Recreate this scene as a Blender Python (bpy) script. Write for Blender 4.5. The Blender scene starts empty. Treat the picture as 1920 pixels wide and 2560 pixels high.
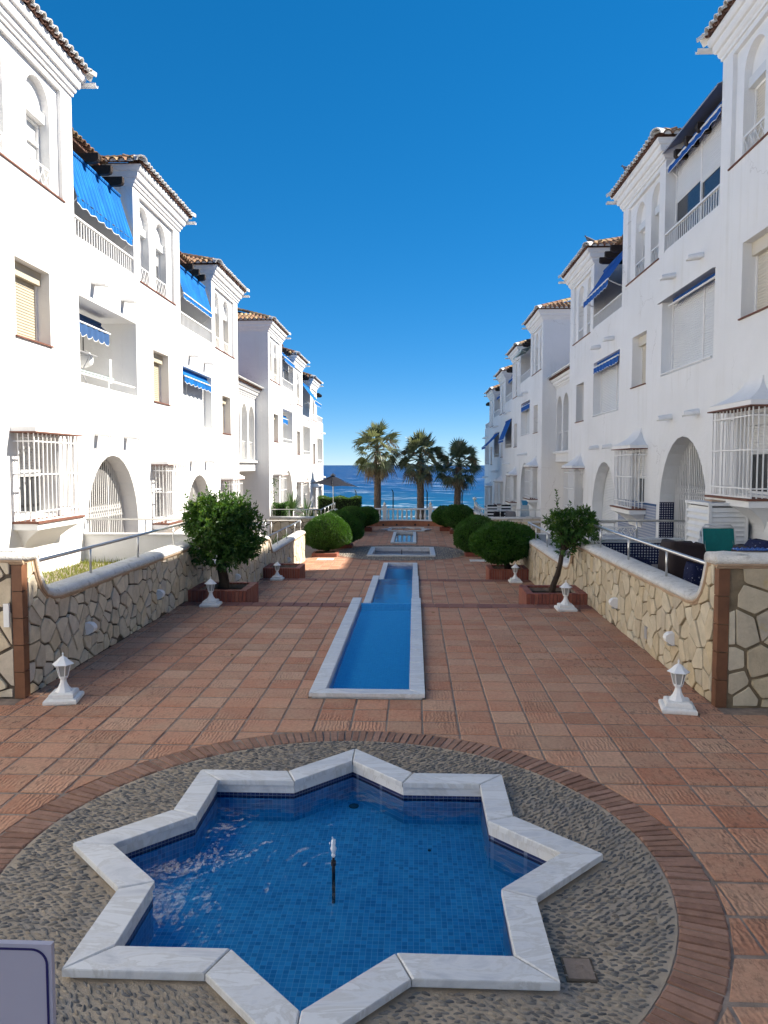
import bpy, bmesh, math, random
from mathutils import Vector, Matrix

S = bpy.context.scene
COL = S.collection
rnd = random.Random(7)
R = math.radians

# ------------------------------------------------------------------ camera
FPX = 1880.0
CAMZ = 2.5
cd = bpy.data.cameras.new("camera")
cam = bpy.data.objects.new("camera", cd)
COL.objects.link(cam)
cd.sensor_fit = 'VERTICAL'
cd.sensor_height = 36.0
cd.lens = FPX / 2560 * 36.0
cd.clip_start = 0.05
cd.clip_end = 90000
PITCH = math.atan(117 / FPX)
YAW = math.atan(76 / FPX * math.cos(PITCH))
cam.location = (0, 0, CAMZ)
cam.rotation_euler = (math.pi / 2 - PITCH, 0, YAW)
S.camera = cam

# ------------------------------------------------------------------ light
SUN_DIR = Vector((0.93, 0.25, 0.825)).normalized()      # towards the sun
sun_el = math.asin(SUN_DIR.z)
sun_az = math.atan2(SUN_DIR.x, SUN_DIR.y)              # clockwise from +Y
W = bpy.data.worlds.new("World")
S.world = W
W.use_nodes = True
nt = W.node_tree
nt.nodes.clear()
sky = nt.nodes.new('ShaderNodeTexSky')
sky.sky_type = 'NISHITA'
sky.sun_disc = False
sky.sun_elevation = sun_el
sky.sun_rotation = sun_az
sky.altitude = 4500
sky.air_density = 1.0
sky.dust_density = 0.0
sky.ozone_density = 7.0
bg = nt.nodes.new('ShaderNodeBackground')
bg.inputs[1].default_value = 0.12
wo = nt.nodes.new('ShaderNodeOutputWorld')
hs = nt.nodes.new('ShaderNodeHueSaturation')
hs.inputs['Saturation'].default_value = 1.54
gm = nt.nodes.new('ShaderNodeGamma')
gm.inputs[1].default_value = 0.62
nt.links.new(sky.outputs[0], gm.inputs[0])
nt.links.new(gm.outputs[0], hs.inputs['Color'])
nt.links.new(hs.outputs[0], bg.inputs[0])
nt.links.new(bg.outputs[0], wo.inputs[0])
sd = bpy.data.lights.new("sun", 'SUN')
sd.energy = 4.9
sd.angle = R(0.53)
sd.color = (1.0, 0.93, 0.82)
sun = bpy.data.objects.new("sun", sd)
sun.rotation_euler = SUN_DIR.to_track_quat('Z', 'Y').to_euler()
sun.location = (30, 10, 40)
COL.objects.link(sun)
S.view_settings.view_transform = 'Standard'
S.view_settings.look = 'None'
S.view_settings.exposure = 1.33
S.view_settings.gamma = 1.0
S.view_settings.use_curve_mapping = False
S.cycles.max_bounces = 8
S.cycles.diffuse_bounces = 6
S.cycles.transparent_max_bounces = 12
S.cycles.use_denoising = True

# ------------------------------------------------------------------ materials
MATS = {}


def nn(t, typ, **kw):
    n = t.nodes.new(typ)
    for k, v in kw.items():
        setattr(n, k, v)
    return n


def base_mat(name):
    m = bpy.data.materials.new(name)
    m.use_nodes = True
    t = m.node_tree
    p = t.nodes['Principled BSDF']
    MATS[name] = m
    return m, t, p


def ramp(t, stops, interp='LINEAR'):
    r = t.nodes.new('ShaderNodeValToRGB')
    cr = r.color_ramp
    cr.interpolation = interp
    while len(cr.elements) < len(stops):
        cr.elements.new(0.5)
    for e, (p, c) in zip(cr.elements, stops):
        e.position = p
        e.color = (c[0], c[1], c[2], 1)
    return r


def noise(t, scale, detail=4, rough=0.6, vec=None, coords='POS', stretch=None):
    n = t.nodes.new('ShaderNodeTexNoise')
    n.inputs['Scale'].default_value = scale
    n.inputs['Detail'].default_value = detail
    n.inputs['Roughness'].default_value = rough
    if vec is None:
        g = t.nodes.new('ShaderNodeNewGeometry')
        vec = g.outputs['Position']
    if stretch:
        mp = t.nodes.new('ShaderNodeMapping')
        mp.inputs['Scale'].default_value = stretch
        t.links.new(vec, mp.inputs[0])
        vec = mp.outputs[0]
    t.links.new(vec, n.inputs['Vector'])
    return n


def mixc(t, fac, a, b, mode='MIX'):
    m = t.nodes.new('ShaderNodeMix')
    m.data_type = 'RGBA'
    m.blend_type = mode
    for sock, v in ((m.inputs[0], fac), (m.inputs[6], a), (m.inputs[7], b)):
        if isinstance(v, (int, float)):
            sock.default_value = v
        elif isinstance(v, (tuple, list)):
            sock.default_value = (v[0], v[1], v[2], 1)
        else:
            t.links.new(v, sock)
    return m.outputs[2]


def math_n(t, op, a, b=None):
    m = t.nodes.new('ShaderNodeMath')
    m.operation = op
    for i, v in enumerate((a, b)):
        if v is None:
            continue
        if isinstance(v, (int, float)):
            m.inputs[i].default_value = v
        else:
            t.links.new(v, m.inputs[i])
    return m.outputs[0]


def rand_value(t):
    oi = t.nodes.new('ShaderNodeObjectInfo')
    g = t.nodes.new('ShaderNodeNewGeometry')
    s = math_n(t, 'ADD', oi.outputs['Random'], g.outputs['Random Per Island'])
    return math_n(t, 'FRACT', s)


def M(name, col, rough=0.8, var=0.12, vscale=2.5, bump=0.0, bscale=60.0, spec=0.3, metal=0.0,
      rand=None, dirt=None, dscale=1.5, dlo=0.55, dhi=0.75, stretch=None, fine=0.0):
    """general procedural material; rand: list of colours picked per piece; dirt: second colour in patches"""
    m, t, p = base_mat(name)
    p.inputs['Roughness'].default_value = rough
    p.inputs['Specular IOR Level'].default_value = spec
    p.inputs['Metallic'].default_value = metal
    if rand:
        rv = rand_value(t)
        n = len(rand)
        r = ramp(t, [((i + 0.0) / max(1, n - 1), c) for i, c in enumerate(rand)])
        t.links.new(rv, r.inputs[0])
        cur = r.outputs[0]
    else:
        rgb = t.nodes.new('ShaderNodeRGB')
        rgb.outputs[0].default_value = (col[0], col[1], col[2], 1)
        cur = rgb.outputs[0]
    if var:
        nz = noise(t, vscale, 5, 0.65, stretch=stretch)
        lo, hi = 1 - var, 1 + var
        r = ramp(t, [(0.3, (lo, lo, lo)), (0.7, (min(hi, 2), min(hi, 2), min(hi, 2)))])
        t.links.new(nz.outputs[0], r.inputs[0])
        cur = mixc(t, 1.0, cur, r.outputs[0], 'MULTIPLY')
    if fine:
        nz = noise(t, bscale, 3, 0.6)
        lo, hi = 1 - fine, 1 + fine
        r = ramp(t, [(0.35, (lo, lo, lo)), (0.65, (hi, hi, hi))])
        t.links.new(nz.outputs[0], r.inputs[0])
        cur = mixc(t, 1.0, cur, r.outputs[0], 'MULTIPLY')
    if dirt:
        nz = noise(t, dscale, 6, 0.7, stretch=stretch)
        r = ramp(t, [(dlo, (0, 0, 0)), (dhi, (1, 1, 1))])
        t.links.new(nz.outputs[0], r.inputs[0])
        cur = mixc(t, r.outputs[0], cur, dirt)
    t.links.new(cur, p.inputs['Base Color'])
    if bump:
        nz = noise(t, bscale, 4, 0.6)
        b = t.nodes.new('ShaderNodeBump')
        b.inputs['Strength'].default_value = bump
        b.inputs['Distance'].default_value = 0.02
        t.links.new(nz.outputs[0], b.inputs['Height'])
        t.links.new(b.outputs[0], p.inputs['Normal'])
    return m


STUCCO = None
TRIM = M('white_trim_paint', (0.80, 0.79, 0.77), 0.8, 0.04, 3, 0.12, 60, 0.2)
PLASTER_CAP = M('weathered_white_cap', (0.66, 0.645, 0.61), 0.92, 0.12, 4, 0.9, 55, 0.12, dirt=(0.36, 0.33, 0.29), dscale=9, dlo=0.54, dhi=0.74, fine=.07)
SHUTTER = M('cream_shutter', (0.60, 0.555, 0.47), 0.5, 0.03, 2, 0, 1, 0.35)
SHUTTER_SUN = M('sunlit_side_cream_shutter', (0.47, 0.42, 0.32), 0.5, 0.05, 2, 0, 1, 0.3)  # own cream colour, darkened for the sunlit block so slats do not clip
SHUTTER_W = M('white_shutter', (0.66, 0.67, 0.67), 0.5, 0.03, 2, 0, 1, 0.35)
WMETAL = M('white_painted_metal', (0.78, 0.77, 0.75), 0.45, 0.05, 6, 0, 1, 0.4)
STEEL = M('stainless_steel', (0.62, 0.62, 0.61), 0.28, 0.06, 8, 0, 1, 0.5, metal=0.9)
GLASSD = M('window_glass', (0.04, 0.043, 0.047), 0.08, 0.2, 2, 0, 1, 0.35)
CURTAIN = M('pale_curtain', (0.62, 0.63, 0.62), 0.6, 0.1, 20, 0, 1, 0.3, stretch=(1, 1, 0.02))
DARKIN = M('dark_interior', (0.07, 0.065, 0.06), 0.9, 0.2, 2)
GATEBACK = M('dark_doorway_backing', (0.04, 0.035, 0.031), 0.8, 0.2, 2)  # doorway gloom put into the colour, used close behind the gate bars
SILL = M('terracotta_sill', (0.17, 0.075, 0.052), 0.75, 0.2, 5, 0.2, 60, 0.25)
BEAM = M('dark_wood_beam', (0.035, 0.024, 0.018), 0.7, 0.3, 6, 0.3, 40, 0.25)
ROOFTILE = M('clay_roof_tile', (0.3, 0.2, 0.13), 0.9, 0.28, 7, 0.5, 40, 0.15,
             rand=[(0.17, 0.095, 0.06), (0.30, 0.19, 0.115), (0.24, 0.125, 0.08), (0.36, 0.27, 0.15), (0.20, 0.11, 0.075)],
             dirt=(0.30, 0.26, 0.13), dscale=5, dlo=0.58, dhi=0.74)
ROOFRED = M('clay_under_tile', (0.2, 0.1, 0.07), 0.9, 0.25, 7, 0.4, 40, 0.15, rand=[(0.12, 0.065, 0.048), (0.18, 0.105, 0.08), (0.15, 0.08, 0.06)])
ROOFWHITE = M('whitewashed_eave_tile', (0.68, 0.66, 0.62), 0.9, 0.12, 6, 0.4, 40, 0.15, rand=[(0.72, 0.70, 0.66), (0.62, 0.60, 0.56), (0.68, 0.66, 0.63)],
              dirt=(0.36, 0.30, 0.24), dscale=9, dlo=0.56, dhi=0.72)
AWN_BLUE = M('blue_awning_canvas', (0.006, 0.085, 0.30), 0.75, 0.12, 3, 0.1, 90, 0.2)
AWN_DARK = M('deep_blue_canvas', (0.010, 0.085, 0.33), 0.75, 0.12, 3, 0.1, 90, 0.2)
AWN_NAVY = M('faded_navy_canvas', (0.035, 0.085, 0.20), 0.8, 0.12, 3, 0.1, 90, 0.2)
AWN_GREEN = M('pale_green_canvas', (0.36, 0.47, 0.45), 0.7, 0.12, 3, 0.1, 90, 0.2)
GREYSHEET = M('grey_metal_sheet', (0.33, 0.33, 0.34), 0.5, 0.08, 3, 0, 1, 0.4)
UMB = M('grey_umbrella_canvas', (0.022, 0.024, 0.032), 0.95, 0.08, 4, 0.05, 80, 0.02)
SOIL = M('planter_soil', (0.05, 0.036, 0.026), 1.0, 0.35, 18, 0.8, 60, 0.1)
PLBRICK = M('planter_brick', (0.25, 0.08, 0.05), 0.7, 0.18, 9, 0.25, 60, 0.3,
            rand=[(0.24, 0.07, 0.045), (0.31, 0.115, 0.075), (0.20, 0.06, 0.045), (0.28, 0.09, 0.055)], dirt=(0.36, 0.27, 0.22), dscale=6, dlo=0.64, dhi=0.8)
MORTAR = M('grey_mortar', (0.25, 0.20, 0.165), 0.95, 0.3, 8, 0.4, 90, 0.1)
MORTAR_DARK = M('dark_wall_joint', (0.11, 0.09, 0.07), 0.95, 0.3, 6, 0.4, 70, 0.1)
MORTAR_TAN = M('tan_wall_joint', (0.20, 0.155, 0.10), 0.95, 0.3, 6, 0.4, 70, 0.1)
CLADTILE = M('brown_corner_tile', (0.17, 0.075, 0.038), 0.55, 0.2, 6, 0.1, 60, 0.35)
MOULD = M('buff_moulding', (0.42, 0.30, 0.20), 0.7, 0.15, 7, 0.2, 70, 0.25)
LAMPW = M('white_lantern_paint', (0.78, 0.78, 0.77), 0.55, 0.05, 12, 0.1, 80, 0.35, dirt=(0.5, 0.47, 0.42), dscale=16, dlo=0.66, dhi=0.8)
PLINTH = M('white_masonry_plinth', (0.74, 0.73, 0.70), 0.85, 0.1, 10, 0.3, 70, 0.2, dirt=(0.42, 0.38, 0.33), dscale=12, dlo=0.62, dhi=0.78)
FROST = M('lantern_glass', (0.33, 0.34, 0.33), 0.12, 0.1, 8, 0, 1, 0.6)
BLACKM = M('black_metal', (0.02, 0.02, 0.022), 0.5, 0.2, 5, 0, 1, 0.4)
POLEG = M('dark_green_pole', (0.02, 0.035, 0.03), 0.5, 0.1, 5)
BARK = M('orange_tree_bark', (0.06, 0.045, 0.035), 0.95, 0.35, 12, 0.8, 50, 0.1, stretch=(1, 1, 0.4))
PALMBARK = M('palm_trunk_bark', (0.155, 0.115, 0.085), 0.95, 0.35, 9, 0.9, 30, 0.1, stretch=(1, 1, 2.5))
PATIO = M('patio_paving', (0.30, 0.25, 0.21), 0.85, 0.15, 3, 0.2, 30, 0.2)
LAND = M('dry_ground', (0.22, 0.18, 0.13), 0.95, 0.25, 0.6, 0.3, 10, 0.1)
PLASTIC_W = M('white_plastic', (0.74, 0.74, 0.73), 0.45, 0.05, 6, 0, 1, 0.4)
TEAL = M('teal_chair_fabric', (0.006, 0.15, 0.14), 0.7, 0.12, 12, 0.1, 120, 0.25)
BROWNCOV = M('dark_brown_cover', (0.028, 0.018, 0.018), 0.75, 0.2, 6, 0.2, 30, 0.3)
NAVYCL = M('navy_patterned_cloth', (0.012, 0.016, 0.05), 0.85, 0.2, 20, 0.1, 60, 0.15, dirt=(0.5, 0.52, 0.6), dscale=24, dlo=0.62, dhi=0.66)
BLUETOWEL = M('blue_towel', (0.05, 0.13, 0.36), 0.95, 0.2, 20, 0.4, 120, 0.1, dirt=(0.65, 0.68, 0.75), dscale=30, dlo=0.58, dhi=0.62)
GREYFAB = M('grey_fabric', (0.22, 0.21, 0.215), 0.85, 0.1, 8)
BLACKFAB = M('black_fabric', (0.012, 0.012, 0.014), 0.85, 0.1, 8)
BLUEPL = M('blue_plastic', (0.05, 0.27, 0.50), 0.4, 0.05, 5)
CLEARPL = M('cloudy_plastic', (0.42, 0.50, 0.55), 0.35, 0.1, 9)
SIGNM = M('pale_sign_panel', (0.36, 0.35, 0.43), 0.5, 0.02, 8, 0, 1, 0.3)
SIGNB = M('navy_sign_border', (0.012, 0.010, 0.09), 0.5, 0.02, 8, 0, 1, 0.3)
PIGEON = M('pigeon_feathers', (0.11, 0.12, 0.15), 0.8, 0.3, 30)
BENCH = M('terracotta_bench', (0.36, 0.15, 0.085), 0.85, 0.2, 5, 0.3, 40, 0.2)
BALU = M('pale_balustrade_stone', (0.72, 0.67, 0.63), 0.85, 0.08, 8, 0.1, 60, 0.2)
STRIPE_W = M('white_cushion', (0.75, 0.75, 0.74), 0.85, 0.05, 8)
FOAM = M('sea_foam', (0.80, 0.83, 0.85), 0.9, 0.1, 0.2)
WATERJET = M('splashing_water', (0.75, 0.82, 0.88), 0.1, 0.1, 40, 0.5, 120, 0.6)
PEBBLE = M('river_pebble', (0.1, 0.1, 0.1), 0.6, 0.2, 40, 0, 1, 0.35,
           rand=[(0.085, 0.082, 0.08), (0.20, 0.185, 0.165), (0.12, 0.118, 0.115), (0.31, 0.26, 0.195), (0.095, 0.098, 0.105), (0.27, 0.22, 0.16)])
PEBBLEBED = M('pebble_mortar', (0.375, 0.31, 0.235), 0.95, 0.2, 5, 0.5, 80, 0.1, dirt=(0.30, 0.27, 0.235), dscale=1.6, dlo=0.5, dhi=0.62)

TERRA = [(0.45, 0.212, 0.126), (0.475, 0.256, 0.163), (0.42, 0.182, 0.105), (0.465, 0.232, 0.142), (0.48, 0.285, 0.188), (0.43, 0.197, 0.115), (0.47, 0.242, 0.152)]


def tile_material(name, scale_ribs, sand, stain=0.75):
    m, t, p = base_mat(name)
    p.inputs['Roughness'].default_value = 0.78
    p.inputs['Specular IOR Level'].default_value = 0.25
    rv = rand_value(t)
    r = ramp(t, [(i / 6.0, c) for i, c in enumerate(TERRA)])
    t.links.new(rv, r.inputs[0])
    cur = r.outputs[0]
    rv2 = math_n(t, 'FRACT', math_n(t, 'MULTIPLY', rv, 7.31))
    rb = ramp(t, [(0.0, (0.82, 0.83, 0.84)), (0.5, (1.0, 1.0, 1.0)), (1.0, (1.07, 1.06, 1.05))])
    t.links.new(rv2, rb.inputs[0])
    cur = mixc(t, 1.0, cur, rb.outputs[0], 'MULTIPLY')
    # worn, sandy patches
    nz = noise(t, 2.2, 6, 0.7)
    rr = ramp(t, [(0.42, (0, 0, 0)), (0.72, (1, 1, 1))])
    t.links.new(nz.outputs[0], rr.inputs[0])
    cur = mixc(t, math_n(t, 'MULTIPLY', rr.outputs[0], 0.55), cur, sand)
    nz2 = noise(t, 30, 4, 0.7)
    r2 = ramp(t, [(0.3, (0.78, 0.78, 0.78)), (0.7, (1.16, 1.16, 1.16))])
    t.links.new(nz2.outputs[0], r2.inputs[0])
    cur = mixc(t, 1.0, cur, r2.outputs[0], 'MULTIPLY')
    # finger ribs left by hand moulding, stronger on some tiles
    g = t.nodes.new('ShaderNodeNewGeometry')
    wv = t.nodes.new('ShaderNodeTexWave')
    wv.wave_type = 'BANDS'
    wv.bands_direction = 'X'
    wv.inputs['Scale'].default_value = scale_ribs
    wv.inputs['Distortion'].default_value = 7
    wv.inputs['Detail'].default_value = 3
    wv.inputs['Detail Scale'].default_value = 1.4
    t.links.new(g.outputs['Position'], wv.inputs['Vector'])
    gate = noise(t, 1.9, 3, 0.5)
    gr = ramp(t, [(0.48, (0, 0, 0)), (0.62, (1, 1, 1))])
    t.links.new(gate.outputs[0], gr.inputs[0])
    # dark lichen streaks in the ribs near the walls
    sep = t.nodes.new('ShaderNodeSeparateXYZ')
    t.links.new(g.outputs['Position'], sep.inputs[0])
    ax = math_n(t, 'ABSOLUTE', math_n(t, 'ADD', sep.outputs[0], 0.5))
    near_wall = ramp(t, [(0.45, (0.25, 0.25, 0.25)), (1.0, (1, 1, 1))])
    t.links.new(math_n(t, 'DIVIDE', ax, 3.7), near_wall.inputs[0])
    st = noise(t, 16, 5, 0.75, stretch=(1.6, 0.5, 1))
    sr = ramp(t, [(0.53, (0, 0, 0)), (0.60, (1, 1, 1))])
    t.links.new(st.outputs[0], sr.inputs[0])
    sg = noise(t, 0.9, 3, 0.6)
    sgr = ramp(t, [(0.42, (0, 0, 0)), (0.56, (1, 1, 1))])
    t.links.new(sg.outputs[0], sgr.inputs[0])
    k = math_n(t, 'MULTIPLY', sr.outputs[0], near_wall.outputs[0])
    k = math_n(t, 'MULTIPLY', k, sgr.outputs[0])
    k = math_n(t, 'MULTIPLY', k, stain)
    cur = mixc(t, k, cur, (0.045, 0.035, 0.03))
    t.links.new(cur, p.inputs['Base Color'])
    hh = math_n(t, 'MULTIPLY', wv.outputs[0], gr.outputs[0])
    hh = math_n(t, 'ADD', hh, math_n(t, 'MULTIPLY', nz2.outputs[0], 0.7))
    b = t.nodes.new('ShaderNodeBump')
    b.inputs['Strength'].default_value = 0.8
    b.inputs['Distance'].default_value = 0.008
    t.links.new(hh, b.inputs['Height'])
    t.links.new(b.outputs[0], p.inputs['Normal'])
    return m


def stucco_material():
    m, t, p = base_mat('white_stucco')
    p.inputs['Roughness'].default_value = 0.92
    p.inputs['Specular IOR Level'].default_value = 0.12
    # broad uneven repainting
    n0 = noise(t, 0.45, 4, 0.55)
    r0 = ramp(t, [(0.35, (0.76, 0.755, 0.74)), (0.65, (0.815, 0.81, 0.80))])
    t.links.new(n0.outputs[0], r0.inputs[0])
    cur = r0.outputs[0]
    # rain streaks running down
    n1 = noise(t, 2.6, 5, 0.7, stretch=(1, 1, 0.05))
    g1 = noise(t, 0.55, 3, 0.6)
    a = ramp(t, [(0.5, (0, 0, 0)), (0.72, (1, 1, 1))])
    b = ramp(t, [(0.45, (0, 0, 0)), (0.68, (1, 1, 1))])
    t.links.new(n1.outputs[0], a.inputs[0])
    t.links.new(g1.outputs[0], b.inputs[0])
    k = math_n(t, 'MULTIPLY', math_n(t, 'MULTIPLY', a.outputs[0], b.outputs[0]), 0.55)
    cur = mixc(t, k, cur, (0.58, 0.555, 0.49))
    # small chips and spots
    n2 = noise(t, 9.0, 5, 0.75)
    c = ramp(t, [(0.735, (0, 0, 0)), (0.76, (1, 1, 1))])
    t.links.new(n2.outputs[0], c.inputs[0])
    cur = mixc(t, math_n(t, 'MULTIPLY', c.outputs[0], 0.45), cur, (0.40, 0.38, 0.35))
    # hairline cracks
    vo = t.nodes.new('ShaderNodeTexVoronoi')
    vo.feature = 'DISTANCE_TO_EDGE'
    vo.inputs['Scale'].default_value = 0.42
    g = t.nodes.new('ShaderNodeNewGeometry')
    wob = noise(t, 3.0, 4, 0.6)
    ad = t.nodes.new('ShaderNodeVectorMath')
    ad.operation = 'MULTIPLY_ADD'
    ad.inputs[1].default_value = (0.5, 0.5, 0.5)
    t.links.new(wob.outputs['Color'], ad.inputs[0])
    t.links.new(g.outputs['Position'], ad.inputs[2])
    t.links.new(ad.outputs[0], vo.inputs['Vector'])
    ck = math_n(t, 'LESS_THAN', vo.outputs['Distance'], 0.0035)
    gate = noise(t, 0.35, 2, 0.5)
    gr = ramp(t, [(0.52, (0, 0, 0)), (0.6, (1, 1, 1))])
    t.links.new(gate.outputs[0], gr.inputs[0])
    cur = mixc(t, math_n(t, 'MULTIPLY', math_n(t, 'MULTIPLY', ck, gr.outputs[0]), 0.5), cur, (0.45, 0.43, 0.4))
    t.links.new(cur, p.inputs['Base Color'])
    h1 = noise(t, 46, 4, 0.6)
    h2 = noise(t, 6, 3, 0.5)
    bp = t.nodes.new('ShaderNodeBump')
    bp.inputs['Strength'].default_value = 0.35
    bp.inputs['Distance'].default_value = 0.02
    t.links.new(math_n(t, 'ADD', h1.outputs[0], math_n(t, 'MULTIPLY', h2.outputs[0], 1.4)), bp.inputs['Height'])
    t.links.new(bp.outputs[0], p.inputs['Normal'])
    return m


STUCCO = stucco_material()


def canvas_material(name, a, b, per):
    m, t, p = base_mat(name)
    p.inputs['Roughness'].default_value = 0.85
    p.inputs['Specular IOR Level'].default_value = 0.1
    g = t.nodes.new('ShaderNodeNewGeometry')
    sep = t.nodes.new('ShaderNodeSeparateXYZ')
    t.links.new(g.outputs['Position'], sep.inputs[0])
    f = math_n(t, 'FRACT', math_n(t, 'DIVIDE', sep.outputs[1], per))
    st = math_n(t, 'LESS_THAN', f, 0.3)
    cur = mixc(t, st, a, b)
    nz = noise(t, 2.2, 4, 0.6)
    r = ramp(t, [(0.35, (0.8, 0.8, 0.8)), (0.68, (1.22, 1.2, 1.15))])
    t.links.new(nz.outputs[0], r.inputs[0])
    cur = mixc(t, 1.0, cur, r.outputs[0], 'MULTIPLY')
    t.links.new(cur, p.inputs['Base Color'])
    return m


AWN_BLUE = canvas_material('striped_blue_canvas', (0.004, 0.095, 0.33), (0.02, 0.17, 0.45), 0.11)
TILE = tile_material('terracotta_floor_tile', 9.0, (0.46, 0.32, 0.21))
RINGBRICK = M('ring_brick', (0.25, 0.11, 0.08), 0.85, 0.2, 10, 0.4, 60, 0.2, rand=[(0.26, 0.145, 0.10), (0.32, 0.19, 0.14), (0.22, 0.12, 0.085), (0.29, 0.17, 0.12)], dirt=(0.30, 0.23, 0.19), dscale=5, dlo=0.6, dhi=0.8)
NOSING = M('nosing_brick', (0.22, 0.105, 0.085), 0.8, 0.15, 10, 0.3, 60, 0.2, rand=[(0.21, 0.095, 0.075), (0.27, 0.13, 0.10), (0.19, 0.085, 0.075)])
STONES_L = M('pale_wall_stone', (0.4, 0.36, 0.3), 0.9, 0.16, 7, 0.5, 40, 0.2,
             rand=[(0.60, 0.52, 0.39), (0.50, 0.43, 0.33), (0.65, 0.575, 0.44), (0.55, 0.45, 0.305), (0.53, 0.48, 0.41), (0.62, 0.535, 0.40)],
             dirt=(0.33, 0.25, 0.15), dscale=5, dlo=0.6, dhi=0.8)
STONES_R = M('cream_wall_stone', (0.5, 0.42, 0.3), 0.9, 0.14, 7, 0.5, 40, 0.2,
             rand=[(0.56, 0.47, 0.33), (0.48, 0.40, 0.28), (0.60, 0.53, 0.40), (0.52, 0.42, 0.27), (0.45, 0.39, 0.30), (0.58, 0.50, 0.36)],
             dirt=(0.46, 0.34, 0.14), dscale=4, dlo=0.6, dhi=0.78)


def marble_material():
    m, t, p = base_mat('white_marble')
    p.inputs['Roughness'].default_value = 0.42
    p.inputs['Specular IOR Level'].default_value = 0.4
    oi = t.nodes.new('ShaderNodeObjectInfo')
    g = t.nodes.new('ShaderNodeNewGeometry')
    cmb = t.nodes.new('ShaderNodeVectorMath')
    cmb.operation = 'ADD'
    cx = t.nodes.new('ShaderNodeCombineXYZ')
    t.links.new(math_n(t, 'MULTIPLY', oi.outputs['Random'], 37.0), cx.inputs[0])
    t.links.new(math_n(t, 'MULTIPLY', oi.outputs['Random'], 91.0), cx.inputs[1])
    t.links.new(g.outputs['Position'], cmb.inputs[0])
    t.links.new(cx.outputs[0], cmb.inputs[1])
    mp = t.nodes.new('ShaderNodeMapping')
    mp.inputs['Rotation'].default_value = (0, 0, 0.6)
    mp.inputs['Scale'].default_value = (1.0, 3.2, 1.0)
    t.links.new(cmb.outputs[0], mp.inputs[0])
    n1 = noise(t, 1.6, 6, 0.65, vec=mp.outputs[0])
    n1.inputs['Distortion'].default_value = 1.2
    r = ramp(t, [(0.30, (0.42, 0.43, 0.45)), (0.46, (0.60, 0.60, 0.60)), (0.52, (0.52, 0.51, 0.49)), (0.56, (0.64, 0.64, 0.635)), (0.75, (0.60, 0.595, 0.58))])
    t.links.new(n1.outputs[0], r.inputs[0])
    cur = r.outputs[0]
    n2 = noise(t, 7, 5, 0.7)
    r2 = ramp(t, [(0.58, (0, 0, 0)), (0.8, (1, 1, 1))])
    t.links.new(n2.outputs[0], r2.inputs[0])
    cur = mixc(t, math_n(t, 'MULTIPLY', r2.outputs[0], 0.4), cur, (0.40, 0.35, 0.28))
    t.links.new(cur, p.inputs['Base Color'])
    return m


MARBLE = marble_material()


def mosaic_material(name, size, cols, grout):
    m, t, p = base_mat(name)
    p.inputs['Roughness'].default_value = 0.3
    g = t.nodes.new('ShaderNodeNewGeometry')
    # tile index -> random colour; grout lines from the fractional part
    sep = t.nodes.new('ShaderNodeSeparateXYZ')
    sn = t.nodes.new('ShaderNodeSeparateXYZ')
    t.links.new(g.outputs['Position'], sep.inputs[0])
    t.links.new(g.outputs['True Normal'], sn.inputs[0])
    # a coordinate pair that works on floors and walls: (x, y) or (x+y, z)
    flat = math_n(t, 'GREATER_THAN', math_n(t, 'ABSOLUTE', sn.outputs[2]), 0.5)

    def mixf(f, a, b):
        return math_n(t, 'ADD', math_n(t, 'MULTIPLY', a, f), math_n(t, 'MULTIPLY', b, math_n(t, 'SUBTRACT', 1.0, f)))
    xy = math_n(t, 'ADD', sep.outputs[0], math_n(t, 'MULTIPLY', sep.outputs[1], 0.83))
    u = mixf(flat, sep.outputs[0], xy)
    v = mixf(flat, sep.outputs[1], sep.outputs[2])
    us = math_n(t, 'DIVIDE', u, size)
    vs = math_n(t, 'DIVIDE', v, size)
    cb = t.nodes.new('ShaderNodeCombineXYZ')
    t.links.new(math_n(t, 'FLOOR', us), cb.inputs[0])
    t.links.new(math_n(t, 'FLOOR', vs), cb.inputs[1])
    wn = t.nodes.new('ShaderNodeTexWhiteNoise')
    wn.noise_dimensions = '2D'
    t.links.new(cb.outputs[0], wn.inputs['Vector'])
    r = ramp(t, [(i / (len(cols) - 1), c) for i, c in enumerate(cols)])
    t.links.new(wn.outputs['Value'], r.inputs[0])
    fu = math_n(t, 'FRACT', us)
    fv = math_n(t, 'FRACT', vs)
    gl = math_n(t, 'MAXIMUM', math_n(t, 'LESS_THAN', fu, 0.1), math_n(t, 'LESS_THAN', fv, 0.1))
    cur = mixc(t, math_n(t, 'MULTIPLY', gl, 0.65), r.outputs[0], grout)
    t.links.new(cur, p.inputs['Base Color'])
    return m


MOSAIC = mosaic_material('blue_pool_mosaic', 0.034, [(0.024, 0.26, 0.53), (0.04, 0.35, 0.64), (0.018, 0.215, 0.46), (0.055, 0.41, 0.70), (0.03, 0.30, 0.58)], (0.24, 0.55, 0.74))
MOSAIC_LIGHT = mosaic_material('channel_mosaic', 0.034, [(0.045, 0.46, 0.80), (0.065, 0.52, 0.85), (0.045, 0.43, 0.77), (0.085, 0.57, 0.88)], (0.22, 0.62, 0.86))
MOSAIC_DARK = mosaic_material('dark_mosaic_band', 0.034, [(0.006, 0.012, 0.06), (0.012, 0.025, 0.11)], (0.22, 0.26, 0.34))
MOSAIC_GREY = mosaic_material('pale_basin_mosaic', 0.05, [(0.10, 0.16, 0.30), (0.16, 0.22, 0.36)], (0.3, 0.32, 0.36))


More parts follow.
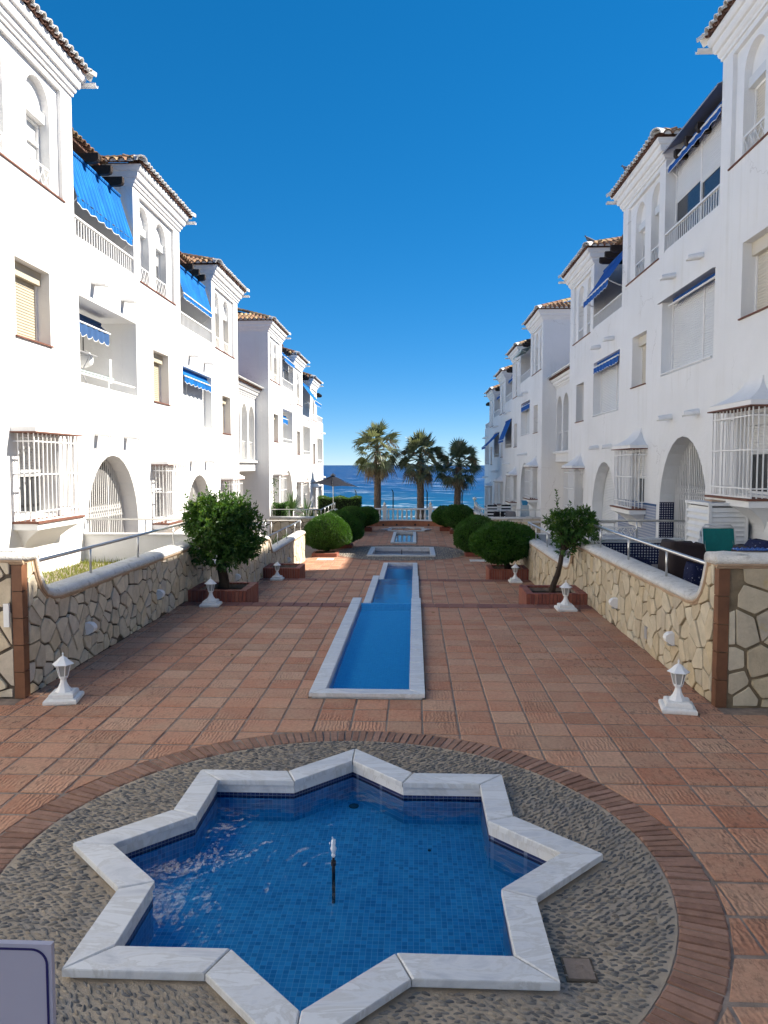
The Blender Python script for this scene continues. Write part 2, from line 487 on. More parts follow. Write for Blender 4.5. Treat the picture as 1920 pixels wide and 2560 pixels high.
def pattern_tile_material(name, size, a, b, thr):
    """glazed patterned wall tiles: a small diamond and dot pattern"""
    m, t, p = base_mat(name)
    p.inputs['Roughness'].default_value = 0.2
    g = t.nodes.new('ShaderNodeNewGeometry')
    sep = t.nodes.new('ShaderNodeSeparateXYZ')
    t.links.new(g.outputs['Position'], sep.inputs[0])
    xy = math_n(t, 'ADD', sep.outputs[0], sep.outputs[1])
    us = math_n(t, 'MULTIPLY', math_n(t, 'DIVIDE', xy, size), math.pi * 2)
    vs = math_n(t, 'MULTIPLY', math_n(t, 'DIVIDE', sep.outputs[2], size), math.pi * 2)
    w = math_n(t, 'ADD', math_n(t, 'COSINE', us), math_n(t, 'COSINE', vs))
    f = math_n(t, 'GREATER_THAN', w, thr)
    cur = mixc(t, f, a, b)
    t.links.new(cur, p.inputs['Base Color'])
    return m


AZULEJO = pattern_tile_material('pale_blue_azulejo', 0.07, (0.42, 0.45, 0.52), (0.17, 0.21, 0.33), 0.35)
AZULEJO_D = pattern_tile_material('navy_azulejo', 0.055, (0.016, 0.02, 0.06), (0.42, 0.44, 0.50), 0.85)


def water_material(name, tint, scale, dist, rings=None):
    m, t, p = base_mat(name)
    t.nodes.remove(p)
    out = [n for n in t.nodes if n.type == 'OUTPUT_MATERIAL'][0]
    tr = t.nodes.new('ShaderNodeBsdfTransparent')
    tr.inputs[0].default_value = (*tint, 1)
    gl = t.nodes.new('ShaderNodeBsdfGlossy')
    gl.inputs['Roughness'].default_value = 0.02
    fr = t.nodes.new('ShaderNodeFresnel')
    fr.inputs['IOR'].default_value = 1.33
    nz = noise(t, scale, 3, 0.5)
    h = nz.outputs[0]
    if rings:
        g = t.nodes.new('ShaderNodeNewGeometry')
        vm = t.nodes.new('ShaderNodeVectorMath')
        vm.operation = 'DISTANCE'
        vm.inputs[1].default_value = rings
        t.links.new(g.outputs['Position'], vm.inputs[0])
        s = math_n(t, 'SINE', math_n(t, 'MULTIPLY', vm.outputs['Value'], 48.0))
        fall = ramp(t, [(0.0, (1, 1, 1)), (0.42, (0.35, 0.35, 0.35)), (0.7, (0.0, 0.0, 0.0))])
        t.links.new(vm.outputs['Value'], fall.inputs[0])
        h = math_n(t, 'ADD', h, math_n(t, 'MULTIPLY', math_n(t, 'MULTIPLY', s, fall.outputs[0]), 0.16))
    b = t.nodes.new('ShaderNodeBump')
    b.inputs['Strength'].default_value = 0.6
    b.inputs['Distance'].default_value = dist
    t.links.new(h, b.inputs['Height'])
    t.links.new(b.outputs[0], gl.inputs['Normal'])
    t.links.new(b.outputs[0], fr.inputs['Normal'])
    mx = t.nodes.new('ShaderNodeMixShader')
    t.links.new(fr.outputs[0], mx.inputs[0])
    t.links.new(tr.outputs[0], mx.inputs[1])
    t.links.new(gl.outputs[0], mx.inputs[2])
    t.links.new(mx.outputs[0], out.inputs[0])
    return m


WATER = water_material('pool_water', (0.90, 0.97, 1.0), 3.8, 0.04, rings=(-0.505, 4.64, -0.06))
WATER_CH = water_material('channel_water', (0.82, 0.93, 0.98), 5.0, 0.008)


def leaf_material(name, cols, rough=0.45, trans=0.3, tcol=(0.12, 0.22, 0.02)):
    m, t, p = base_mat(name)
    out = [n for n in t.nodes if n.type == 'OUTPUT_MATERIAL'][0]
    p.inputs['Roughness'].default_value = rough
    p.inputs['Specular IOR Level'].default_value = 0.35
    rv = rand_value(t)
    r = ramp(t, [(i / (len(cols) - 1), c) for i, c in enumerate(cols)])
    t.links.new(rv, r.inputs[0])
    nz = noise(t, 4.5, 3, 0.5)
    rr = ramp(t, [(0.3, (0.7, 0.7, 0.7)), (0.7, (1.3, 1.3, 1.3))])
    t.links.new(nz.outputs[0], rr.inputs[0])
    cur = mixc(t, 1.0, r.outputs[0], rr.outputs[0], 'MULTIPLY')
    t.links.new(cur, p.inputs['Base Color'])
    tl = t.nodes.new('ShaderNodeBsdfTranslucent')
    tl.inputs[0].default_value = (*tcol, 1)
    mx = t.nodes.new('ShaderNodeMixShader')
    mx.inputs[0].default_value = trans
    t.links.new(p.outputs[0], mx.inputs[1])
    t.links.new(tl.outputs[0], mx.inputs[2])
    t.links.new(mx.outputs[0], out.inputs[0])
    return m


LEAF_ORANGE = leaf_material('orange_tree_leaf', [(0.024, 0.07, 0.015), (0.040, 0.105, 0.020), (0.030, 0.084, 0.017), (0.065, 0.14, 0.026)], tcol=(0.11, 0.24, 0.02))
LEAF_YOUNG_LIT = leaf_material('young_lit_orange_leaf', [(0.08, 0.17, 0.03), (0.12, 0.21, 0.035), (0.06, 0.14, 0.03)], tcol=(0.22, 0.34, 0.03))  # young leaves; the brighter tone also paints sunlight into the crown
LEAF_BUSH = leaf_material('clipped_bush_leaf', [(0.026, 0.080, 0.014), (0.042, 0.115, 0.018), (0.065, 0.155, 0.022), (0.030, 0.088, 0.015)], trans=.25, tcol=(0.10, 0.24, 0.015))
LEAF_HEDGE = leaf_material('hedge_leaf', [(0.04, 0.10, 0.02), (0.06, 0.14, 0.025), (0.09, 0.17, 0.03)])
LEAF_SPIKE = leaf_material('spiky_leaf', [(0.05, 0.11, 0.045), (0.07, 0.14, 0.05), (0.04, 0.09, 0.035)], tcol=(0.12, 0.2, 0.05))
LEAF_DRY = leaf_material('dry_blade', [(0.30, 0.26, 0.14), (0.36, 0.31, 0.2), (0.16, 0.19, 0.08), (0.22, 0.21, 0.1)], tcol=(0.3, 0.25, 0.1))
PALM_GREEN = leaf_material('palm_fan_leaf', [(0.065, 0.09, 0.045), (0.13, 0.16, 0.09), (0.22, 0.24, 0.15), (0.055, 0.08, 0.04)], rough=0.32, tcol=(0.20, 0.22, 0.08))
PALM_DRY = leaf_material('dead_palm_leaf', [(0.20, 0.155, 0.09), (0.13, 0.10, 0.06), (0.27, 0.21, 0.12), (0.09, 0.07, 0.045)], rough=0.7, tcol=(0.3, 0.2, 0.08))
GRASSM = leaf_material('lawn_grass', [(0.10, 0.15, 0.025), (0.16, 0.18, 0.035), (0.22, 0.21, 0.05), (0.08, 0.13, 0.025)], tcol=(0.3, 0.32, 0.04))
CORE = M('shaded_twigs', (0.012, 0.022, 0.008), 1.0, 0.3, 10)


def sea_material():
    m, t, p = base_mat('sea_water')
    p.inputs['Roughness'].default_value = 0.35
    p.inputs['Specular IOR Level'].default_value = 0.12
    g = t.nodes.new('ShaderNodeNewGeometry')
    sep = t.nodes.new('ShaderNodeSeparateXYZ')
    t.links.new(g.outputs['Position'], sep.inputs[0])
    # depth zones seen along Y: turquoise shallows to deep blue
    patch = noise(t, 0.012, 4, 0.6, stretch=(0.35, 1, 1))
    d = math_n(t, 'DIVIDE', 1.0, math_n(t, 'MAXIMUM', math_n(t, 'DIVIDE', sep.outputs[1], 100.0), 0.2))
    d = math_n(t, 'ADD', d, math_n(t, 'MULTIPLY', math_n(t, 'SUBTRACT', patch.outputs[0], 0.5), 0.28))
    r = ramp(t, [(0.0, (0.002, 0.026, 0.11)), (0.14, (0.002, 0.028, 0.115)), (0.30, (0.002, 0.042, 0.125)), (0.46, (0.002, 0.065, 0.13)), (0.8, (0.004, 0.08, 0.135))])
    t.links.new(d, r.inputs[0])
    cur = r.outputs[0]
    ch = noise(t, 0.10, 6, 0.7, stretch=(0.4, 1.6, 1))
    cr = ramp(t, [(0.36, (0.5, 0.58, 0.66)), (0.62, (1.35, 1.3, 1.22))])
    t.links.new(ch.outputs[0], cr.inputs[0])
    cur = mixc(t, 1.0, cur, cr.outputs[0], 'MULTIPLY')
    # white caps
    wc = noise(t, 0.16, 5, 0.62, stretch=(0.35, 1.5, 1))
    wr = ramp(t, [(0.61, (0, 0, 0)), (0.64, (1, 1, 1))])
    t.links.new(wc.outputs[0], wr.inputs[0])
    wf = noise(t, 1.2, 3, 0.6)
    wfr = ramp(t, [(0.4, (0, 0, 0)), (0.6, (1, 1, 1))])
    t.links.new(wf.outputs[0], wfr.inputs[0])
    cur = mixc(t, math_n(t, 'MULTIPLY', wr.outputs[0], math_n(t, 'ADD', math_n(t, 'MULTIPLY', wfr.outputs[0], 0.5), 0.4)), cur, (0.75, 0.8, 0.82))
    t.links.new(cur, p.inputs['Base Color'])
    b = t.nodes.new('ShaderNodeBump')
    b.inputs['Strength'].default_value = 0.6
    b.inputs['Distance'].default_value = 0.5
    t.links.new(ch.outputs[0], b.inputs['Height'])
    t.links.new(b.outputs[0], p.inputs['Normal'])
    return m


SEA = sea_material()

# ------------------------------------------------------------------ mesh helpers
WLOC = {}


def link(o, parent=None, origin=(0, 0, 0)):
    """link o whose world origin is `origin`, as a child of parent"""
    COL.objects.link(o)
    ow = Vector(origin)
    if parent is not None:
        o.parent = parent
        o.location = ow - WLOC[parent]
    else:
        o.location = ow
    WLOC[o] = ow
    return o


def tag(o, label=None, cat=None, group=None, kind=None):
    if label:
        o['label'] = label
    if cat:
        o['category'] = cat
    if group:
        o['group'] = group
    if kind:
        o['kind'] = kind
    return o


def thing(name, loc, label=None, cat=None, group=None, kind=None):
    o = bpy.data.objects.new(name, None)
    o.empty_display_size = 0.2
    link(o, None, loc)
    return tag(o, label, cat, group, kind)


class MB:
    def __init__(self, T=None):
        self.v = []
        self.f = []
        self.T = T

    def _add(self, pts):
        i = len(self.v)
        if self.T:
            self.v.extend(self.T(*p) for p in pts)
        else:
            self.v.extend(tuple(p) for p in pts)
        return i

    def face(self, pts):
        i = self._add(pts)
        self.f.append(tuple(range(i, i + len(pts))))
        return self

    def box(self, x0, x1, y0, y1, z0, z1):
        i = self._add([(x0, y0, z0), (x1, y0, z0), (x1, y1, z0), (x0, y1, z0), (x0, y0, z1), (x1, y0, z1), (x1, y1, z1), (x0, y1, z1)])
        for q in ((0, 3, 2, 1), (4, 5, 6, 7), (0, 1, 5, 4), (1, 2, 6, 5), (2, 3, 7, 6), (3, 0, 4, 7)):
            self.f.append(tuple(i + k for k in q))
        return self

    def loft(self, rings, cap=True, closed=True):
        """rings: lists of equal length"""
        n = len(rings[0])
        base = [self._add(r) for r in rings]
        for a, b in zip(base, base[1:]):
            for k in range(n if closed else n - 1):
                k2 = (k + 1) % n
                self.f.append((a + k, a + k2, b + k2, b + k))
        if cap:
            self.f.append(tuple(base[0] + k for k in range(n - 1, -1, -1)))
            self.f.append(tuple(base[-1] + k for k in range(n)))
        return self

    def prism(self, poly, vec):
        v = Vector(vec)
        return self.loft([[tuple(p) for p in poly], [tuple(Vector(p) + v) for p in poly]])

    def tube(self, pts, r, n=8, cap=True, square=False):
        pts = [Vector(p) for p in pts]
        rs = r if isinstance(r, (list, tuple)) else [r] * len(pts)
        rings = []
        up = Vector((0, 0, 1))
        for i, p in enumerate(pts):
            d = (pts[min(i + 1, len(pts) - 1)] - pts[max(i - 1, 0)]).normalized()
            ref = up if abs(d.z) < 0.9 else Vector((1, 0, 0))
            a = d.cross(ref).normalized()
            b = d.cross(a).normalized()
            off = math.pi / 4 if square else 0
            rings.append([tuple(p + (a * math.cos(off + 2 * math.pi * k / n) + b * math.sin(off + 2 * math.pi * k / n)) * rs[i]) for k in range(n)])
        return self.loft(rings, cap)

    def lathe(self, prof, c=(0, 0, 0), n=12, rot=0.0, sx=1, sy=1):
        rings = []
        for r, z in prof:
            rings.append([(c[0] + sx * r * math.cos(rot + 2 * math.pi * k / n), c[1] + sy * r * math.sin(rot + 2 * math.pi * k / n), c[2] + z) for k in range(n)])
        return self.loft(rings)

    def leaf(self, c, d, nrm, ln, w, fold=0.25):
        d = Vector(d).normalized()
        s = d.cross(Vector(nrm))
        if s.length < 1e-4:
            s = d.orthogonal()
        s.normalize()
        u = s.cross(d)
        c = Vector(c)
        m = c + d * ln * 0.45
        a = m + s * w * 0.5 + u * w * fold
        b = m - s * w * 0.5 + u * w * fold
        t = c + d * ln - u * ln * 0.08
        i = self._add([tuple(c), tuple(a), tuple(t), tuple(b)])
        self.f.append((i, i + 1, i + 2))
        self.f.append((i, i + 2, i + 3))
        return self

    def mesh(self, name, mat, origin=(0, 0, 0), smooth=False, fix=True):
        me = bpy.data.meshes.new(name)
        ox, oy, oz = origin
        me.from_pydata([(x - ox, y - oy, z - oz) for x, y, z in self.v], [], self.f)
        if fix and len(self.f) < 60000:
            bm = bmesh.new()
            bm.from_mesh(me)
            bmesh.ops.recalc_face_normals(bm, faces=bm.faces)
            bm.to_mesh(me)
            bm.free()
        if smooth:
            me.polygons.foreach_set('use_smooth', [True] * len(me.polygons))
        me.materials.append(mat)
        return me

    def build(self, name, mat, parent=None, origin=None, smooth=False, fix=True):
        if origin is None:
            origin = tuple(WLOC[parent]) if parent is not None else (0, 0, 0)
        me = self.mesh(name, mat, origin, smooth, fix)
        o = bpy.data.objects.new(name, me)
        return link(o, parent, origin)


def inst(name, me, parent, world, rot=(0, 0, 0), scale=None):
    o = bpy.data.objects.new(name, me)
    link(o, parent, world)
    o.rotation_euler = rot
    if scale:
        o.scale = scale
    return o


def poly_mesh(outer, holes, e0, e1, fmap):
    """flat solid with holes; 2-D outline extruded from e0 to e1; fmap(a, b, e) -> world"""
    cu = bpy.data.curves.new('outline', 'CURVE')
    cu.dimensions = '2D'
    cu.fill_mode = 'BOTH'
    cu.extrude = (e1 - e0) / 2
    for ring in [outer] + list(holes):
        sp = cu.splines.new('POLY')
        sp.points.add(len(ring) - 1)
        for p, q in zip(sp.points, ring):
            p.co = (q[0], q[1], 0, 1)
        sp.use_cyclic_u = True
    ob = bpy.data.objects.new('outline', cu)
    me = bpy.data.meshes.new_from_object(ob)
    bpy.data.objects.remove(ob)
    bpy.data.curves.remove(cu)
    mid = (e0 + e1) / 2
    mb = MB()
    mb.v = [fmap(v.co.x, v.co.y, mid + v.co.z) for v in me.vertices]
    mb.f = [tuple(p.vertices) for p in me.polygons]
    bpy.data.meshes.remove(me)
    return mb


def weld(o, d=0.0005):
    bm = bmesh.new()
    bm.from_mesh(o.data)
    bmesh.ops.remove_doubles(bm, verts=bm.verts, dist=d)
    bmesh.ops.recalc_face_normals(bm, faces=bm.faces)
    bm.to_mesh(o.data)
    bm.free()
    return o


# ------------------------------------------------------------------ layout numbers
XL, XR = -6.67, 5.75           # facade planes
WLX, WRX = -4.18, 3.13         # stone wall faces
T2, T3 = -0.60, -1.15          # terrace levels
E1F, E1 = 13.14, 13.48         # first edge: nosing front, nosing back
E2F, E2 = 20.03, 20.35
CX, CY, CR = -0.505, 4.64, 1.70     # star centre and radius
RING_O, RING_I = 2.30, 2.05
RIM = 0.06
CH0, CH1 = -1.13, 0.12         # channel outer edges


class Side:
    def __init__(s, sgn, X, dz, word):
        s.s, s.X, s.dz, s.word = sgn, X, dz, word

    def P(s, u, y, z):
        return (s.X + s.s * u, y, z + s.dz)


SL = Side(+1, XL, 0.0, 'left')
SR = Side(-1, XR, 0.40, 'right')

# ================================================================== SETTING
# ground sheet under everything, land edge above the sea
mb = MB()
pts = [(-3000, -3000, -3.2), (3000, -3000, -3.2), (3000, 62, -3.2), (-3000, 62, -3.2)]
mb.face(pts)
mb.face([(-3000, 62, -3.2), (3000, 62, -3.2), (3000, 66, -9.5), (-3000, 66, -9.5)])
tag(mb.build('ground', LAND), kind='structure')
mb = MB()
mb.face([(-60000, 60, -9), (60000, 60, -9), (60000, 85000, -9), (-60000, 85000, -9)])
tag(mb.build('sea', SEA), kind='structure')


# --- terraces -------------------------------------------------------------
def circle(cx, cy, r, n=72):
    return [(cx + r * math.cos(2 * math.pi * k / n), cy + r * math.sin(2 * math.pi * k / n)) for k in range(n)]


def star_pts(cx, cy, r, inner=0.765):
    out = []
    for k in range(16):
        a = math.pi / 2 + math.pi * k / 8
        rr = r if k % 2 == 0 else r * inner
        out.append((cx + rr * math.cos(a), cy + rr * math.sin(a)))
    return out


def inset(poly, d):
    n = len(poly)
    res = []
    area = sum(poly[i][0] * poly[(i + 1) % n][1] - poly[(i + 1) % n][0] * poly[i][1] for i in range(n))
    sg = 1 if area > 0 else -1
    for i in range(n):
        p0, p1, p2 = Vector(poly[i - 1]), Vector(poly[i]), Vector(poly[(i + 1) % n])
        d1, d2 = (p1 - p0).normalized(), (p2 - p1).normalized()
        n1, n2 = Vector((-d1.y, d1.x)) * sg, Vector((-d2.y, d2.x)) * sg
        k = d / (1 + n1.dot(n2))
        res.append(tuple(p1 + (n1 + n2) * k))
    return res


STAR_O = star_pts(CX, CY, CR)
STAR_I = inset(STAR_O, 0.19)
STAR_HOLE = inset(STAR_O, 0.05)

POOL2 = (-1.90, 0.86, 29.9, 33.0)
POOL3 = (-1.11, 0.10, 34.9, 40.6)
FSTAR = (-0.45, 42.35, 1.45)


def rect(x0, x1, y0, y1):
    return [(x0, y0), (x1, y0), (x1, y1), (x0, y1)]


xyz = lambda a, b, e: (a, b, e)
pav = []
b = poly_mesh([(-9, -6), (9, -6), (9, E1), (CH1 - .05, E1), (CH1 - .05, 7.95), (CH0 + .05, 7.95), (CH0 + .05, E1), (-9, E1)], [STAR_HOLE], -0.9, -0.008, xyz)
pav.append(tag(b.build('upper_terrace_pavement', MORTAR), kind='structure'))
b = poly_mesh([(WLX - .3, E1 + .002), (WRX + .3, E1 + .002), (WRX + .3, E2), (CH1 - .05, E2), (CH1 - .05, E1 + .1), (CH0 + .05, E1 + .1), (CH0 + .05, E2), (WLX - .3, E2)], [], -1.4, T2 - 0.008, xyz)
pav.append(tag(b.build('middle_terrace_pavement', MORTAR), kind='structure'))
b = poly_mesh(rect(-9, 8, E2 + 0.002, 45.6), [rect(CH0 + .05, CH1 - .05, E2 + .1, 27.5), rect(POOL2[0] + .05, POOL2[1] - .05, POOL2[2] + .05, POOL2[3] - .05),
              rect(POOL3[0] + .05, POOL3[1] - .05, POOL3[2] + .05, POOL3[3] - .05), inset(star_pts(*FSTAR), 0.05)], -2.2, T3 - 0.008, xyz)
pav.append(tag(b.build('lower_terrace_pavement', MORTAR), kind='structure'))


def chamfer_slab(poly, z0, z1, c=0.006):
    """loft of a convex 2-D polygon with a small chamfer on top"""
    cx = sum(p[0] for p in poly) / len(poly)
    cy = sum(p[1] for p in poly) / len(poly)
    ins = []
    for x, y in poly:
        d = math.hypot(x - cx, y - cy)
        k = max(0.0, (d - c * 1.4) / d) if d > 0 else 1
        ins.append((cx + (x - cx) * k, cy + (y - cy) * k))
    m = MB()
    m.loft([[(x, y, z0) for x, y in poly], [(x, y, z1 - c) for x, y in poly], [(x, y, z1) for x, y in ins]])
    return m


def clip_half(poly, px, py, nx, ny):
    """keep the side where (p - P).n >= 0"""
    out = []
    n = len(poly)
    for i in range(n):
        a, b2 = poly[i], poly[(i + 1) % n]
        da = (a[0] - px) * nx + (a[1] - py) * ny
        db = (b2[0] - px) * nx + (b2[1] - py) * ny
        if da >= 0:
            out.append(a)
        if (da >= 0) != (db >= 0):
            t = da / (da - db)
            out.append((a[0] + (b2[0] - a[0]) * t, a[1] + (b2[1] - a[1]) * t))
    return out


def area2(poly):
    return abs(sum(poly[i][0] * poly[(i + 1) % len(poly)][1] - poly[(i + 1) % len(poly)][0] * poly[i][1] for i in range(len(poly)))) / 2


PT = 0.3455


def lay_tiles(parent, x0, x1, y0, y1, z, yoff, circles, rects, wide=None, budget=300):
    """square clay tiles on a lattice, cut at circles and rectangles; the largest in view become parts"""
    cells = []
    kx0 = math.floor((x0 - 0.43) / PT) - 1
    kx1 = math.ceil((x1 - 0.43) / PT) + 1
    ky0 = math.floor((y0 - yoff) / PT) - 1
    ky1 = math.ceil((y1 - yoff) / PT) + 1
    g, gy = 0.0095, 0.016
    for j in range(ky0, ky1):
        for i in range(kx0, kx1):
            a = 0.43 + i * PT
            c = yoff + j * PT
            p = [(a + g, c + gy), (a + PT - g, c + gy), (a + PT - g, c + PT - gy), (a + g, c + PT - gy)]
            whole = True
            X0, X1 = (x0, x1)
            if wide and c < wide[2]:
                X0, X1 = wide[0], wide[1]
            for (px, py, nx, ny) in ((X0, 0, 1, 0), (X1, 0, -1, 0), (0, y0, 0, 1), (0, y1, 0, -1)):
                q = clip_half(p, px, py, nx, ny)
                if len(q) != len(p) or q != p:
                    whole = whole and q == p
                p = q
                if len(p) < 3:
                    break
            if len(p) < 3:
                continue
            mx, my = a + PT / 2, c + PT / 2
            for (qx, qy, qr) in circles:
                d = math.hypot(mx - qx, my - qy)
                if d > qr + 0.3:
                    continue
                if d < qr - 0.3:
                    p = []
                    break
                nx, ny = (mx - qx) / d, (my - qy) / d
                q = clip_half(p, qx + nx * (qr + 0.012), qy + ny * (qr + 0.012), nx, ny)
                whole = whole and q == p
                p = q
                if len(p) < 3:
                    break
            if len(p) < 3:
                continue
            for (rx0, rx1, ry0, ry1) in rects:
                inx = [max(0, min(max(v[0] for v in p), rx1) - max(min(v[0] for v in p), rx0)), max(0, min(max(v[1] for v in p), ry1) - max(min(v[1] for v in p), ry0))]
                if inx[0] > 1e-6 and inx[1] > 1e-6:
                    # cut off on the side that keeps most
                    best = []
                    for (px, py, nx, ny) in ((rx0, 0, -1, 0), (rx1, 0, 1, 0), (0, ry0, 0, -1), (0, ry1, 0, 1)):
                        q = clip_half(p, px + nx * g, py + ny * g, nx, ny)
                        if len(q) >= 3 and area2(q) > (area2(best) if len(best) >= 3 else 0):
                            best = q
                    p = best
                    whole = False
                if len(p) < 3:
                    break
            if len(p) < 3 or area2(p) < 0.004:
                continue
            cx = sum(v[0] for v in p) / len(p)
            cy = sum(v[1] for v in p) / len(p)
            # in view?
            if cy < 1.9 or (cx - 0.0) / max(cy, .1) > 0.56 or cx / max(cy, .1) < -0.63:
                vis = 0
            else:
                vis = area2(p) / cy ** 3
            cells.append((vis, whole, p, cx, cy))
    cells.sort(key=lambda q: -q[0])
    base = chamfer_slab([(-PT / 2 + g, -PT / 2 + gy), (PT / 2 - g, -PT / 2 + gy), (PT / 2 - g, PT / 2 - gy), (-PT / 2 + g, PT / 2 - gy)], -0.03, 0.0).mesh('tile', TILE)
    rest = MB()
    for k, (vis, whole, p, cx, cy) in enumerate(cells):
        dz = rnd.uniform(-0.0025, 0.0025)
        if k < budget and vis > 0:
            if whole:
                inst('tile', base, parent, (cx, cy, z + dz), (rnd.gauss(0, .006), rnd.gauss(0, .006), rnd.choice((0, 1)) * math.pi + rnd.gauss(0, .006)))
            else:
                m = chamfer_slab([(a - cx, b2 - cy) for a, b2 in p], -0.03, 0.0)
                inst('tile', m.mesh('tile', TILE), parent, (cx, cy, z + dz))
        else:
            m = chamfer_slab(p, z - 0.03, z + dz)
            i = len(rest.v)
            rest.v += m.v
            rest.f += [tuple(i + q for q in f) for f in m.f]
    if rest.f:
        tag(rest.build('tiles', TILE, parent), kind='stuff')


lay_tiles(pav[0], WLX, WRX, 0.5, E1F - 0.01, 0.0, 7.91, [(CX, CY, RING_O)], [(CH0, CH1, 7.9, 14.0)], wide=(-5.4, 5.2, 7.4))
lay_tiles(pav[1], WLX, WRX, E1 + 0.9, E2F - 0.01, T2, 20.02, [], [(CH0, CH1, 13, 21)], budget=270)
lay_tiles(pav[2], WLX, WRX, E2 + 0.9, 44.9, T3, 28.4, [(-0.52, 31.45, 3.0)], [(CH0, CH1, 20, 27.6), (POOL3[0], POOL3[1], POOL3[2], POOL3[3])], budget=200)
# passages beside the lower terrace
tag(MB().box(-9, WLX - .002, 28.3, 34.4, -1.6, T3 - .004).box(WRX + .002, 8, 28.3, 34.4, -1.6, T3 - .004).build('passage_paving', PATIO), kind='structure')

# nosing bricks and hidden steps
for (par, yf, yb, z, pitch) in ((pav[0], E1F, E1, 0.0, 0.253), (pav[1], E2F, E2, T2, 0.253)):
    x = WLX
    me = MB().loft([[(-pitch / 2 + .005, -(yb - yf) / 2, -.05), (pitch / 2 - .005, -(yb - yf) / 2, -.05), (pitch / 2 - .005, (yb - yf) / 2, -.05), (-pitch / 2 + .005, (yb - yf) / 2, -.05)],
                    [(-pitch / 2 + .005, -(yb - yf) / 2, .002), (pitch / 2 - .005, -(yb - yf) / 2, .002), (pitch / 2 - .005, (yb - yf) / 2 + .01, .002), (-pitch / 2 + .005, (yb - yf) / 2 + .01, .002)],
                    [(-pitch / 2 + .012, -(yb - yf) / 2 + .006, .01), (pitch / 2 - .012, -(yb - yf) / 2 + .006, .01), (pitch / 2 - .012, (yb - yf) / 2 - .006, .01), (-pitch / 2 + .012, (yb - yf) / 2 - .006, .01)]]).mesh('nosing_brick', NOSING)
    while x < WRX - 0.1:
        if not (CH0 - 0.2 < x < CH1 - 0.05):
            inst('nosing_brick', me, par, (x + pitch / 2, (yf + yb) / 2, z - 0.004 + rnd.uniform(-.001, .001)))
        x += pitch
for (y, z0, z1) in ((E1 + .002, 0.0, T2), (E2 + .002, T2, T3)):
    m = MB()
    for k in range(3):
        zz = z0 + (z1 - z0) * (k + 1) / 4
        m.box(-3.05, CH0 - .01, y + 0.3 * k, y + 0.3 * (k + 1) - (0.0), z1 - .01, zz)
        m.box(CH1 + .01, 2.02, y + 0.3 * k, y + 0.3 * (k + 1), z1 - .01, zz)
    tag(m.build('terrace_steps', TILE), kind='structure')

# brick rings and pebbles
def brick_ring(parent, cx, cy, ro, ri, n, z, individual=True):
    w0 = 2 * math.pi * ro / n - 0.014
    w1 = 2 * math.pi * ri / n - 0.014
    h = (ro - ri)
    poly = [(-w1 / 2, -h / 2), (w1 / 2, -h / 2), (w0 / 2, h / 2), (-w0 / 2, h / 2)]
    me = chamfer_slab(poly, -.03, 0, 0.006).mesh('brick', RINGBRICK)
    rr = (ro + ri) / 2
    rest = MB()
    for k in range(n):
        a = 2 * math.pi * k / n
        x, y = cx + rr * math.cos(a), cy + rr * math.sin(a)
        zz = z + rnd.uniform(-.006, .004)
        if individual and y > 1.9 and x / y < 0.55 and x / y > -.62:
            inst('brick', me, parent, (x, y, zz), (rnd.gauss(0, .02), rnd.gauss(0, .02), a - math.pi / 2 + rnd.gauss(0, .015)))
        else:
            i = len(rest.v)
            ca, sa = math.cos(a - math.pi / 2), math.sin(a - math.pi / 2)
            rest.v += [(x + v.co.x * ca - v.co.y * sa, y + v.co.x * sa + v.co.y * ca, zz + v.co.z) for v in me.vertices]
            rest.f += [tuple(i + q for q in p.vertices) for p in me.polygons]
    if rest.f:
        tag(rest.build('bricks', RINGBRICK, parent), kind='stuff')


brick_ring(pav[0], CX, CY, RING_O, RING_I, 206, 0.003)
brick_ring(pav[2], -0.52, 31.45, 3.0, 2.76, 250, T3 + .003, individual=False)
# pebble discs
b = poly_mesh(circle(CX, CY, RING_I - .006), [STAR_HOLE], -0.05, -0.004, xyz)
tag(b.build('pebble_bed', PEBBLEBED, pav[0]))
b = poly_mesh(circle(-0.52, 31.45, 2.755), [rect(POOL2[0] + .05, POOL2[1] - .05, POOL2[2] + .05, POOL2[3] - .05)], T3 - 0.05, T3 - 0.004, xyz)
tag(b.build('pebble_bed', PEBBLEBED, pav[2]))


def in_poly(x, y, poly):
    c = False
    n = len(poly)
    j = n - 1
    for i in range(n):
        if (poly[i][1] > y) != (poly[j][1] > y) and x < (poly[j][0] - poly[i][0]) * (y - poly[i][1]) / (poly[j][1] - poly[i][1]) + poly[i][0]:
            c = not c
        j = i
    return c


def add_pebble(m, x, y, z, L, Wd, H, a):
    ca, sa = math.cos(a), math.sin(a)
    rings = []
    for (t, k) in ((-1, .0), (-.72, .72), (0, 1), (.72, .72), (1, .0)):
        pass
    i = len(m.v)
    P = []
    for (t, k) in ((-.75, .66), (0, 1.0), (.75, .66)):
        for q in range(5):
            ph = math.pi * q / 4
            lx, ly, lz = t * L, k * Wd * math.cos(ph), k * H * math.sin(ph)
            P.append((x + lx * ca - ly * sa, y + lx * sa + ly * ca, z + lz))
    P.append((x - L * ca, y - L * sa, z))
    P.append((x + L * ca, y + L * sa, z))
    m.v += P
    for r in range(2):
        for q in range(4):
            m.f.append((i + r * 5 + q, i + r * 5 + q + 1, i + (r + 1) * 5 + q + 1, i + (r + 1) * 5 + q))
    for q in range(4):
        m.f.append((i + 15, i + q + 1, i + q))
        m.f.append((i + 16, i + 10 + q, i + 10 + q + 1))


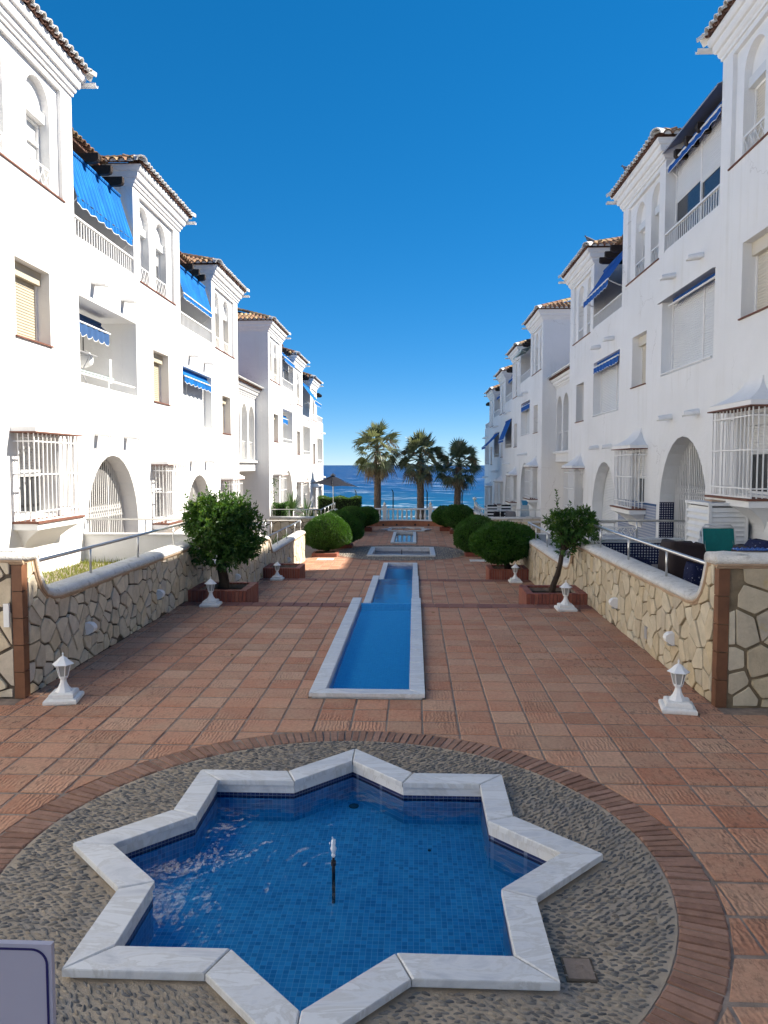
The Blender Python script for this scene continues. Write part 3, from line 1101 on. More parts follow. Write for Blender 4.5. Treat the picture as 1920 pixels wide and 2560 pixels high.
STAR_OUT = inset(STAR_O, -0.012)
m = MB()
step = 0.033
yy = CY - RING_I
row = 0
while yy < CY + RING_I:
    xx = CX - RING_I + (row % 2) * 0.025
    while xx < CX + RING_I:
        x, y = xx + rnd.uniform(-.012, .012), yy + rnd.uniform(-.008, .008)
        d = math.hypot(x - CX, y - CY)
        if d < RING_I - 0.03 and d > 1.25 and y > 2.0 and not in_poly(x, y, STAR_OUT):
            ang = math.atan2(y - CY, x - CX)
            a = 0.15 + 0.55 * math.sin(ang * 1.0 + 0.5) + 0.3 * math.sin(3 * ang + x) + rnd.gauss(0, .28)
            add_pebble(m, x, y, -0.007, rnd.uniform(.017, .028), rnd.uniform(.0055, .0095), rnd.uniform(.010, .019), a)
        xx += 0.052
    yy += step * 0.72
    row += 1
o = m.build('pebbles', PEBBLE, pav[0], smooth=True, fix=False)
tag(o, kind='stuff')
m = MB()
yy = 28.7
while yy < 34.3:
    xx = -3.3
    while xx < 2.3:
        x, y = xx + rnd.uniform(-.03, .03), yy + rnd.uniform(-.02, .02)
        if math.hypot(x + .52, y - 31.45) < 2.72 and not (POOL2[0] - .05 < x < POOL2[1] + .05 and POOL2[2] - .05 < y < POOL2[3] + .05):
            add_pebble(m, x, y, T3 - .006, .04, .016, .02, rnd.uniform(-.5, .9))
        xx += 0.1
    yy += 0.05
tag(m.build('pebbles', PEBBLE, pav[2], smooth=True, fix=False), kind='stuff')

# ================================================================== POOLS
def marble_slab(poly, z0, z1, parent):
    cx = sum(p[0] for p in poly) / len(poly)
    cy = sum(p[1] for p in poly) / len(poly)
    m = chamfer_slab([(a - cx, b2 - cy) for a, b2 in poly], z0 - z1, 0, 0.006)
    return inst('coping_slab', m.mesh('coping_slab', MARBLE), parent, (cx, cy, z1))


def shrink(poly, g):
    cx = sum(p[0] for p in poly) / len(poly)
    cy = sum(p[1] for p in poly) / len(poly)
    return [(cx + (x - cx) * (1 - g / max(.05, math.hypot(x - cx, y - cy))), cy + (y - cy) * (1 - g / max(.05, math.hypot(x - cx, y - cy)))) for x, y in poly]


def star_pool(cx, cy, r, z, label, floor_mat, water_mat, wdrop=0.128, depth=0.27, lip=0.19):
    t = thing('star_fountain_pool', (cx, cy, z), label, 'fountain pool')
    so = star_pts(cx, cy, r)
    si = inset(so, lip)
    sw = inset(so, lip - .014)
    sb = inset(so, .03)
    for k in range(16):
        q = [so[k], so[(k + 1) % 16], si[(k + 1) % 16], si[k]]
        marble_slab(shrink(q, 0.004), z + RIM - .04, z + RIM, t)
    # outer marble riser, inner marble band, mosaic band, basin
    m = MB()
    for k in range(16):
        a, b2 = sb[k], sb[(k + 1) % 16]
        m.face([(a[0], a[1], z - .03), (b2[0], b2[1], z - .03), (b2[0], b2[1], z + RIM - .04), (a[0], a[1], z + RIM - .04)])
    m.build('outer_riser', MARBLE, t)
    for nm, mt, za, zb in (('inner_riser', MARBLE, z - .045, z + RIM - .041), ('mosaic_band', MOSAIC_DARK, z - .088, z - .046), ('basin_wall', floor_mat, z - depth, z - .089)):
        m = MB()
        for k in range(16):
            a, b2 = sw[k], sw[(k + 1) % 16]
            m.face([(a[0], a[1], za), (b2[0], b2[1], za), (b2[0], b2[1], zb), (a[0], a[1], zb)])
        m.build(nm, mt, t)
    b2 = poly_mesh(sw, [], z - depth - .05, z - depth, xyz)
    b2.build('basin_floor', floor_mat, t)
    b3 = MB()
    b3.face([(p[0], p[1], z + RIM - wdrop) for p in sw])
    o = b3.build('water', water_mat, t, fix=False)
    bm = bmesh.new(); bm.from_mesh(o.data); bmesh.ops.triangulate(bm, faces=bm.faces); bm.to_mesh(o.data); bm.free()
    return t


star = star_pool(CX, CY, CR, 0.0, 'eight-pointed star pool with blue mosaic and white marble rim in front', MOSAIC, WATER)
# drain and floor speck
MB().lathe([(0.04, 0), (0.04, .008), (0.0, .010)], (CX + .02, CY + 1.30, -.27), 14).build('drain', BLACKM, star)
MB().lathe([(0.012, 0), (0.012, .006), (0.0, .008)], (CX + .62, CY + .62, -.27), 8).build('bottom_debris', BLACKM, star)
noz = MB().lathe([(0.012, 0), (0.012, .02), (0.011, .025), (0.011, .30), (0.016, .305), (0.016, .335), (0.008, .335), (.008, .36)], (CX, CY - .05, -.33), 10).build('fountain_nozzle', BLACKM, star)
m = MB()
prof = []
for k in range(9):
    tt = k / 8
    prof.append((0.006 + 0.011 * math.sin(tt * 3.0) + 0.004 * math.sin(tt * 17), .355 + .125 * tt))
m.lathe(prof, (CX, CY - .05, -.33), 9)
for k in range(16):
    a = rnd.uniform(0, 6.28)
    rr = rnd.uniform(.006, .024)
    m.lathe([(0.0, -.012), (.005, 0), (0.0, .006)], (CX + rr * math.cos(a), CY - .05 + rr * math.sin(a), rnd.uniform(.02, .16)), 6)
m.build('water_jet', WATERJET, star, smooth=True)
# square hatch in the pebbles by the near corner
ht = MB().box(0.745, 0.90, 3.53, 3.705, -.03, .006)
MB().box(0.757, 0.888, 3.542, 3.693, .004, .010).tube([(0.81, 3.62, .010), (0.81, 3.622, .024), (0.84, 3.622, .024), (0.84, 3.62, .010)], .003, 6).build('hatch_lid', MORTAR, None)
hat = bpy.data.objects['hatch_lid']
t = thing('drain_hatch', (.822, 3.617, 0), 'small square drain hatch in the pebbles beside the star pool', 'hatch')
hat.parent = t
hat.location = -WLOC[t]
ht.build('hatch_frame', MORTAR_DARK, t)


def basin(name, x0, x1, y0, y1, z, label, cat, floor_mat, water_mat, w=0.17, far_open=False, depth=0.17, wdrop=0.10, slab=0.62, group=None, near_open=False):
    t = thing(name, ((x0 + x1) / 2, y0, z), label, cat, group)
    top, zb = z + RIM, z + RIM - .04
    # side copings
    for (a, b2) in ((x0, x0 + w), (x1 - w, x1)):
        y = y0
        k = max(1, round((y1 - y0) / slab))
        L = (y1 - y0) / k
        for j in range(k):
            ya, yb = y0 + j * L, y0 + (j + 1) * L
            q = [(a, ya), (b2, ya), (b2, yb), (a, yb)]
            if j == 0 and not near_open:       # mitred corner
                q = [(a, ya), (b2, ya + w), (b2, yb), (a, yb)] if a == x0 else [(a, ya + w), (b2, ya), (b2, yb), (a, yb)]
            if j == k - 1 and not far_open:
                q = q[:2] + ([(b2, yb - w), (a, yb)] if a == x0 else [(b2, yb), (a, yb - w)])
            marble_slab(shrink(q, .003), zb, top, t)
    if not near_open:
        marble_slab(shrink([(x0, y0), (x1, y0), (x1 - w, y0 + w), (x0 + w, y0 + w)], .003), zb, top, t)
    if not far_open:
        marble_slab(shrink([(x0, y1), (x0 + w, y1 - w), (x1 - w, y1 - w), (x1, y1)], .003), zb, top, t)
    ix0, ix1, iy0, iy1 = x0 + w - .014, x1 - w + .014, y0 + (0 if near_open else w - .014), y1 - (0.0 if far_open else w - .014)
    m = MB()
    m.box(x0 + .03, x0 + .06, y0 + .03, y1 - .03, z - .03, zb - .001).box(x1 - .06, x1 - .03, y0 + .03, y1 - .03, z - .03, zb - .001)
    m.box(x0 + .061, x1 - .061, y0 + .03, y0 + .06, z - .03, zb - .001)
    if not far_open:
        m.box(x0 + .061, x1 - .061, y1 - .06, y1 - .03, z - .03, zb - .001)
    m.build('outer_riser', MARBLE, t)
    m = MB()
    zl = z + RIM - wdrop - .03
    m.face([(ix0, iy0, zl), (ix0, iy1, zl), (ix0, iy1, zb), (ix0, iy0, zb)])
    m.face([(ix1, iy0, zl), (ix1, iy1, zl), (ix1, iy1, zb), (ix1, iy0, zb)])
    m.face([(ix0, iy0, zl), (ix1, iy0, zl), (ix1, iy0, zb), (ix0, iy0, zb)])
    if not far_open:
        m.face([(ix0, iy1, zl), (ix1, iy1, zl), (ix1, iy1, zb), (ix0, iy1, zb)])
    m.build('inner_riser', MARBLE, t)
    m = MB()
    zf = z - depth
    for q in ([(ix0, iy0), (ix0, iy1)], [(ix1, iy0), (ix1, iy1)], [(ix0, iy0), (ix1, iy0)], [(ix0, iy1), (ix1, iy1)]):
        m.face([(q[0][0], q[0][1], zf), (q[1][0], q[1][1], zf), (q[1][0], q[1][1], zl - .001), (q[0][0], q[0][1], zl - .001)])
    m.face([(ix0, iy0, zf), (ix1, iy0, zf), (ix1, iy1, zf), (ix0, iy1, zf)])
    m.build('basin_lining', floor_mat, t)
    MB().face([(ix0, iy0, z + RIM - wdrop), (ix1, iy0, z + RIM - wdrop), (ix1, iy1, z + RIM - wdrop), (ix0, iy1, z + RIM - wdrop)]).build('water', water_mat, t, fix=False)
    if far_open:
        MB().box(ix0 + .001, ix1 - .001, iy1 - .06, iy1 - .002, zf, z + RIM - wdrop - .004).build('overflow_lip', MOSAIC_LIGHT, t)
    return t


GC = 'stepped water channel sections'
basin('water_channel', CH0, CH1, 7.9, 13.75, 0.0, 'long blue channel in white marble right behind the star pool', 'water channel', MOSAIC_LIGHT, WATER_CH, far_open=True, group=GC)
basin('water_channel', CH0, CH1, 14.2, 20.6, T2, 'middle channel section one step below the long one', 'water channel', MOSAIC_LIGHT, WATER_CH, far_open=True, group=GC)
basin('water_channel', CH0, CH1, 21.1, 27.6, T3, 'third channel section ending in a marble wall', 'water channel', MOSAIC_LIGHT, WATER_CH, group=GC)
p2 = basin('square_pool', *POOL2, T3, 'wide shallow marble pool lying in the grey pebble circle', 'pool', MOSAIC_GREY, WATER_CH, w=0.2, wdrop=.16)
MB().tube([(-.52, 31.4, T3 - .3), (-.52, 31.4, T3 + .12)], .016, 8).build('fountain_nozzle', BLACKM, p2)
basin('water_channel', *POOL3, T3, 'short dark channel between the pebble circle and the far star', 'water channel', MOSAIC_DARK, WATER_CH, w=.16, group=GC)
star_pool(*FSTAR, T3, 'far star pool in front of the curved terracotta bench', MOSAIC_GREY, WATER_CH)
# stone slabs in front of pebble circle
for (x, y, lab) in ((-3.45, 28.95, 'pale stone slab in the paving beside the ball bushes opposite the planter tree'), (2.45, 28.75, 'pale stone slab in the paving behind the round bush in its planter')):
    o = chamfer_slab([(-.32, -.28), (.32, -.28), (.32, .28), (-.32, .28)], -.02, .0).mesh('paving_slab', PLASTER_CAP)
    ob = inst('paving_slab', o, None, (x, y, T3 + .012))
    tag(ob, lab, 'paving slab')

# ================================================================== STONE WALLS
def prof_z(prof, y):
    for (a, za), (b2, zb) in zip(prof, prof[1:]):
        if a <= y <= b2:
            return za + (zb - za) * (y - a) / (b2 - a) if b2 > a else za
    return prof[0][1] if y < prof[0][0] else prof[-1][1]


def prof_slope(prof, y):
    return (prof_z(prof, y + .03) - prof_z(prof, y - .03)) / .06


def voronoi_stones(y0, y1, zbot, ztop_prof, sp, seed, gap):
    """convex stone outlines in a (y, z) plane"""
    rr = random.Random(seed)
    zmin = min(zbot(y0), zbot(y1)) - 2 * sp
    zmax = max(z for _, z in ztop_prof) + 2 * sp
    pts = []
    ny = int((y1 - y0 + 4 * sp) / sp) + 1
    nz = int((zmax - zmin) / sp) + 1
    for j in range(nz):
        for i in range(ny):
            pts.append((y0 - 2 * sp + (i + .5 * (j % 2)) * sp + rr.uniform(-.5, .5) * sp, zmin + j * sp + rr.uniform(-.5, .5) * sp))
    pts = [p for p in pts if rr.random() > .13]
    cells = []
    for (py, pz) in pts:
        if not (y0 - .3 * sp < py < y1 + .3 * sp) or pz < zbot(py) - .4 * sp or pz > prof_z(ztop_prof, py) + .3 * sp:
            continue
        poly = [(py - 2.2 * sp, pz - 2.2 * sp), (py + 2.2 * sp, pz - 2.2 * sp), (py + 2.2 * sp, pz + 2.2 * sp), (py - 2.2 * sp, pz + 2.2 * sp)]
        for (qy, qz) in pts:
            dy, dz = qy - py, qz - pz
            d2 = dy * dy + dz * dz
            if d2 < 1e-9 or d2 > (3.2 * sp) ** 2:
                continue
            poly = clip_half(poly, (py + qy) / 2, (pz + qz) / 2, -dy, -dz)
            if len(poly) < 3:
                break
        if len(poly) < 3:
            continue
        s = prof_slope(ztop_prof, py)
        poly = clip_half(poly, py, prof_z(ztop_prof, py) + .012, s, -1)
        for (ay, az, nx, nz2) in ((y0, 0, 1, 0), (y1, 0, -1, 0), (0, zbot(py) + .004, 0, 1)):
            poly = clip_half(poly, ay, az, nx, nz2)
            if len(poly) < 3:
                break
        if len(poly) < 3 or area2(poly) < .002:
            continue
        poly = shrink(poly, gap + rr.uniform(0, .010))
        # knock off a few corners
        cut = []
        n = len(poly)
        for k in range(n):
            a, b2, c = poly[k - 1], poly[k], poly[(k + 1) % n]
            f = rr.uniform(.015, .09)
            cut.append((b2[0] + (a[0] - b2[0]) * f, b2[1] + (a[1] - b2[1]) * f))
            cut.append((b2[0] + (c[0] - b2[0]) * f, b2[1] + (c[1] - b2[1]) * f))
        cells.append(cut)
    return cells


def lay_stones(cells, fmap, mat, parent, seed):
    """fmap(a, b, e): plane coords and proud distance -> world"""
    rr = random.Random(seed)
    for c in cells:
        ca = sum(p[0] for p in c) / len(c)
        cb = sum(p[1] for p in c) / len(c)
        e = rr.uniform(.004, .028)
        ta, tb = rr.uniform(-.03, .03), rr.uniform(-.03, .03)
        ins = shrink(c, .007)
        o0 = fmap(ca, cb, 0)
        m = MB()
        m.loft([[fmap(a, b2, -.03) for a, b2 in c], [fmap(a, b2, e - .006 + (a - ca) * ta + (b2 - cb) * tb) for a, b2 in c],
                [fmap(a, b2, e + (a - ca) * ta + (b2 - cb) * tb) for a, b2 in ins]])
        m.build('stone', mat, parent, origin=o0)


def sweep(path, sec, fmap, closed=True):
    """path of (y, z); sec of (u, v): u across the wall, v along the path normal"""
    rings = []
    n = len(path)
    for i in range(n):
        a, b2 = path[max(i - 1, 0)], path[min(i + 1, n - 1)]
        d = Vector((b2[0] - a[0], b2[1] - a[1])).normalized()
        nr = Vector((-d.y, d.x))
        rings.append([fmap(u, path[i][0] + nr.x * v, path[i][1] + nr.y * v) for u, v in sec])
    m = MB()
    m.loft(rings, cap=True)
    return m


CAP_SEC = [(0.035, 0.0), (0.043, .02), (0.038, .045), (0.01, .075), (-.04, .092), (-.14, .102), (-.25, .092), (-.30, .075), (-.328, .045), (-.33, -.02), (0.0, -.02)]
MOULD_SEC = [(0.0, -.055), (0.012, -.055), (0.02, -.045), (0.02, -.035), (0.032, -.03), (0.04, -.018), (0.036, -.004), (0.03, -.001), (0.0, -.001)]
PROF = [(7.78, 1.50), (8.03, 1.50), (8.075, 1.40), (8.12, 1.28), (8.2, 1.14), (8.3, 1.05), (8.44, 0.995), (8.62, .975), (9.0, .97), (12, .97), (14.45, .97), (14.62, .945), (14.78, .87),
        (14.92, .73), (15.03, .58), (15.17, .47), (15.36, .415), (15.6, .40), (18, .40), (21.2, .40), (21.36, .37), (21.5, .28), (21.62, .13), (21.74, 0.0), (21.9, -.06), (22.1, -.08), (25, -.08), (28.3, -.08)]
PROF_R = [(y, z + (.01 if y < 14.5 else .0)) for y, z in PROF]


def zb_wall(y):
    return 0.0 if y < E1 else (T2 if y < E2 else T3)


def wall_section(side_x, sgn, y0, y1, mat, joint, sp, label, seed, gap, front=False):
    """court-side stone wall, sgn = +1 when the court lies towards +X"""
    fm = lambda a, b2, e: (side_x + sgn * e, a, b2)
    path = [p for p in PROF if y0 < p[0] < y1]
    path = [(y0, prof_z(PROF, y0))] + path + [(y1, prof_z(PROF, y1))]
    t = thing('stone_wall', (side_x, y0, zb_wall(y0)), label, 'wall', 'stone walls along the courtyard')
    yb = [(y0, zb_wall(y0) - .05)]
    for e in (E1, E2):
        if y0 < e < y1:
            yb += [(e, zb_wall(e - .1) - .05), (e, zb_wall(e + .1) - .05)]
    yb += [(y1, zb_wall(y1 - .01) - .05)]
    outline = yb + path[::-1]
    poly_mesh(outline, [], -.30, -.012, lambda a, b2, e: (side_x + sgn * e, a, b2)).build('wall_body', joint, t)
    ys = y0 + (.1 if front else 0)
    cells = voronoi_stones(ys, y1, zb_wall, path, sp, seed, gap)
    lay_stones(cells, fm, mat, t, seed)
    # curved cap and moulding, resampled so the dips read round
    fine = []
    for (a, za), (b2, zb2) in zip(path, path[1:]):
        k = max(1, int((b2 - a) / .5))
        for q in range(k):
            fine.append((a + (b2 - a) * q / k, za + (zb2 - za) * q / k))
    fine.append(path[-1])
    fx = lambda u, y, z: (side_x + sgn * u, y, z)
    sweep(fine, CAP_SEC, fx).build('wall_cap', PLASTER_CAP, t, smooth=True)
    sweep(fine, MOULD_SEC, fx).build('cap_moulding', MOULD, t)
    if front:
        # return facing the viewer, with a tiled corner
        xo = side_x - sgn * 3.2
        cells = voronoi_stones(min(side_x - sgn * .1, xo), max(side_x - sgn * .1, xo), lambda y: 0.0, [(-9, 1.50), (9, 1.50)], .27, seed + 50, gap + .008)
        lay_stones([c for c in cells if abs(sum(p[0] for p in c) / len(c) - side_x) < 1.5], lambda a, b2, e: (a, 7.78 - e, b2), mat, t, seed + 51)
        MB().box(min(side_x - sgn * .301, xo), max(side_x - sgn * .301, xo), 7.792, 8.05, -.05, 1.50).build('return_wall', joint, t)
        p2 = [(side_x - sgn * .0, 1.5), (xo, 1.5)]
        rings = []
        for (x, z) in ((side_x + sgn * .04, 1.5), (xo, 1.5)):
            rings.append([(x, 7.78 - u, z + v) for u, v in CAP_SEC])
        MB().loft(rings).build('return_cap', PLASTER_CAP, t, smooth=True)
        rings = [[(x, 7.78 - u, 1.5 + v) for u, v in MOULD_SEC] for x in (side_x + sgn * .04, xo)]
        MB().loft(rings).build('return_moulding', MOULD, t)
        for k in range(5):
            za, zz = .29 * k + .003, .29 * (k + 1) - .006
            if k == 4:
                zz = 1.44
            MB().prism([(side_x + sgn * .016, 7.764, za), (side_x + sgn * .016, 7.875, za), (side_x - sgn * .0, 7.875, za), (side_x - sgn * .0, 7.78, za), (side_x - sgn * .095, 7.78, za), (side_x - sgn * .095, 7.764, za)], (0, 0, zz - za)).build('corner_tile', CLADTILE, t)
    return t


wl1 = wall_section(WLX, +1, 7.78, 14.75, STONES_L, MORTAR_DARK, .20, 'grey-white stone wall below the sunlit lawn with curved white cap', 11, .011, True)
wall_section(WLX, +1, 14.75, 21.35, STONES_L, MORTAR_DARK, .25, 'stone wall behind the big leafy orange tree', 12, .009)
wall_section(WLX, +1, 21.35, 28.4, STONES_L, MORTAR_DARK, .28, 'low stone wall ending beside the ball bush on the sunny side', 13, .010)
wall_section(WRX, -1, 7.78, 14.75, STONES_R, MORTAR_TAN, .20, 'cream stone wall below the patio with the white cabinet', 21, .005, True)
wall_section(WRX, -1, 14.75, 21.35, STONES_R, MORTAR_TAN, .25, 'cream stone wall behind the thin leaning orange tree', 22, .006)
wall_section(WRX, -1, 21.35, 28.4, STONES_R, MORTAR_TAN, .28, 'cream stone wall behind the round bush growing in its planter', 23, .007)
MB().box(-4.36, -4.30, 7.735, 7.765, .78, 1.03).build('junction_box', LAMPW, wl1)


def far_wall(x, xf, sgn, mat, joint, label, seed):
    """walls of the patio beyond the passage: one face towards the viewer and one along the court"""
    t = thing('stone_wall', (x, 34.4, T3), label, 'wall', 'stone walls along the courtyard')
    lo, hi = min(x, xf), max(x, xf)
    MB().box(lo, hi, 34.412, 34.65, T3 - .05, .04).box(min(x - sgn * .012, x - sgn * .25), max(x - sgn * .012, x - sgn * .25), 34.651, 40.7, T3 - .05, .04).build('wall_body', joint, t)
    cells = voronoi_stones(lo, hi, lambda y: T3, [(-9, .04), (9, .04)], .3, seed, .01)
    lay_stones(cells, lambda a, b2, e: (a, 34.4 - e, b2), mat, t, seed)
    cells = voronoi_stones(34.5, 40.7, lambda y: T3, [(30, .04), (50, .04)], .33, seed + 1, .01)
    lay_stones(cells, lambda a, b2, e: (x + sgn * e, a, b2), mat, t, seed + 1)
    MB().loft([[(xx, 34.4 - u, .04 + v) for u, v in CAP_SEC] for xx in (x + sgn * .03, xf)]).build('wall_cap', PLASTER_CAP, t, smooth=True)
    sweep([(34.7, .04), (40.75, .04)], CAP_SEC, lambda u, y, z: (x + sgn * u, y, z)).build('wall_cap', PLASTER_CAP, t, smooth=True)
    return t


far_wall(WLX, XL, +1, STONES_L, MORTAR_DARK, 'far stone wall under the yuccas beyond the shaded passage', 31)
far_wall(WRX, XR, -1, STONES_R, MORTAR_TAN, 'far stone wall below the patio with striped chairs', 33)


# --- rails ----------------------------------------------------------------
def handrail(pts, posts, label, r=.022):
    t = thing('handrail', tuple(pts[0][:2]) + (posts[0][2],), label, 'railing', 'steel handrails of the patios')
    MB().tube(pts, r, 10).build('rail', STEEL, t, smooth=True)
    for (x, y, z0, z1) in posts:
        MB().tube([(x, y, z0), (x, y, z1)], .016, 8).build('post', STEEL, t, smooth=True)
    return t


for (sd_, xw, xf, side) in ((+1, WLX, XL, 'lawn'), (-1, WRX, XR, 'cabinet patio')):
    xr_ = xw - sd_ * .12
    for n, (ya, yb, z, cap, lab) in enumerate(((8.15, 14.95, 1.41, 1.07, ('steel handrail on the wall below the sunlit lawn', 'steel handrail on the wall of the patio with the white cabinet')),
                                               (15.1, 21.6, .87, .50, ('steel handrail behind the big orange tree', 'steel handrail behind the thin orange tree')),
                                               (21.8, 28.3, .41, .03, ('steel handrail above the dry grasses on the sunny wall', 'steel handrail behind the round planter bush')))):
        pts = [(xr_, ya, z), (xr_, yb - .05, z), (xr_ - sd_ * .05, yb, z), (xf + sd_ * .02, yb, z)]
        posts = [(xr_, ya + 1.62 + k * 1.72, cap, z) for k in range(3)] + [(xr_, yb - .1, cap, z)]
        posts += [(xw - sd_ * 1.25, yb, cap - (.0 if n < 2 else .6), z), (xf + sd_ * .05, yb, cap - .6, z)]
        handrail(pts, posts, lab[0 if sd_ > 0 else 1])
    xr_ = xw - sd_ * .12
    pts = [(xf + sd_ * .02, 34.5, .46), (xr_, 34.5, .46), (xr_, 40.6, .46)]
    posts = [(xr_, 34.5, .12, .46)] + [(xr_, 34.5 + 1.5 * k, .12, .46) for k in range(1, 5)] + [(xw - sd_ * (.8 * k), 34.5, .12, .46) for k in range(1, 4)]
    handrail(pts, posts, 'far steel handrail in front of the yuccas' if sd_ > 0 else 'far steel handrail around the patio with striped chairs')

# --- patio floors and dividers ---------------------------------------------
m = MB()
for (x0, x1) in ((XL - .3, WLX - .29), (WRX + .29, XR + .3)):
    lawn = x0 < 0
    m.box(x0, x1, 8.05, 14.88, -.1, .545 if lawn else .56)
    m.box(x0, x1, 15.05, 21.55, -.7, .06)
    m.box(x0, x1, 21.7, 28.3, -1.2, -.48)
    m.box(x0, x1, 34.652, 41.0, -1.3, -.45)
    m.box(x0, x1, 41.002, 48.0, -1.8, -.95)
    m.box(x0, x1, 48.002, 62, -2.3, -1.45)
tag(m.build('patio_floor', PATIO), kind='structure')
for (x0, x1, y, z0, z1, lab, clad) in ((XL, WLX - .29, 14.9, .3, 1.08, 'white plastered divider wall behind the lawn', None), (WRX + .29, XR, 14.9, .3, 1.02, 'low divider wall clad with navy dotted tiles', AZULEJO_D),
                                       (XL, WLX - .29, 21.56, -.3, .5, 'white divider wall behind the orange tree', None), (WRX + .29, XR, 21.56, -.3, .5, 'white divider wall of the teal chair patio', None)):
    t = thing('divider_wall', ((x0 + x1) / 2, y, z0), lab, 'wall')
    MB().box(x0, x1, y, y + .14, z0 - .3, z1).build('wall_body', STUCCO, t)
    MB().loft([[(x, y + .07 + c, z1 + d) for c, d in ((-.10, .001), (-.10, .03), (-.05, .05), (.05, .05), (.10, .03), (.10, .001))] for x in (x0, x1)]).build('wall_cap', PLASTER_CAP, t)
    if clad:
        MB().box(x0, x1 - .001, y - .012, y - .001, z0, z1 - .04).build('tile_cladding', clad, t)
# lawn blades
m = MB()
for k in range(9000):
    x, y = rnd.uniform(XL + .02, WLX - .36), rnd.uniform(8.1, 14.85)
    h = rnd.uniform(.03, .10) * (1.6 if y > 12.6 and rnd.random() < .3 else 1)
    a = rnd.uniform(0, 6.28)
    dx, dy = math.cos(a) * .008, math.sin(a) * .008
    lx, ly = rnd.gauss(0, .03), rnd.gauss(0, .03)
    m.face([(x - dx, y - dy, .54), (x + dx, y + dy, .54), (x + lx, y + ly, .54 + h)])
tag(m.build('lawn_grass', GRASSM, fix=False), 'sunlit yellow-green grass behind the stone wall', 'grass', kind='stuff')

# ================================================================== BUILDINGS
def arch_poly(y0, y1, z0, zs, zt, n=14):
    yc, a, b2 = (y0 + y1) / 2, (y1 - y0) / 2, zt - zs
    p = [(y0, z0), (y1, z0)]
    for k in range(n + 1):
        t = math.pi * k / n
        p.append((yc + a * math.cos(t), zs + b2 * math.sin(t)))
    return p


def arch_height(y, y0, y1, zs, zt):
    yc, a, b2 = (y0 + y1) / 2, (y1 - y0) / 2, zt - zs
    q = 1 - ((y - yc) / a) ** 2
    return zs + b2 * math.sqrt(q) if q > 0 else zs - .0


SHB = {}


def shutter_mesh(sd, y0, y1, z0, z1, u, pitch=.05, arch=None):
    m = MB(sd.P)
    z = z0
    while z < z1 - .005:
        zz = min(z + pitch, z1)
        ya, yb = y0, y1
        if arch:
            yc, a = (arch[0] + arch[1]) / 2, (arch[1] - arch[0]) / 2
            if zz > arch[2]:
                q = 1 - ((zz - arch[2]) / (arch[3] - arch[2])) ** 2
                if q <= 0.02:
                    break
                ya, yb = yc - a * math.sqrt(q), yc + a * math.sqrt(q)
        pr = [(u, z), (u + .011, z + .010), (u + .013, (z + zz) / 2), (u + .009, zz - .004), (u, zz)]
        for (ua, za), (ub, zb2) in zip(pr, pr[1:]):
            m.face([(ua, ya, za), (ua, yb, za), (ub, yb, zb2), (ub, ya, zb2)])
        z = zz
    return m


def frame_mesh(sd, y0, y1, z0, z1, u0, u1, w=.05, mull=(), trans=()):
    m = MB(sd.P)
    m.box(u0, u1, y0, y0 + w, z0, z1).box(u0, u1, y1 - w, y1, z0, z1)
    m.box(u0, u1, y0 + w, y1 - w, z0, z0 + w).box(u0, u1, y0 + w, y1 - w, z1 - w, z1)
    for y in mull:
        m.box(u0 + .001, u1 - .001, y - w / 2, y + w / 2, z0 + w, z1 - w)
    for z in trans:
        m.box(u0 + .002, u1 - .002, y0 + w, y1 - w, z - w / 2, z + w / 2)
    return m


def rect_window(sd, b, y0, y1, z0, z1, style='shutter', sill=True, mat=None):
    mat = mat or (SHUTTER_SUN if sd is SL else SHUTTER)
    mull = [(y0 * .62 + y1 * .38)] if style == 'shutter2' else ([(y0 + y1) / 2] if style in ('slide', 'curtain') else [])
    w = frame_mesh(sd, y0, y1, z0, z1, -.30, -.235, .045, mull).build('window', TRIM, b)
    if style == 'shutter':
        MB(sd.P).box(-.33, -.16, y0 + .002, y1 - .002, z1 - .23, z1 - .002).build('shutter_box', mat, w)
        shutter_mesh(sd, y0 + .045, y1 - .045, z0 + .03, z1 - .23, -.27).build('shutter', mat, w)
    elif style == 'shutter2':
        for ya, yb in ((y0 + .045, mull[0] - .022), (mull[0] + .022, y1 - .045)):
            shutter_mesh(sd, ya, yb, z0 + .05, z1 - .05, -.27).build('shutter', mat, w)
    elif style == 'half':
        MB(sd.P).box(-.33, -.2, y0 + .002, y1 - .002, z1 - .18, z1 - .002).build('shutter_box', mat, w)
        shutter_mesh(sd, y0 + .045, y1 - .045, (z0 + z1) / 2, z1 - .18, -.27).build('shutter', mat, w)
        MB(sd.P).box(-.31, -.29, y0 + .04, y1 - .04, z0 + .04, (z0 + z1) / 2).build('pane', GLASSD, w)
    elif style == 'curtain':
        MB(sd.P).box(-.30, -.285, y0 + .04, y1 - .04, z0 + .04, z1 - .04).build('pane', CURTAIN, w)
    else:
        MB(sd.P).box(-.30, -.285, y0 + .04, y1 - .04, z0 + .04, z1 - .04).build('pane', GLASSD, w)
    if sill:
        MB(sd.P).box(-.26, .035, y0 - .04, y1 + .04, z0 - .014, z0 + .012).build('sill', SILL, w)
    return w


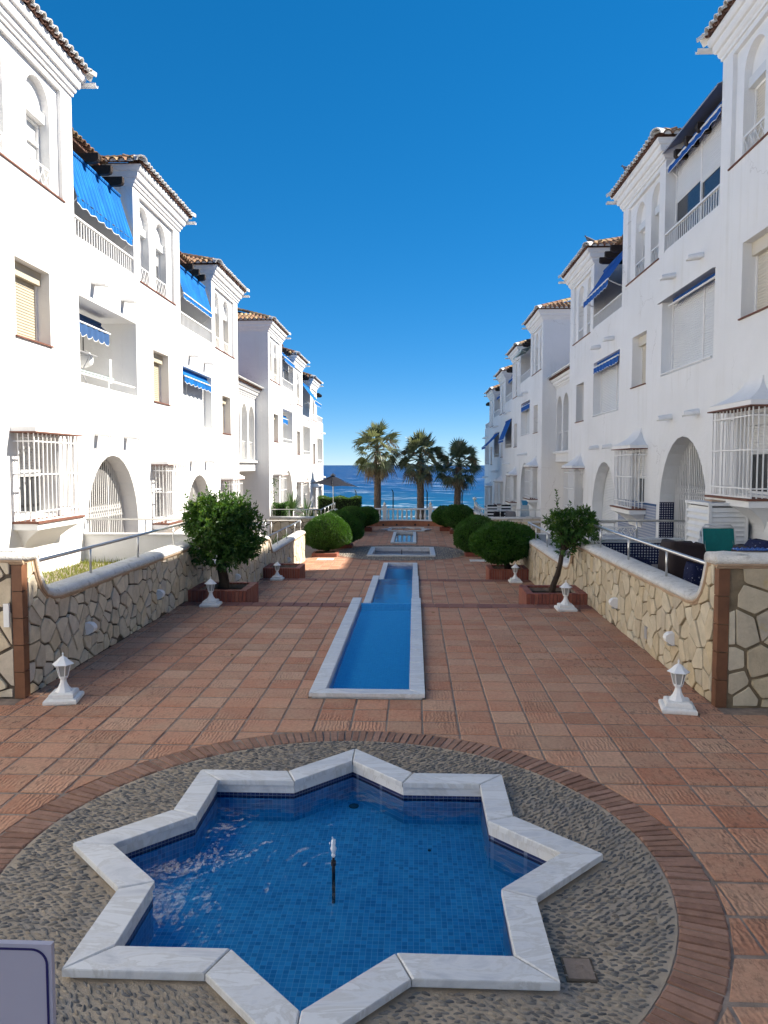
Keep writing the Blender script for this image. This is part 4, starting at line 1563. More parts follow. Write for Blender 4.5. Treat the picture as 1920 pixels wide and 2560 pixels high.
def lattice_mesh(sd, y0, y1, z0, z1, u, n=4, w=.022):
    m = MB(sd.P)
    m.box(u - .012, u + .014, y0, y1, z1 - .035, z1).box(u - .012, u + .014, y0, y1, z0, z0 + .02)
    m.box(u - .012, u + .014, y0, y0 + .02, z0 + .02, z1 - .035).box(u - .012, u + .014, y1 - .02, y1, z0 + .02, z1 - .035)
    H = z1 - z0 - .055
    L = y1 - y0
    k = H / (L / n * 1.5)
    stepy = L / n
    span = H / 1.35
    a = -span
    while a < L:
        for sgn in (1, -1):
            ya, yb = (a, a + span)
            za, zb2 = (0, H) if sgn > 0 else (H, 0)
            # clip to the opening
            t0, t1 = 0.0, 1.0
            if ya < 0:
                t0 = -ya / span
            if yb > L:
                t1 = (L - ya) / span
            if t1 - t0 > .04:
                p0 = (y0 + ya + span * t0, z0 + .02 + za + (zb2 - za) * t0)
                p1 = (y0 + ya + span * t1, z0 + .02 + za + (zb2 - za) * t1)
                uo = .004 if sgn > 0 else -.004
                m.prism([(u + uo - .004, p0[0], p0[1] - w / 2), (u + uo + .004, p0[0], p0[1] - w / 2), (u + uo + .004, p0[0], p0[1] + w / 2), (u + uo - .004, p0[0], p0[1] + w / 2)], (0, p1[0] - p0[0], p1[1] - p0[1]))
        a += stepy
    return m


def arch_window(sd, b, y0, y1, z0, zt, style):
    """top floor window inside a round arched recess"""
    zs = zt - (y1 - y0) / 2
    zh = zs - .06                     # window head
    zl = z0 + .42                     # top of lattice
    tymp = [(y0, zh - .0), (y1, zh - .0)] + arch_poly(y0, y1, zs, zs, zt)[2:]
    w = frame_mesh(sd, y0 + .01, y1 - .01, z0 + .02, zh - .18, -.33, -.26, .045, [], [z0 + .2 + (zh - z0) * .45] if style == 'sash' else []).build('window', TRIM, b)
    poly_mesh(tymp, [], -.345, -.21, lambda a, c, e: sd.P(e, a, c)).build('tympanum', TRIM, w)
    MB(sd.P).box(-.34, -.15, y0 + .004, y1 - .004, zh - .18, zh - .001).build('shutter_box', TRIM if style == 'sash' else SHUTTER_W, w)
    if style == 'sash':
        MB(sd.P).box(-.325, -.31, y0 + .05, y1 - .05, z0 + .06, zh - .2).build('pane', CURTAIN, w)
    elif style == 'half':
        zm = z0 + .62 * (zh - z0)
        shutter_mesh(sd, y0 + .05, y1 - .05, zm, zh - .18, -.30).build('shutter', SHUTTER_W, w)
        MB(sd.P).box(-.325, -.31, y0 + .05, y1 - .05, z0 + .06, zm).build('pane', GLASSD, w)
    else:
        shutter_mesh(sd, y0 + .05, y1 - .05, z0 + .06, zh - .18, -.30).build('shutter', SHUTTER_SUN if sd is SL else SHUTTER, w)
    lattice_mesh(sd, y0 + .004, y1 - .004, z0 + .02, zl, -.10, 4).build('lattice_guard', WMETAL, w)
    return w


CORN = [(0, 0), (.035, 0), (.04, .05), (.072, .075), (.09, .12), (.09, .155), (.135, .165), (.16, .21), (.168, .27), (.168, .30), (.21, .31), (.24, .355), (.248, .42), (.248, .44), (0, .44)]
TILE_LEN = .42


def barrel_mesh(name, mat, L, r0, r1, th=.014, seg=5):
    rings = []
    for x, r in ((0.0, r0), (L, r1)):
        ring = []
        for k in range(seg + 1):
            a = math.pi * k / seg
            ring.append((-x, r * math.cos(a), r * math.sin(a)))
        for k in range(seg, -1, -1):
            a = math.pi * k / seg
            ring.append((-x, (r - th) * math.cos(a), (r - th) * math.sin(a)))
        rings.append(ring)
    return MB().loft(rings).mesh(name, mat, smooth=False)


TM_CLAY = barrel_mesh('roof_tile', ROOFTILE, TILE_LEN, .092, .074)
TM_WHITE = barrel_mesh('eave_tile', ROOFWHITE, .30, .080, .074, .016, 6)
TM_UNDER = barrel_mesh('under_tile', ROOFRED, .34, .088, .088)
TM_HIP = barrel_mesh('hip_tile', ROOFTILE, .44, .135, .11, .018)
TM_HIPW = barrel_mesh('hip_end_tile', ROOFWHITE, .34, .145, .13, .03)


def place_tile(parent, name, me, pos, down, nrm, joined=None):
    x = Vector(down).normalized()
    z = Vector(nrm)
    y = z.cross(x).normalized()
    z = x.cross(y)
    mt = Matrix((x, y, z)).transposed()
    if joined is not None:
        i = len(joined.v)
        for v in me.vertices:
            w = mt @ v.co + Vector(pos)
            joined.v.append(tuple(w))
        joined.f += [tuple(i + q for q in p.vertices) for p in me.polygons]
        return
    inst(name, me, parent, pos, mt.to_euler())


def block_roof(sd, b, y0, y1, zb, near=True, join=False):
    """hip roof of one projecting block; the eave follows the facade"""
    oh, of = .20, .27
    ya, yb = y0 - oh, y1 + oh
    hw = (yb - ya) / 2
    k = .40
    ur = of - hw
    yc = (ya + yb) / 2
    ub = -5.2
    zr = zb + hw * k
    m = MB(sd.P)
    A, B, C_, D_ = (of - .1, ya, zb), (of - .1, yb, zb), (ub, yb, zb), (ub, ya, zb)
    E_, F_ = (ur, yc, zr), (ub, yc, zr)
    m.face([A, B, E_]).face([A, E_, F_, D_]).face([B, C_, F_, E_]).face([A, D_, C_, B]).face([D_, F_, C_])
    roof = m.build('roof', ROOFRED, b)
    jw, jc, ju = (MB(), MB(), MB()) if join else (None, None, None)
    dU = Vector((sd.s, 0, 0))
    # front slope
    dn = dU * 1 + Vector((0, 0, -k))
    nr = Vector((sd.s * k, 0, 1))
    y = ya + .1
    j = 0
    while y < yb - .04:
        jit = rnd.uniform(-.012, .012)
        P0 = sd.P(of + .085 + jit, y, zb + .035)
        place_tile(roof, 'eave_tile', TM_WHITE, P0, dn, nr, jw)
        if not join or j % 2 == 0:
            P1 = sd.P(of - .14, y, zb + .075 + .03)
            if abs(y - yc) < hw - .3:
                place_tile(roof, 'roof_tile', TM_CLAY, P1, dn, nr, jc)
        P2 = sd.P(of + .055 + jit, y + .1025, zb + .06)
        if y + .1 < yb - .04:
            place_tile(roof, 'under_tile', TM_UNDER, P2, dn, -nr, ju)
        y += .205
        j += 1
    plug = MB()
    if near:
        dn = Vector((0, -1, -k))
        nr = Vector((0, -k, 1))
        u = of - .22
        while u > -3.0:
            row = 0
            while row * .37 < min(hw - .1, of - u - .12):
                d = row * .37
                yy = ya - .06 + d
                place_tile(roof, 'roof_tile', TM_CLAY, sd.P(u + rnd.uniform(-.008, .008), yy, zb + .03 + d * k), dn, nr, jc)
                row += 1
                if join and row > 2:
                    break
                if row > 3 and u < -1.8:
                    break
            # whitewashed mortar plugs in the tile ends
            c = Vector(sd.P(u, ya - .045, zb + .028))
            pts = [c + Vector((math.cos(math.pi * q / 6) * .076, 0, math.sin(math.pi * q / 6) * .076)) for q in range(7)]
            plug.prism([tuple(p) for p in pts], (0, .02, 0))
            u -= .205
    # hip and ridge tiles
    a = Vector(sd.P(of, ya, zb))
    e = Vector(sd.P(ur, yc, zr))
    dn = (a - e)
    L = dn.length
    nr = Vector((sd.s * .3, -.3, 1))
    place_tile(roof, 'hip_end_tile', TM_HIPW, tuple(a + dn.normalized() * .1 + Vector((0, 0, .03))), dn, nr, jw)
    q = .28
    while q < L:
        p = a - dn.normalized() * q + Vector((0, 0, .045))
        place_tile(roof, 'hip_tile', TM_HIP, tuple(p), dn, nr, jc)
        q += .38
    a2 = Vector(sd.P(of, yb, zb))
    dn2 = a2 - e
    place_tile(roof, 'hip_end_tile', TM_HIPW, tuple(a2 + dn2.normalized() * .1 + Vector((0, 0, .03))), dn2, Vector((sd.s * .3, .3, 1)), jw)
    q = 0.0
    while q < 2.0:
        place_tile(roof, 'hip_tile', TM_HIP, sd.P(ur - q, yc, zr + .05), dU, Vector((0, 0, 1)), jc)
        q += .38
    if plug.f:
        plug.build('tile_end_mortar', ROOFWHITE, roof)
    if join:
        for mm, nm, mt in ((jw, 'eave_tiles', ROOFWHITE), (jc, 'roof_tiles', ROOFTILE), (ju, 'under_tiles', ROOFRED)):
            if mm.f:
                tag(mm.build(nm, mt, roof), kind='stuff')
    return roof


def cornice(sd, b, y0, y1, z, back=2.4, name='cornice'):
    rings = []
    for (uu, yy, du, dy) in ((-back, y0, 0, -1), (0, y0, 1, -1), (0, y1, 1, 1), (-back, y1, 0, 1)):
        rings.append([(uu + du * o * 1.0, yy + dy * o * .62, z + h) for o, h in CORN])
    m = MB(sd.P)
    m.loft(rings)
    return m.build(name, TRIM, b)


def railing(sd, b, y0, y1, z0, z1, u=-.04):
    m = MB(sd.P)
    m.box(u - .03, u + .03, y0 + .005, y1 - .005, z1 - .04, z1).box(u - .02, u + .02, y0 + .005, y1 - .005, z0 + .02, z0 + .055)
    n = int((y1 - y0) / .122)
    for k in range(1, n):
        y = y0 + (y1 - y0) * k / n
        m.box(u - .009, u + .009, y - .013, y + .013, z0 + .055, z1 - .04)
    return m.build('balcony_railing', WMETAL, b)


def spout(sd, b, y, z):
    m = MB(sd.P)
    rings = []
    for u, r in ((-.02, .105), (.20, .092), (.30, .08)):
        ring = [(u, y + r * math.cos(math.pi * k / 6), z + r * math.sin(math.pi * k / 6) - u * .12) for k in range(7)]
        ring += [(u, y + (r - .02) * math.cos(math.pi * k / 6), z + (r - .05) * math.sin(math.pi * k / 6) - u * .12 - .03) for k in range(6, -1, -1)]
        rings.append(ring)
    m.loft(rings)
    return m.build('tile_spout', TRIM, b)


def bay(sd, b, y0, y1, z0, z1, bars=True):
    """caged bay window: curved hood, bar cage, terracotta shelf and corbel"""
    pr, e = .36, .07
    yc, hw = (y0 + y1) / 2, (y1 - y0) / 2
    g = MB(sd.P).box(-.0, pr + e, y0 - e, y1 + e, z1 + .022, z1 + .10).build('window_bay', TRIM, b)
    m = MB(sd.P)
    rings = []
    for k in range(9):
        t = k / 8
        s = (1 - t) ** 2.1
        w = hw * (.42 + .60 * s)
        p = (pr + e - .01) * s + .02
        rings.append([(-.01, yc - w, z1 + .101 + .44 * t), (p, yc - w, z1 + .101 + .44 * t), (p, yc + w, z1 + .101 + .44 * t), (-.01, yc + w, z1 + .101 + .44 * t)])
    m.loft(rings)
    m.build('bay_hood', STUCCO, g)
    MB(sd.P).box(.001, pr + e + .012, y0 - e - .012, y1 + e + .012, z1, z1 + .021).build('hood_tile_edge', SILL, g)
    MB(sd.P).box(.001, pr + e + .02, y0 - e - .02, y1 + e + .02, z0 - .035, z0).build('bay_shelf', SILL, g)
    MB(sd.P).box(0, pr + e - .01, y0 - e, y1 + e, z0 - .14, z0 - .036).build('shelf_slab', TRIM, g)
    m = MB(sd.P)
    rings = []
    for k in range(9):
        t = k / 8
        s = (1 - t) ** 2
        w = hw * (.96 - .35 * t)
        p = (pr + e - .03) * s + .004
        rings.append([(-.01, yc - w, z0 - .141 - .42 * t), (p, yc - w, z0 - .141 - .42 * t), (p, yc + w, z0 - .141 - .42 * t), (-.01, yc + w, z0 - .141 - .42 * t)])
    m.loft(rings)
    m.build('bay_corbel', STUCCO, g)
    # cage
    r = .011
    hb = MB(sd.P)
    for z in (z0 + .16, (z0 + z1) / 2 + .05, z1 - .14):
        hb.box(pr - r, pr + r, y0, y1, z - r, z + r)
        hb.box(0, pr - r, y0 - r, y0 + r, z - r, z + r).box(0, pr - r, y1 - r, y1 + r, z - r, z + r)
    hb.box(pr - .014, pr + .014, y0 - .01, y1 + .01, z0 + .002, z0 + .03)
    hb.build('grille_rail', WMETAL, g)
    n = 11
    spots = [(pr, y0 + (y1 - y0) * k / n) for k in range(n + 1)] + [(pr * k / 4, y) for y in (y0, y1) for k in range(1, 4)]
    if bars:
        me = MB().box(-r * .8, r * .8, -r * .8, r * .8, 0, z1 - z0 - .01).mesh('grille_bar', WMETAL)
        for (u, y) in spots:
            inst('grille_bar', me, g, sd.P(u + .0005, y, z0 + .004))
    else:
        mm = MB(sd.P)
        for (u, y) in spots:
            mm.box(u - r * .8, u + r * .8, y - r * .8, y + r * .8, z0 + .004, z1 - .004)
        mm.build('grille_bars', WMETAL, g)
    return g


def folding_gate(sd, b, y0, y1, zf, zs, zt, u=-.34):
    m = MB(sd.P)
    n = int((y1 - y0) / .105)
    for k in range(1, n):
        y = y0 + (y1 - y0) * k / n
        h = arch_height(y, y0, y1, zs, zt) - .02
        w = .02 if k % 9 else .04
        m.box(u - .01, u + .01, y - w / 2, y + w / 2, zf, h)
        if k < n - 1:
            y2 = y0 + (y1 - y0) * (k + 1) / n
            for zc in (zf + .18, zf + .95, zf + 1.12, zf + 1.8, zf + 1.95):
                if zc + .16 < arch_height(y2, y0, y1, zs, zt) and zc + .16 < arch_height(y, y0, y1, zs, zt):
                    for sg in (1, -1):
                        m.prism([(u + .012 + .004 * sg, y, zc - .08 * sg - .009), (u + .016 + .004 * sg, y, zc - .08 * sg - .009), (u + .016 + .004 * sg, y, zc - .08 * sg + .009), (u + .012 + .004 * sg, y, zc - .08 * sg + .009)], (0, y2 - y, .16 * sg))
    return m.build('folding_gate', WMETAL, b)


def mid_balcony(sd, b, y0, y1, z0, z1):
    """open recess on the first floor with a low bar"""
    g = MB(sd.P)
    g.tube([(-.07, y0 + .01, z0 + .20), (-.07, y1 - .01, z0 + .20)], .024, 8)
    g.box(-.085, -.055, (y0 + y1) / 2 - .015, (y0 + y1) / 2 + .015, z0, z0 + .18)
    g.build('balcony_bar', WMETAL, b)
    w = frame_mesh(sd, y0 + .5, y1 - .5, z0, z1 - .15, -1.79, -1.74, .06, [(y0 + y1) / 2]).build('balcony_door', TRIM, b)
    MB(sd.P).box(-1.785, -1.77, y0 + .55, y1 - .55, z0 + .05, z1 - .2).build('pane', GLASSD, w)


def apartment(sd, segs, zbot, label, name, cfg):
    """segs: list of ('block'|'balcony'|'plain', y0, y1, dz)"""
    y_lo, y_hi = segs[0][1], segs[-1][2]
    b = thing(name, sd.P(-3, (y_lo + y_hi) / 2, zbot), label, 'apartment building')
    outer = [(y_lo, zbot), (y_hi, zbot)]
    core = [(y_lo, zbot), (y_hi, zbot)]
    tops, ctops = [], []
    holes, chole = [], []
    for (k, y0, y1, dz) in segs:
        zt = {'block': 9.10, 'balcony': 6.99, 'plain': 9.23}[k] + dz
        zc = {'block': 9.4, 'balcony': 6.60, 'plain': 9.23}[k] + dz
        tops += [(y0, zt), (y1, zt)]
        ctops += [(y0, zc), (y1, zc)]
    outer += tops[::-1]
    core += ctops[::-1]
    doorset = []
    for (k, y0, y1, dz) in segs:
        c = cfg.get(round(y0, 1), {})
        if k == 'block':
            holes.append([(y0 + .42, 6.96 + dz), (y0 + 3.04, 6.96 + dz), (y0 + 3.04, 8.985 + dz), (y0 + .42, 8.985 + dz)])
            holes.append([(y0 + 1.21, 4.13 + dz), (y0 + 2.41, 4.13 + dz), (y0 + 2.41, 5.45 + dz), (y0 + 1.21, 5.45 + dz)])
            holes.append([(y0 + 1.12, 1.06 + dz), (y0 + 2.48, 1.06 + dz), (y0 + 2.48, 2.44 + dz), (y0 + 1.12, 2.44 + dz)])
        elif k == 'balcony':
            h = [(y0 + .11, 4.16 + dz), (y0 + 3.2, 4.16 + dz), (y0 + 3.2, 5.88 + dz), (y0 + .11, 5.88 + dz)]
            holes.append(h)
            if c.get('mid', 'open') == 'open':
                chole.append(h)
            ap = arch_poly(y0 + .22, y0 + 3.1, -.4 + dz, 1.05 + dz, 2.72 + dz)
            holes.append(ap)
            chole.append(ap)
    fm = lambda a, c2, e: sd.P(e, a, c2)
    poly_mesh(outer, holes, -.35, 0.0, fm).build('facade_wall', STUCCO, b)
    poly_mesh(core, chole, -1.8, -.352, fm).build('inner_wall', STUCCO, b)
    m = MB(sd.P)
    for (k, y0, y1, dz) in segs:
        m.box(-8, -1.802, y0, y1, zbot, (9.3 if k != 'plain' else 9.2) + dz)
    m.build('rear_wall', STUCCO, b)
    for (k, y0, y1, dz) in segs:
        c = cfg.get(round(y0, 1), {})
        join = c.get('join', False)
        if k == 'plain':
            MB(sd.P).box(-6, .4, y0, y1, 9.24 + dz, 9.75 + dz).build('eave', TRIM, b)
            continue
        if k == 'block':
            # recessed panel with two arched windows
            ws = [(y0 + .46, y0 + 1.26), (y0 + 1.76, y0 + 2.58)]
            if c.get('ws'):
                ws = [(y0 + p, y0 + q) for p, q in c['ws']]
            ph = [arch_poly(p, q, 6.96 + dz + .012, 8.87 + dz - (q - p) / 2, 8.87 + dz) for p, q in ws]
            poly_mesh([(y0 + .421, 6.962 + dz), (y0 + 3.039, 6.962 + dz), (y0 + 3.039, 8.983 + dz), (y0 + .421, 8.983 + dz)], ph, -.349, -.075, fm).build('window_panel', STUCCO, b)
            for n, (p, q) in enumerate(ws):
                arch_window(sd, b, p, q, 6.975 + dz, 8.87 + dz, c.get('top', ('shutter', 'shutter'))[n])
            MB(sd.P).box(-.074, .025, y0 + .36, y0 + 3.1, 6.943 + dz, 6.972 + dz).build('panel_sill', SILL, b)
            cornice(sd, b, y0, y1, 9.095 + dz)
            block_roof(sd, b, y0, y1, 9.538 + dz, near=c.get('near', True), join=join)
            # gutter stub past the far corner
            g = MB(sd.P)
            ring = lambda u: [(u, y1 + .22 + .07 * math.cos(math.pi * (1 + q / 6)), 9.42 + dz + .07 * math.sin(math.pi * (1 + q / 6))) for q in range(7)] + [(u, y1 + .22 + .055 * math.cos(math.pi * (1 + q / 6)), 9.42 + dz + .055 * math.sin(math.pi * (1 + q / 6))) for q in range(6, -1, -1)]
            g.loft([ring(-1.5), ring(.42)])
            g.build('gutter', WMETAL, b)
            rect_window(sd, b, y0 + 1.21, y0 + 2.41, 4.13 + dz, 5.45 + dz, c.get('small', 'shutter'))
            if c.get('bay', True):
                bay(sd, b, y0 + .98, y0 + 2.58, 1.02 + dz, 2.5 + dz, bars=not join)
            rect_window(sd, b, y0 + 1.12, y0 + 2.48, 1.06 + dz, 2.44 + dz, 'half', sill=False, mat=SHUTTER_W)
        if k == 'balcony':
            railing(sd, b, y0, y1, 6.985 + dz, 7.42 + dz)
            # roof over the loggia, carried by dark beams
            m = MB(sd.P)
            m.prism([(-.62, y0 + .005, 9.42 + dz), (-.62, y0 + .005, 9.48 + dz), (-5, y0 + .005, 9.48 + dz + 4.38 * .4), (-5, y0 + .005, 9.42 + dz + 4.38 * .4)], (0, y1 - y0 - .01, 0))
            rf = m.build('loggia_roof', ROOFRED, b)
            jc = MB() if join else None
            y = y0 + .14
            while y < y1 - .08:
                place_tile(rf, 'roof_tile', TM_CLAY, sd.P(-.54, y, 9.485 + dz), Vector((sd.s, 0, -.4)), Vector((sd.s * .4, 0, 1)), jc)
                y += .205
            if jc is not None and jc.f:
                tag(jc.build('roof_tiles', ROOFTILE, rf), kind='stuff')
            for yy in (y0 + 1.15, y0 + 1.8, y0 + 2.45):
                rings = []
                for u, s in ((-1.8, 1), (-.06, 1), (.02, .75), (.05, .35)):
                    rings.append([(u, yy - .06, 8.93 + dz - .10 * s), (u, yy + .06, 8.93 + dz - .10 * s), (u, yy + .06, 8.93 + dz + .09), (u, yy - .06, 8.93 + dz + .09)])
                MB(sd.P).loft(rings).build('roof_beam', BEAM, b)
            w = frame_mesh(sd, y0 + .06, y1 - .06, 6.61 + dz, 8.9 + dz, -1.80, -1.72, .06, [y0 + (y1 - y0) / 3, y0 + 2 * (y1 - y0) / 3]).build('balcony_door', TRIM, b)
            MB(sd.P).box(-1.79, -1.775, y0 + .1, y1 - .1, 6.65 + dz, 8.86 + dz).build('pane', GLASSD, w)  # dark glass widened across the back wall to deepen shade behind the rail
            md = c.get('mid', 'open')
            if md == 'open':
                mid_balcony(sd, b, y0 + .11, y0 + 3.2, 4.16 + dz, 5.88 + dz)
            else:
                rect_window(sd, b, y0 + .11, y0 + 3.2, 4.16 + dz, 5.88 + dz, md, sill=False, mat=SHUTTER_W)
                g = MB(sd.P)
                g.tube([(.02, y0 + .15, 4.20 + dz), (.02, y0 + 3.16, 4.20 + dz)], .022, 8)
                g.build('window_bar', WMETAL, b)
            if c.get('glazed'):
                z0, z1 = 7.0 + dz, 8.95 + dz
                w = frame_mesh(sd, y0 + .02, y1 - .02, 6.62 + dz, z1, -.30, -.22, .06, [(y0 + y1) / 2]).build('glazing', TRIM, b)
                MB(sd.P).box(-.27, -.255, y0 + .06, y1 - .06, 6.66 + dz, z1 - .06).build('pane', GLASSD, w)
                for ya, yb, f in ((y0 + .08, (y0 + y1) / 2 - .03, .55), ((y0 + y1) / 2 + .03, y1 - .08, .6)):
                    shutter_mesh(sd, ya, yb, z0 + (z1 - z0) * f - .1, z1 - .06, -.245).build('shutter', SHUTTER_W, w)
            for yy in (y0 + .8, y0 + 2.4):
                spout(sd, b, yy, 6.26 + dz)
                spout(sd, b, yy, 3.15 + dz)
            dr = c.get('door', 'gate')
            if dr == 'gate':
                folding_gate(sd, b, y0 + .22, y0 + 3.1, dz - .4, 1.05 + dz, 2.72 + dz)
                poly_mesh(arch_poly(y0 + .22, y0 + 3.1, dz - .4, 1.05 + dz, 2.72 + dz), [], -.48, -.46, fm).build('doorway_infill', GATEBACK, b)  # flat dark backing standing in for the deep unlit doorway
            elif dr == 'shutter':
                shutter_mesh(sd, y0 + .22, y0 + 3.1, dz - .4, 2.70 + dz, -.34, arch=(y0 + .23, y0 + 3.09, 1.05 + dz, 2.71 + dz)).build('door_shutter', SHUTTER_W, b)
            else:
                w = frame_mesh(sd, y0 + .5, y0 + 2.8, dz - .4, 1.9 + dz, -1.78, -1.72, .07, [y0 + 1.65]).build('doorway_infill', TRIM, b)
                MB(sd.P).box(-1.77, -1.755, y0 + .55, y0 + 2.75, dz - .35, 1.85 + dz).build('pane', GLASSD, w)
    return b


def near_segs():
    return [('plain', -8.0, 4.5, 1.08), ('block', 4.5, 8.0, 1.08), ('balcony', 8.0, 11.3, .54), ('block', 11.3, 14.8, .54), ('balcony', 14.8, 17.95, 0.0), ('block', 17.95, 21.48, 0.0),  # plain run and first two units: out of view, added for their shadows
            ('balcony', 21.48, 24.82, -.52), ('block', 24.82, 28.45, -.52)]


WSA = ((.34, 1.14), (1.88, 2.72))
HID = {'join': True, 'near': False, 'bay': False}
left_near = apartment(SL, near_segs(), -1.6, 'sunlit white apartment block with blue awnings nearest on the sunny side', 'apartment_building', {
    4.5: HID, 8.0: {'mid': 'shutter2', 'join': True}, 11.3: {'top': ('sash', 'sash'), 'near': False, 'ws': WSA}, 14.8: {}, 17.9: {'top': ('half', 'half')}, 21.5: {'mid': 'shutter2'},
    24.8: {}})
right_near = apartment(SR, near_segs(), -2.0, 'shaded white apartment block with caged windows nearest on the shaded side', 'apartment_building', {
    4.5: HID, 8.0: {'mid': 'shutter2', 'join': True}, 11.3: {'top': ('shutter', 'shutter'), 'near': False, 'ws': WSA}, 14.8: {'mid': 'shutter2', 'glazed': True}, 17.9: {'top': ('half', 'half')},
    21.5: {'mid': 'shutter2', 'door': 'shutter'}, 24.8: {'small': 'glass'}})


def far_segs(extra):
    s = [('block', 34.4, 37.98, -.5), ('balcony', 37.98, 41.5, -.5), ('block', 41.5, 44.9, -1.0), ('balcony', 44.9, 48.25, -1.0), ('block', 48.25, 51.45, -1.5), ('balcony', 51.45, 54.9, -1.5)]
    if extra:
        s += [('block', 54.9, 58.4, -2.0), ('balcony', 58.4, 62.0, -2.0)]
    return s


J = {'join': True}
left_far = apartment(SL, far_segs(False), -3.4, 'farther sunlit white apartment block beyond the umbrella', 'apartment_building', {
    34.4: J, 38.0: dict(J, glazed=True, door='open'), 41.5: J, 44.9: dict(J, door='open'), 48.2: J, 51.5: dict(J, door='open'), 51.4: dict(J, door='open'), 48.3: J})
right_far = apartment(SR, far_segs(True), -3.6, 'farther shaded white apartment block with slanting blue awnings', 'apartment_building', {
    34.4: J, 38.0: dict(J, mid='curtain', door='open'), 41.5: J, 44.9: dict(J, door='open'), 48.2: J, 48.3: J, 51.4: dict(J, door='open'), 51.5: dict(J, door='open'), 54.9: J, 58.4: dict(J, door='open')})


# link loggias between the near and far blocks
def link_loggia(sd, label):
    u0 = -.62
    b = thing('link_loggia', sd.P(u0, 31.4, 2.28), label, 'building')
    y0, y1 = 28.46, 34.39
    holes = []
    a = 28.75
    ars = []
    while a < 34.2:
        ars.append((a, a + 1.17))
        a += 1.42
    for p, q in ars:
        holes.append(arch_poly(p, q, 2.72, 4.55, 5.14))
    fm = lambda a_, c, e: sd.P(e, a_, c)
    poly_mesh([(y0, 2.25), (y1, 2.25), (y1, 5.5), (y0, 5.5)], holes, u0 - .25, u0, fm).build('arcade_wall', STUCCO, b)
    MB(sd.P).box(u0 - 2.6, u0 - .251, y0, y1, 2.25, 2.6).build('floor_slab', STUCCO, b)
    MB(sd.P).box(u0 + .001, u0 + .12, y0, y1, 2.62, 2.70).build('slab_edge', TRIM, b)
    MB(sd.P).box(u0 - 2.75, u0 - 2.6, y0, y1, 2.6, 5.9).build('rear_wall', STUCCO, b)
    MB(sd.P).box(u0 - 2.6, u0 - .251, y0, y1, 5.3, 5.5).build('ceiling', STUCCO, b)
    for p, q in ars:
        lattice_mesh(sd, p + .003, q - .003, 2.722, 3.55, u0 - .12, 5, .02).build('lattice_guard', WMETAL, b)
    m = MB(sd.P)
    rings = [[(u0 + o, y, 5.5 + h * .9) for o, h in CORN] for y in (y0, y1)]
    m.loft(rings)
    m.build('cornice', TRIM, b)
    m = MB(sd.P)
    m.prism([(u0 + .32, y0, 5.91), (u0 + .32, y0, 5.95), (u0 - 2.7, y0, 7.1), (u0 - 2.7, y0, 7.06)], (0, y1 - y0, 0))
    rf = m.build('roof', ROOFRED, b)
    y = y0 + .08
    while y < y1 - .05:
        place_tile(rf, 'eave_tile', TM_WHITE, sd.P(u0 + .40, y, 5.95), Vector((sd.s, 0, -.37)), Vector((sd.s * .37, 0, 1)))
        place_tile(rf, 'under_tile', TM_UNDER, sd.P(u0 + .35, y + .1, 5.965), Vector((sd.s, 0, -.37)), -Vector((sd.s * .37, 0, 1)))
        y += .205
    # wall at the back of the passage
    MB(sd.P).box(u0 - 4.2, u0 - 4.0, y0, y1, -1.6, 2.25).build('passage_wall', STUCCO, b)


link_loggia(SL, 'arched link gallery between the two sunlit blocks')
link_loggia(SR, 'arched link gallery between the two shaded blocks')
# glazed tiles on the shaded facade
MB(SR.P).box(.002, .014, 18.1, 21.4, -.35, 1.12).build('tile_dado', AZULEJO, right_near)
MB(SR.P).box(.003, .022, 18.1, 21.4, 1.121, 1.17).build('dado_border', AWN_NAVY, right_near)
MB(SR.P).box(-.34, -.004, 17.882, 17.899, -.35, 1.3).build('jamb_tiles', AZULEJO_D, right_near)
MB(SR.P).box(-.34, -.003, 17.878, 17.9, 1.301, 1.36).build('jamb_border', AWN_NAVY, right_near)
MB(SL.P).box(.002, .014, 18.1, 19.0, -.3, .78).build('tile_dado', AZULEJO, left_near)
MB(SL.P).box(.003, .022, 18.1, 19.0, .781, .83).build('dado_border', AWN_NAVY, left_near)

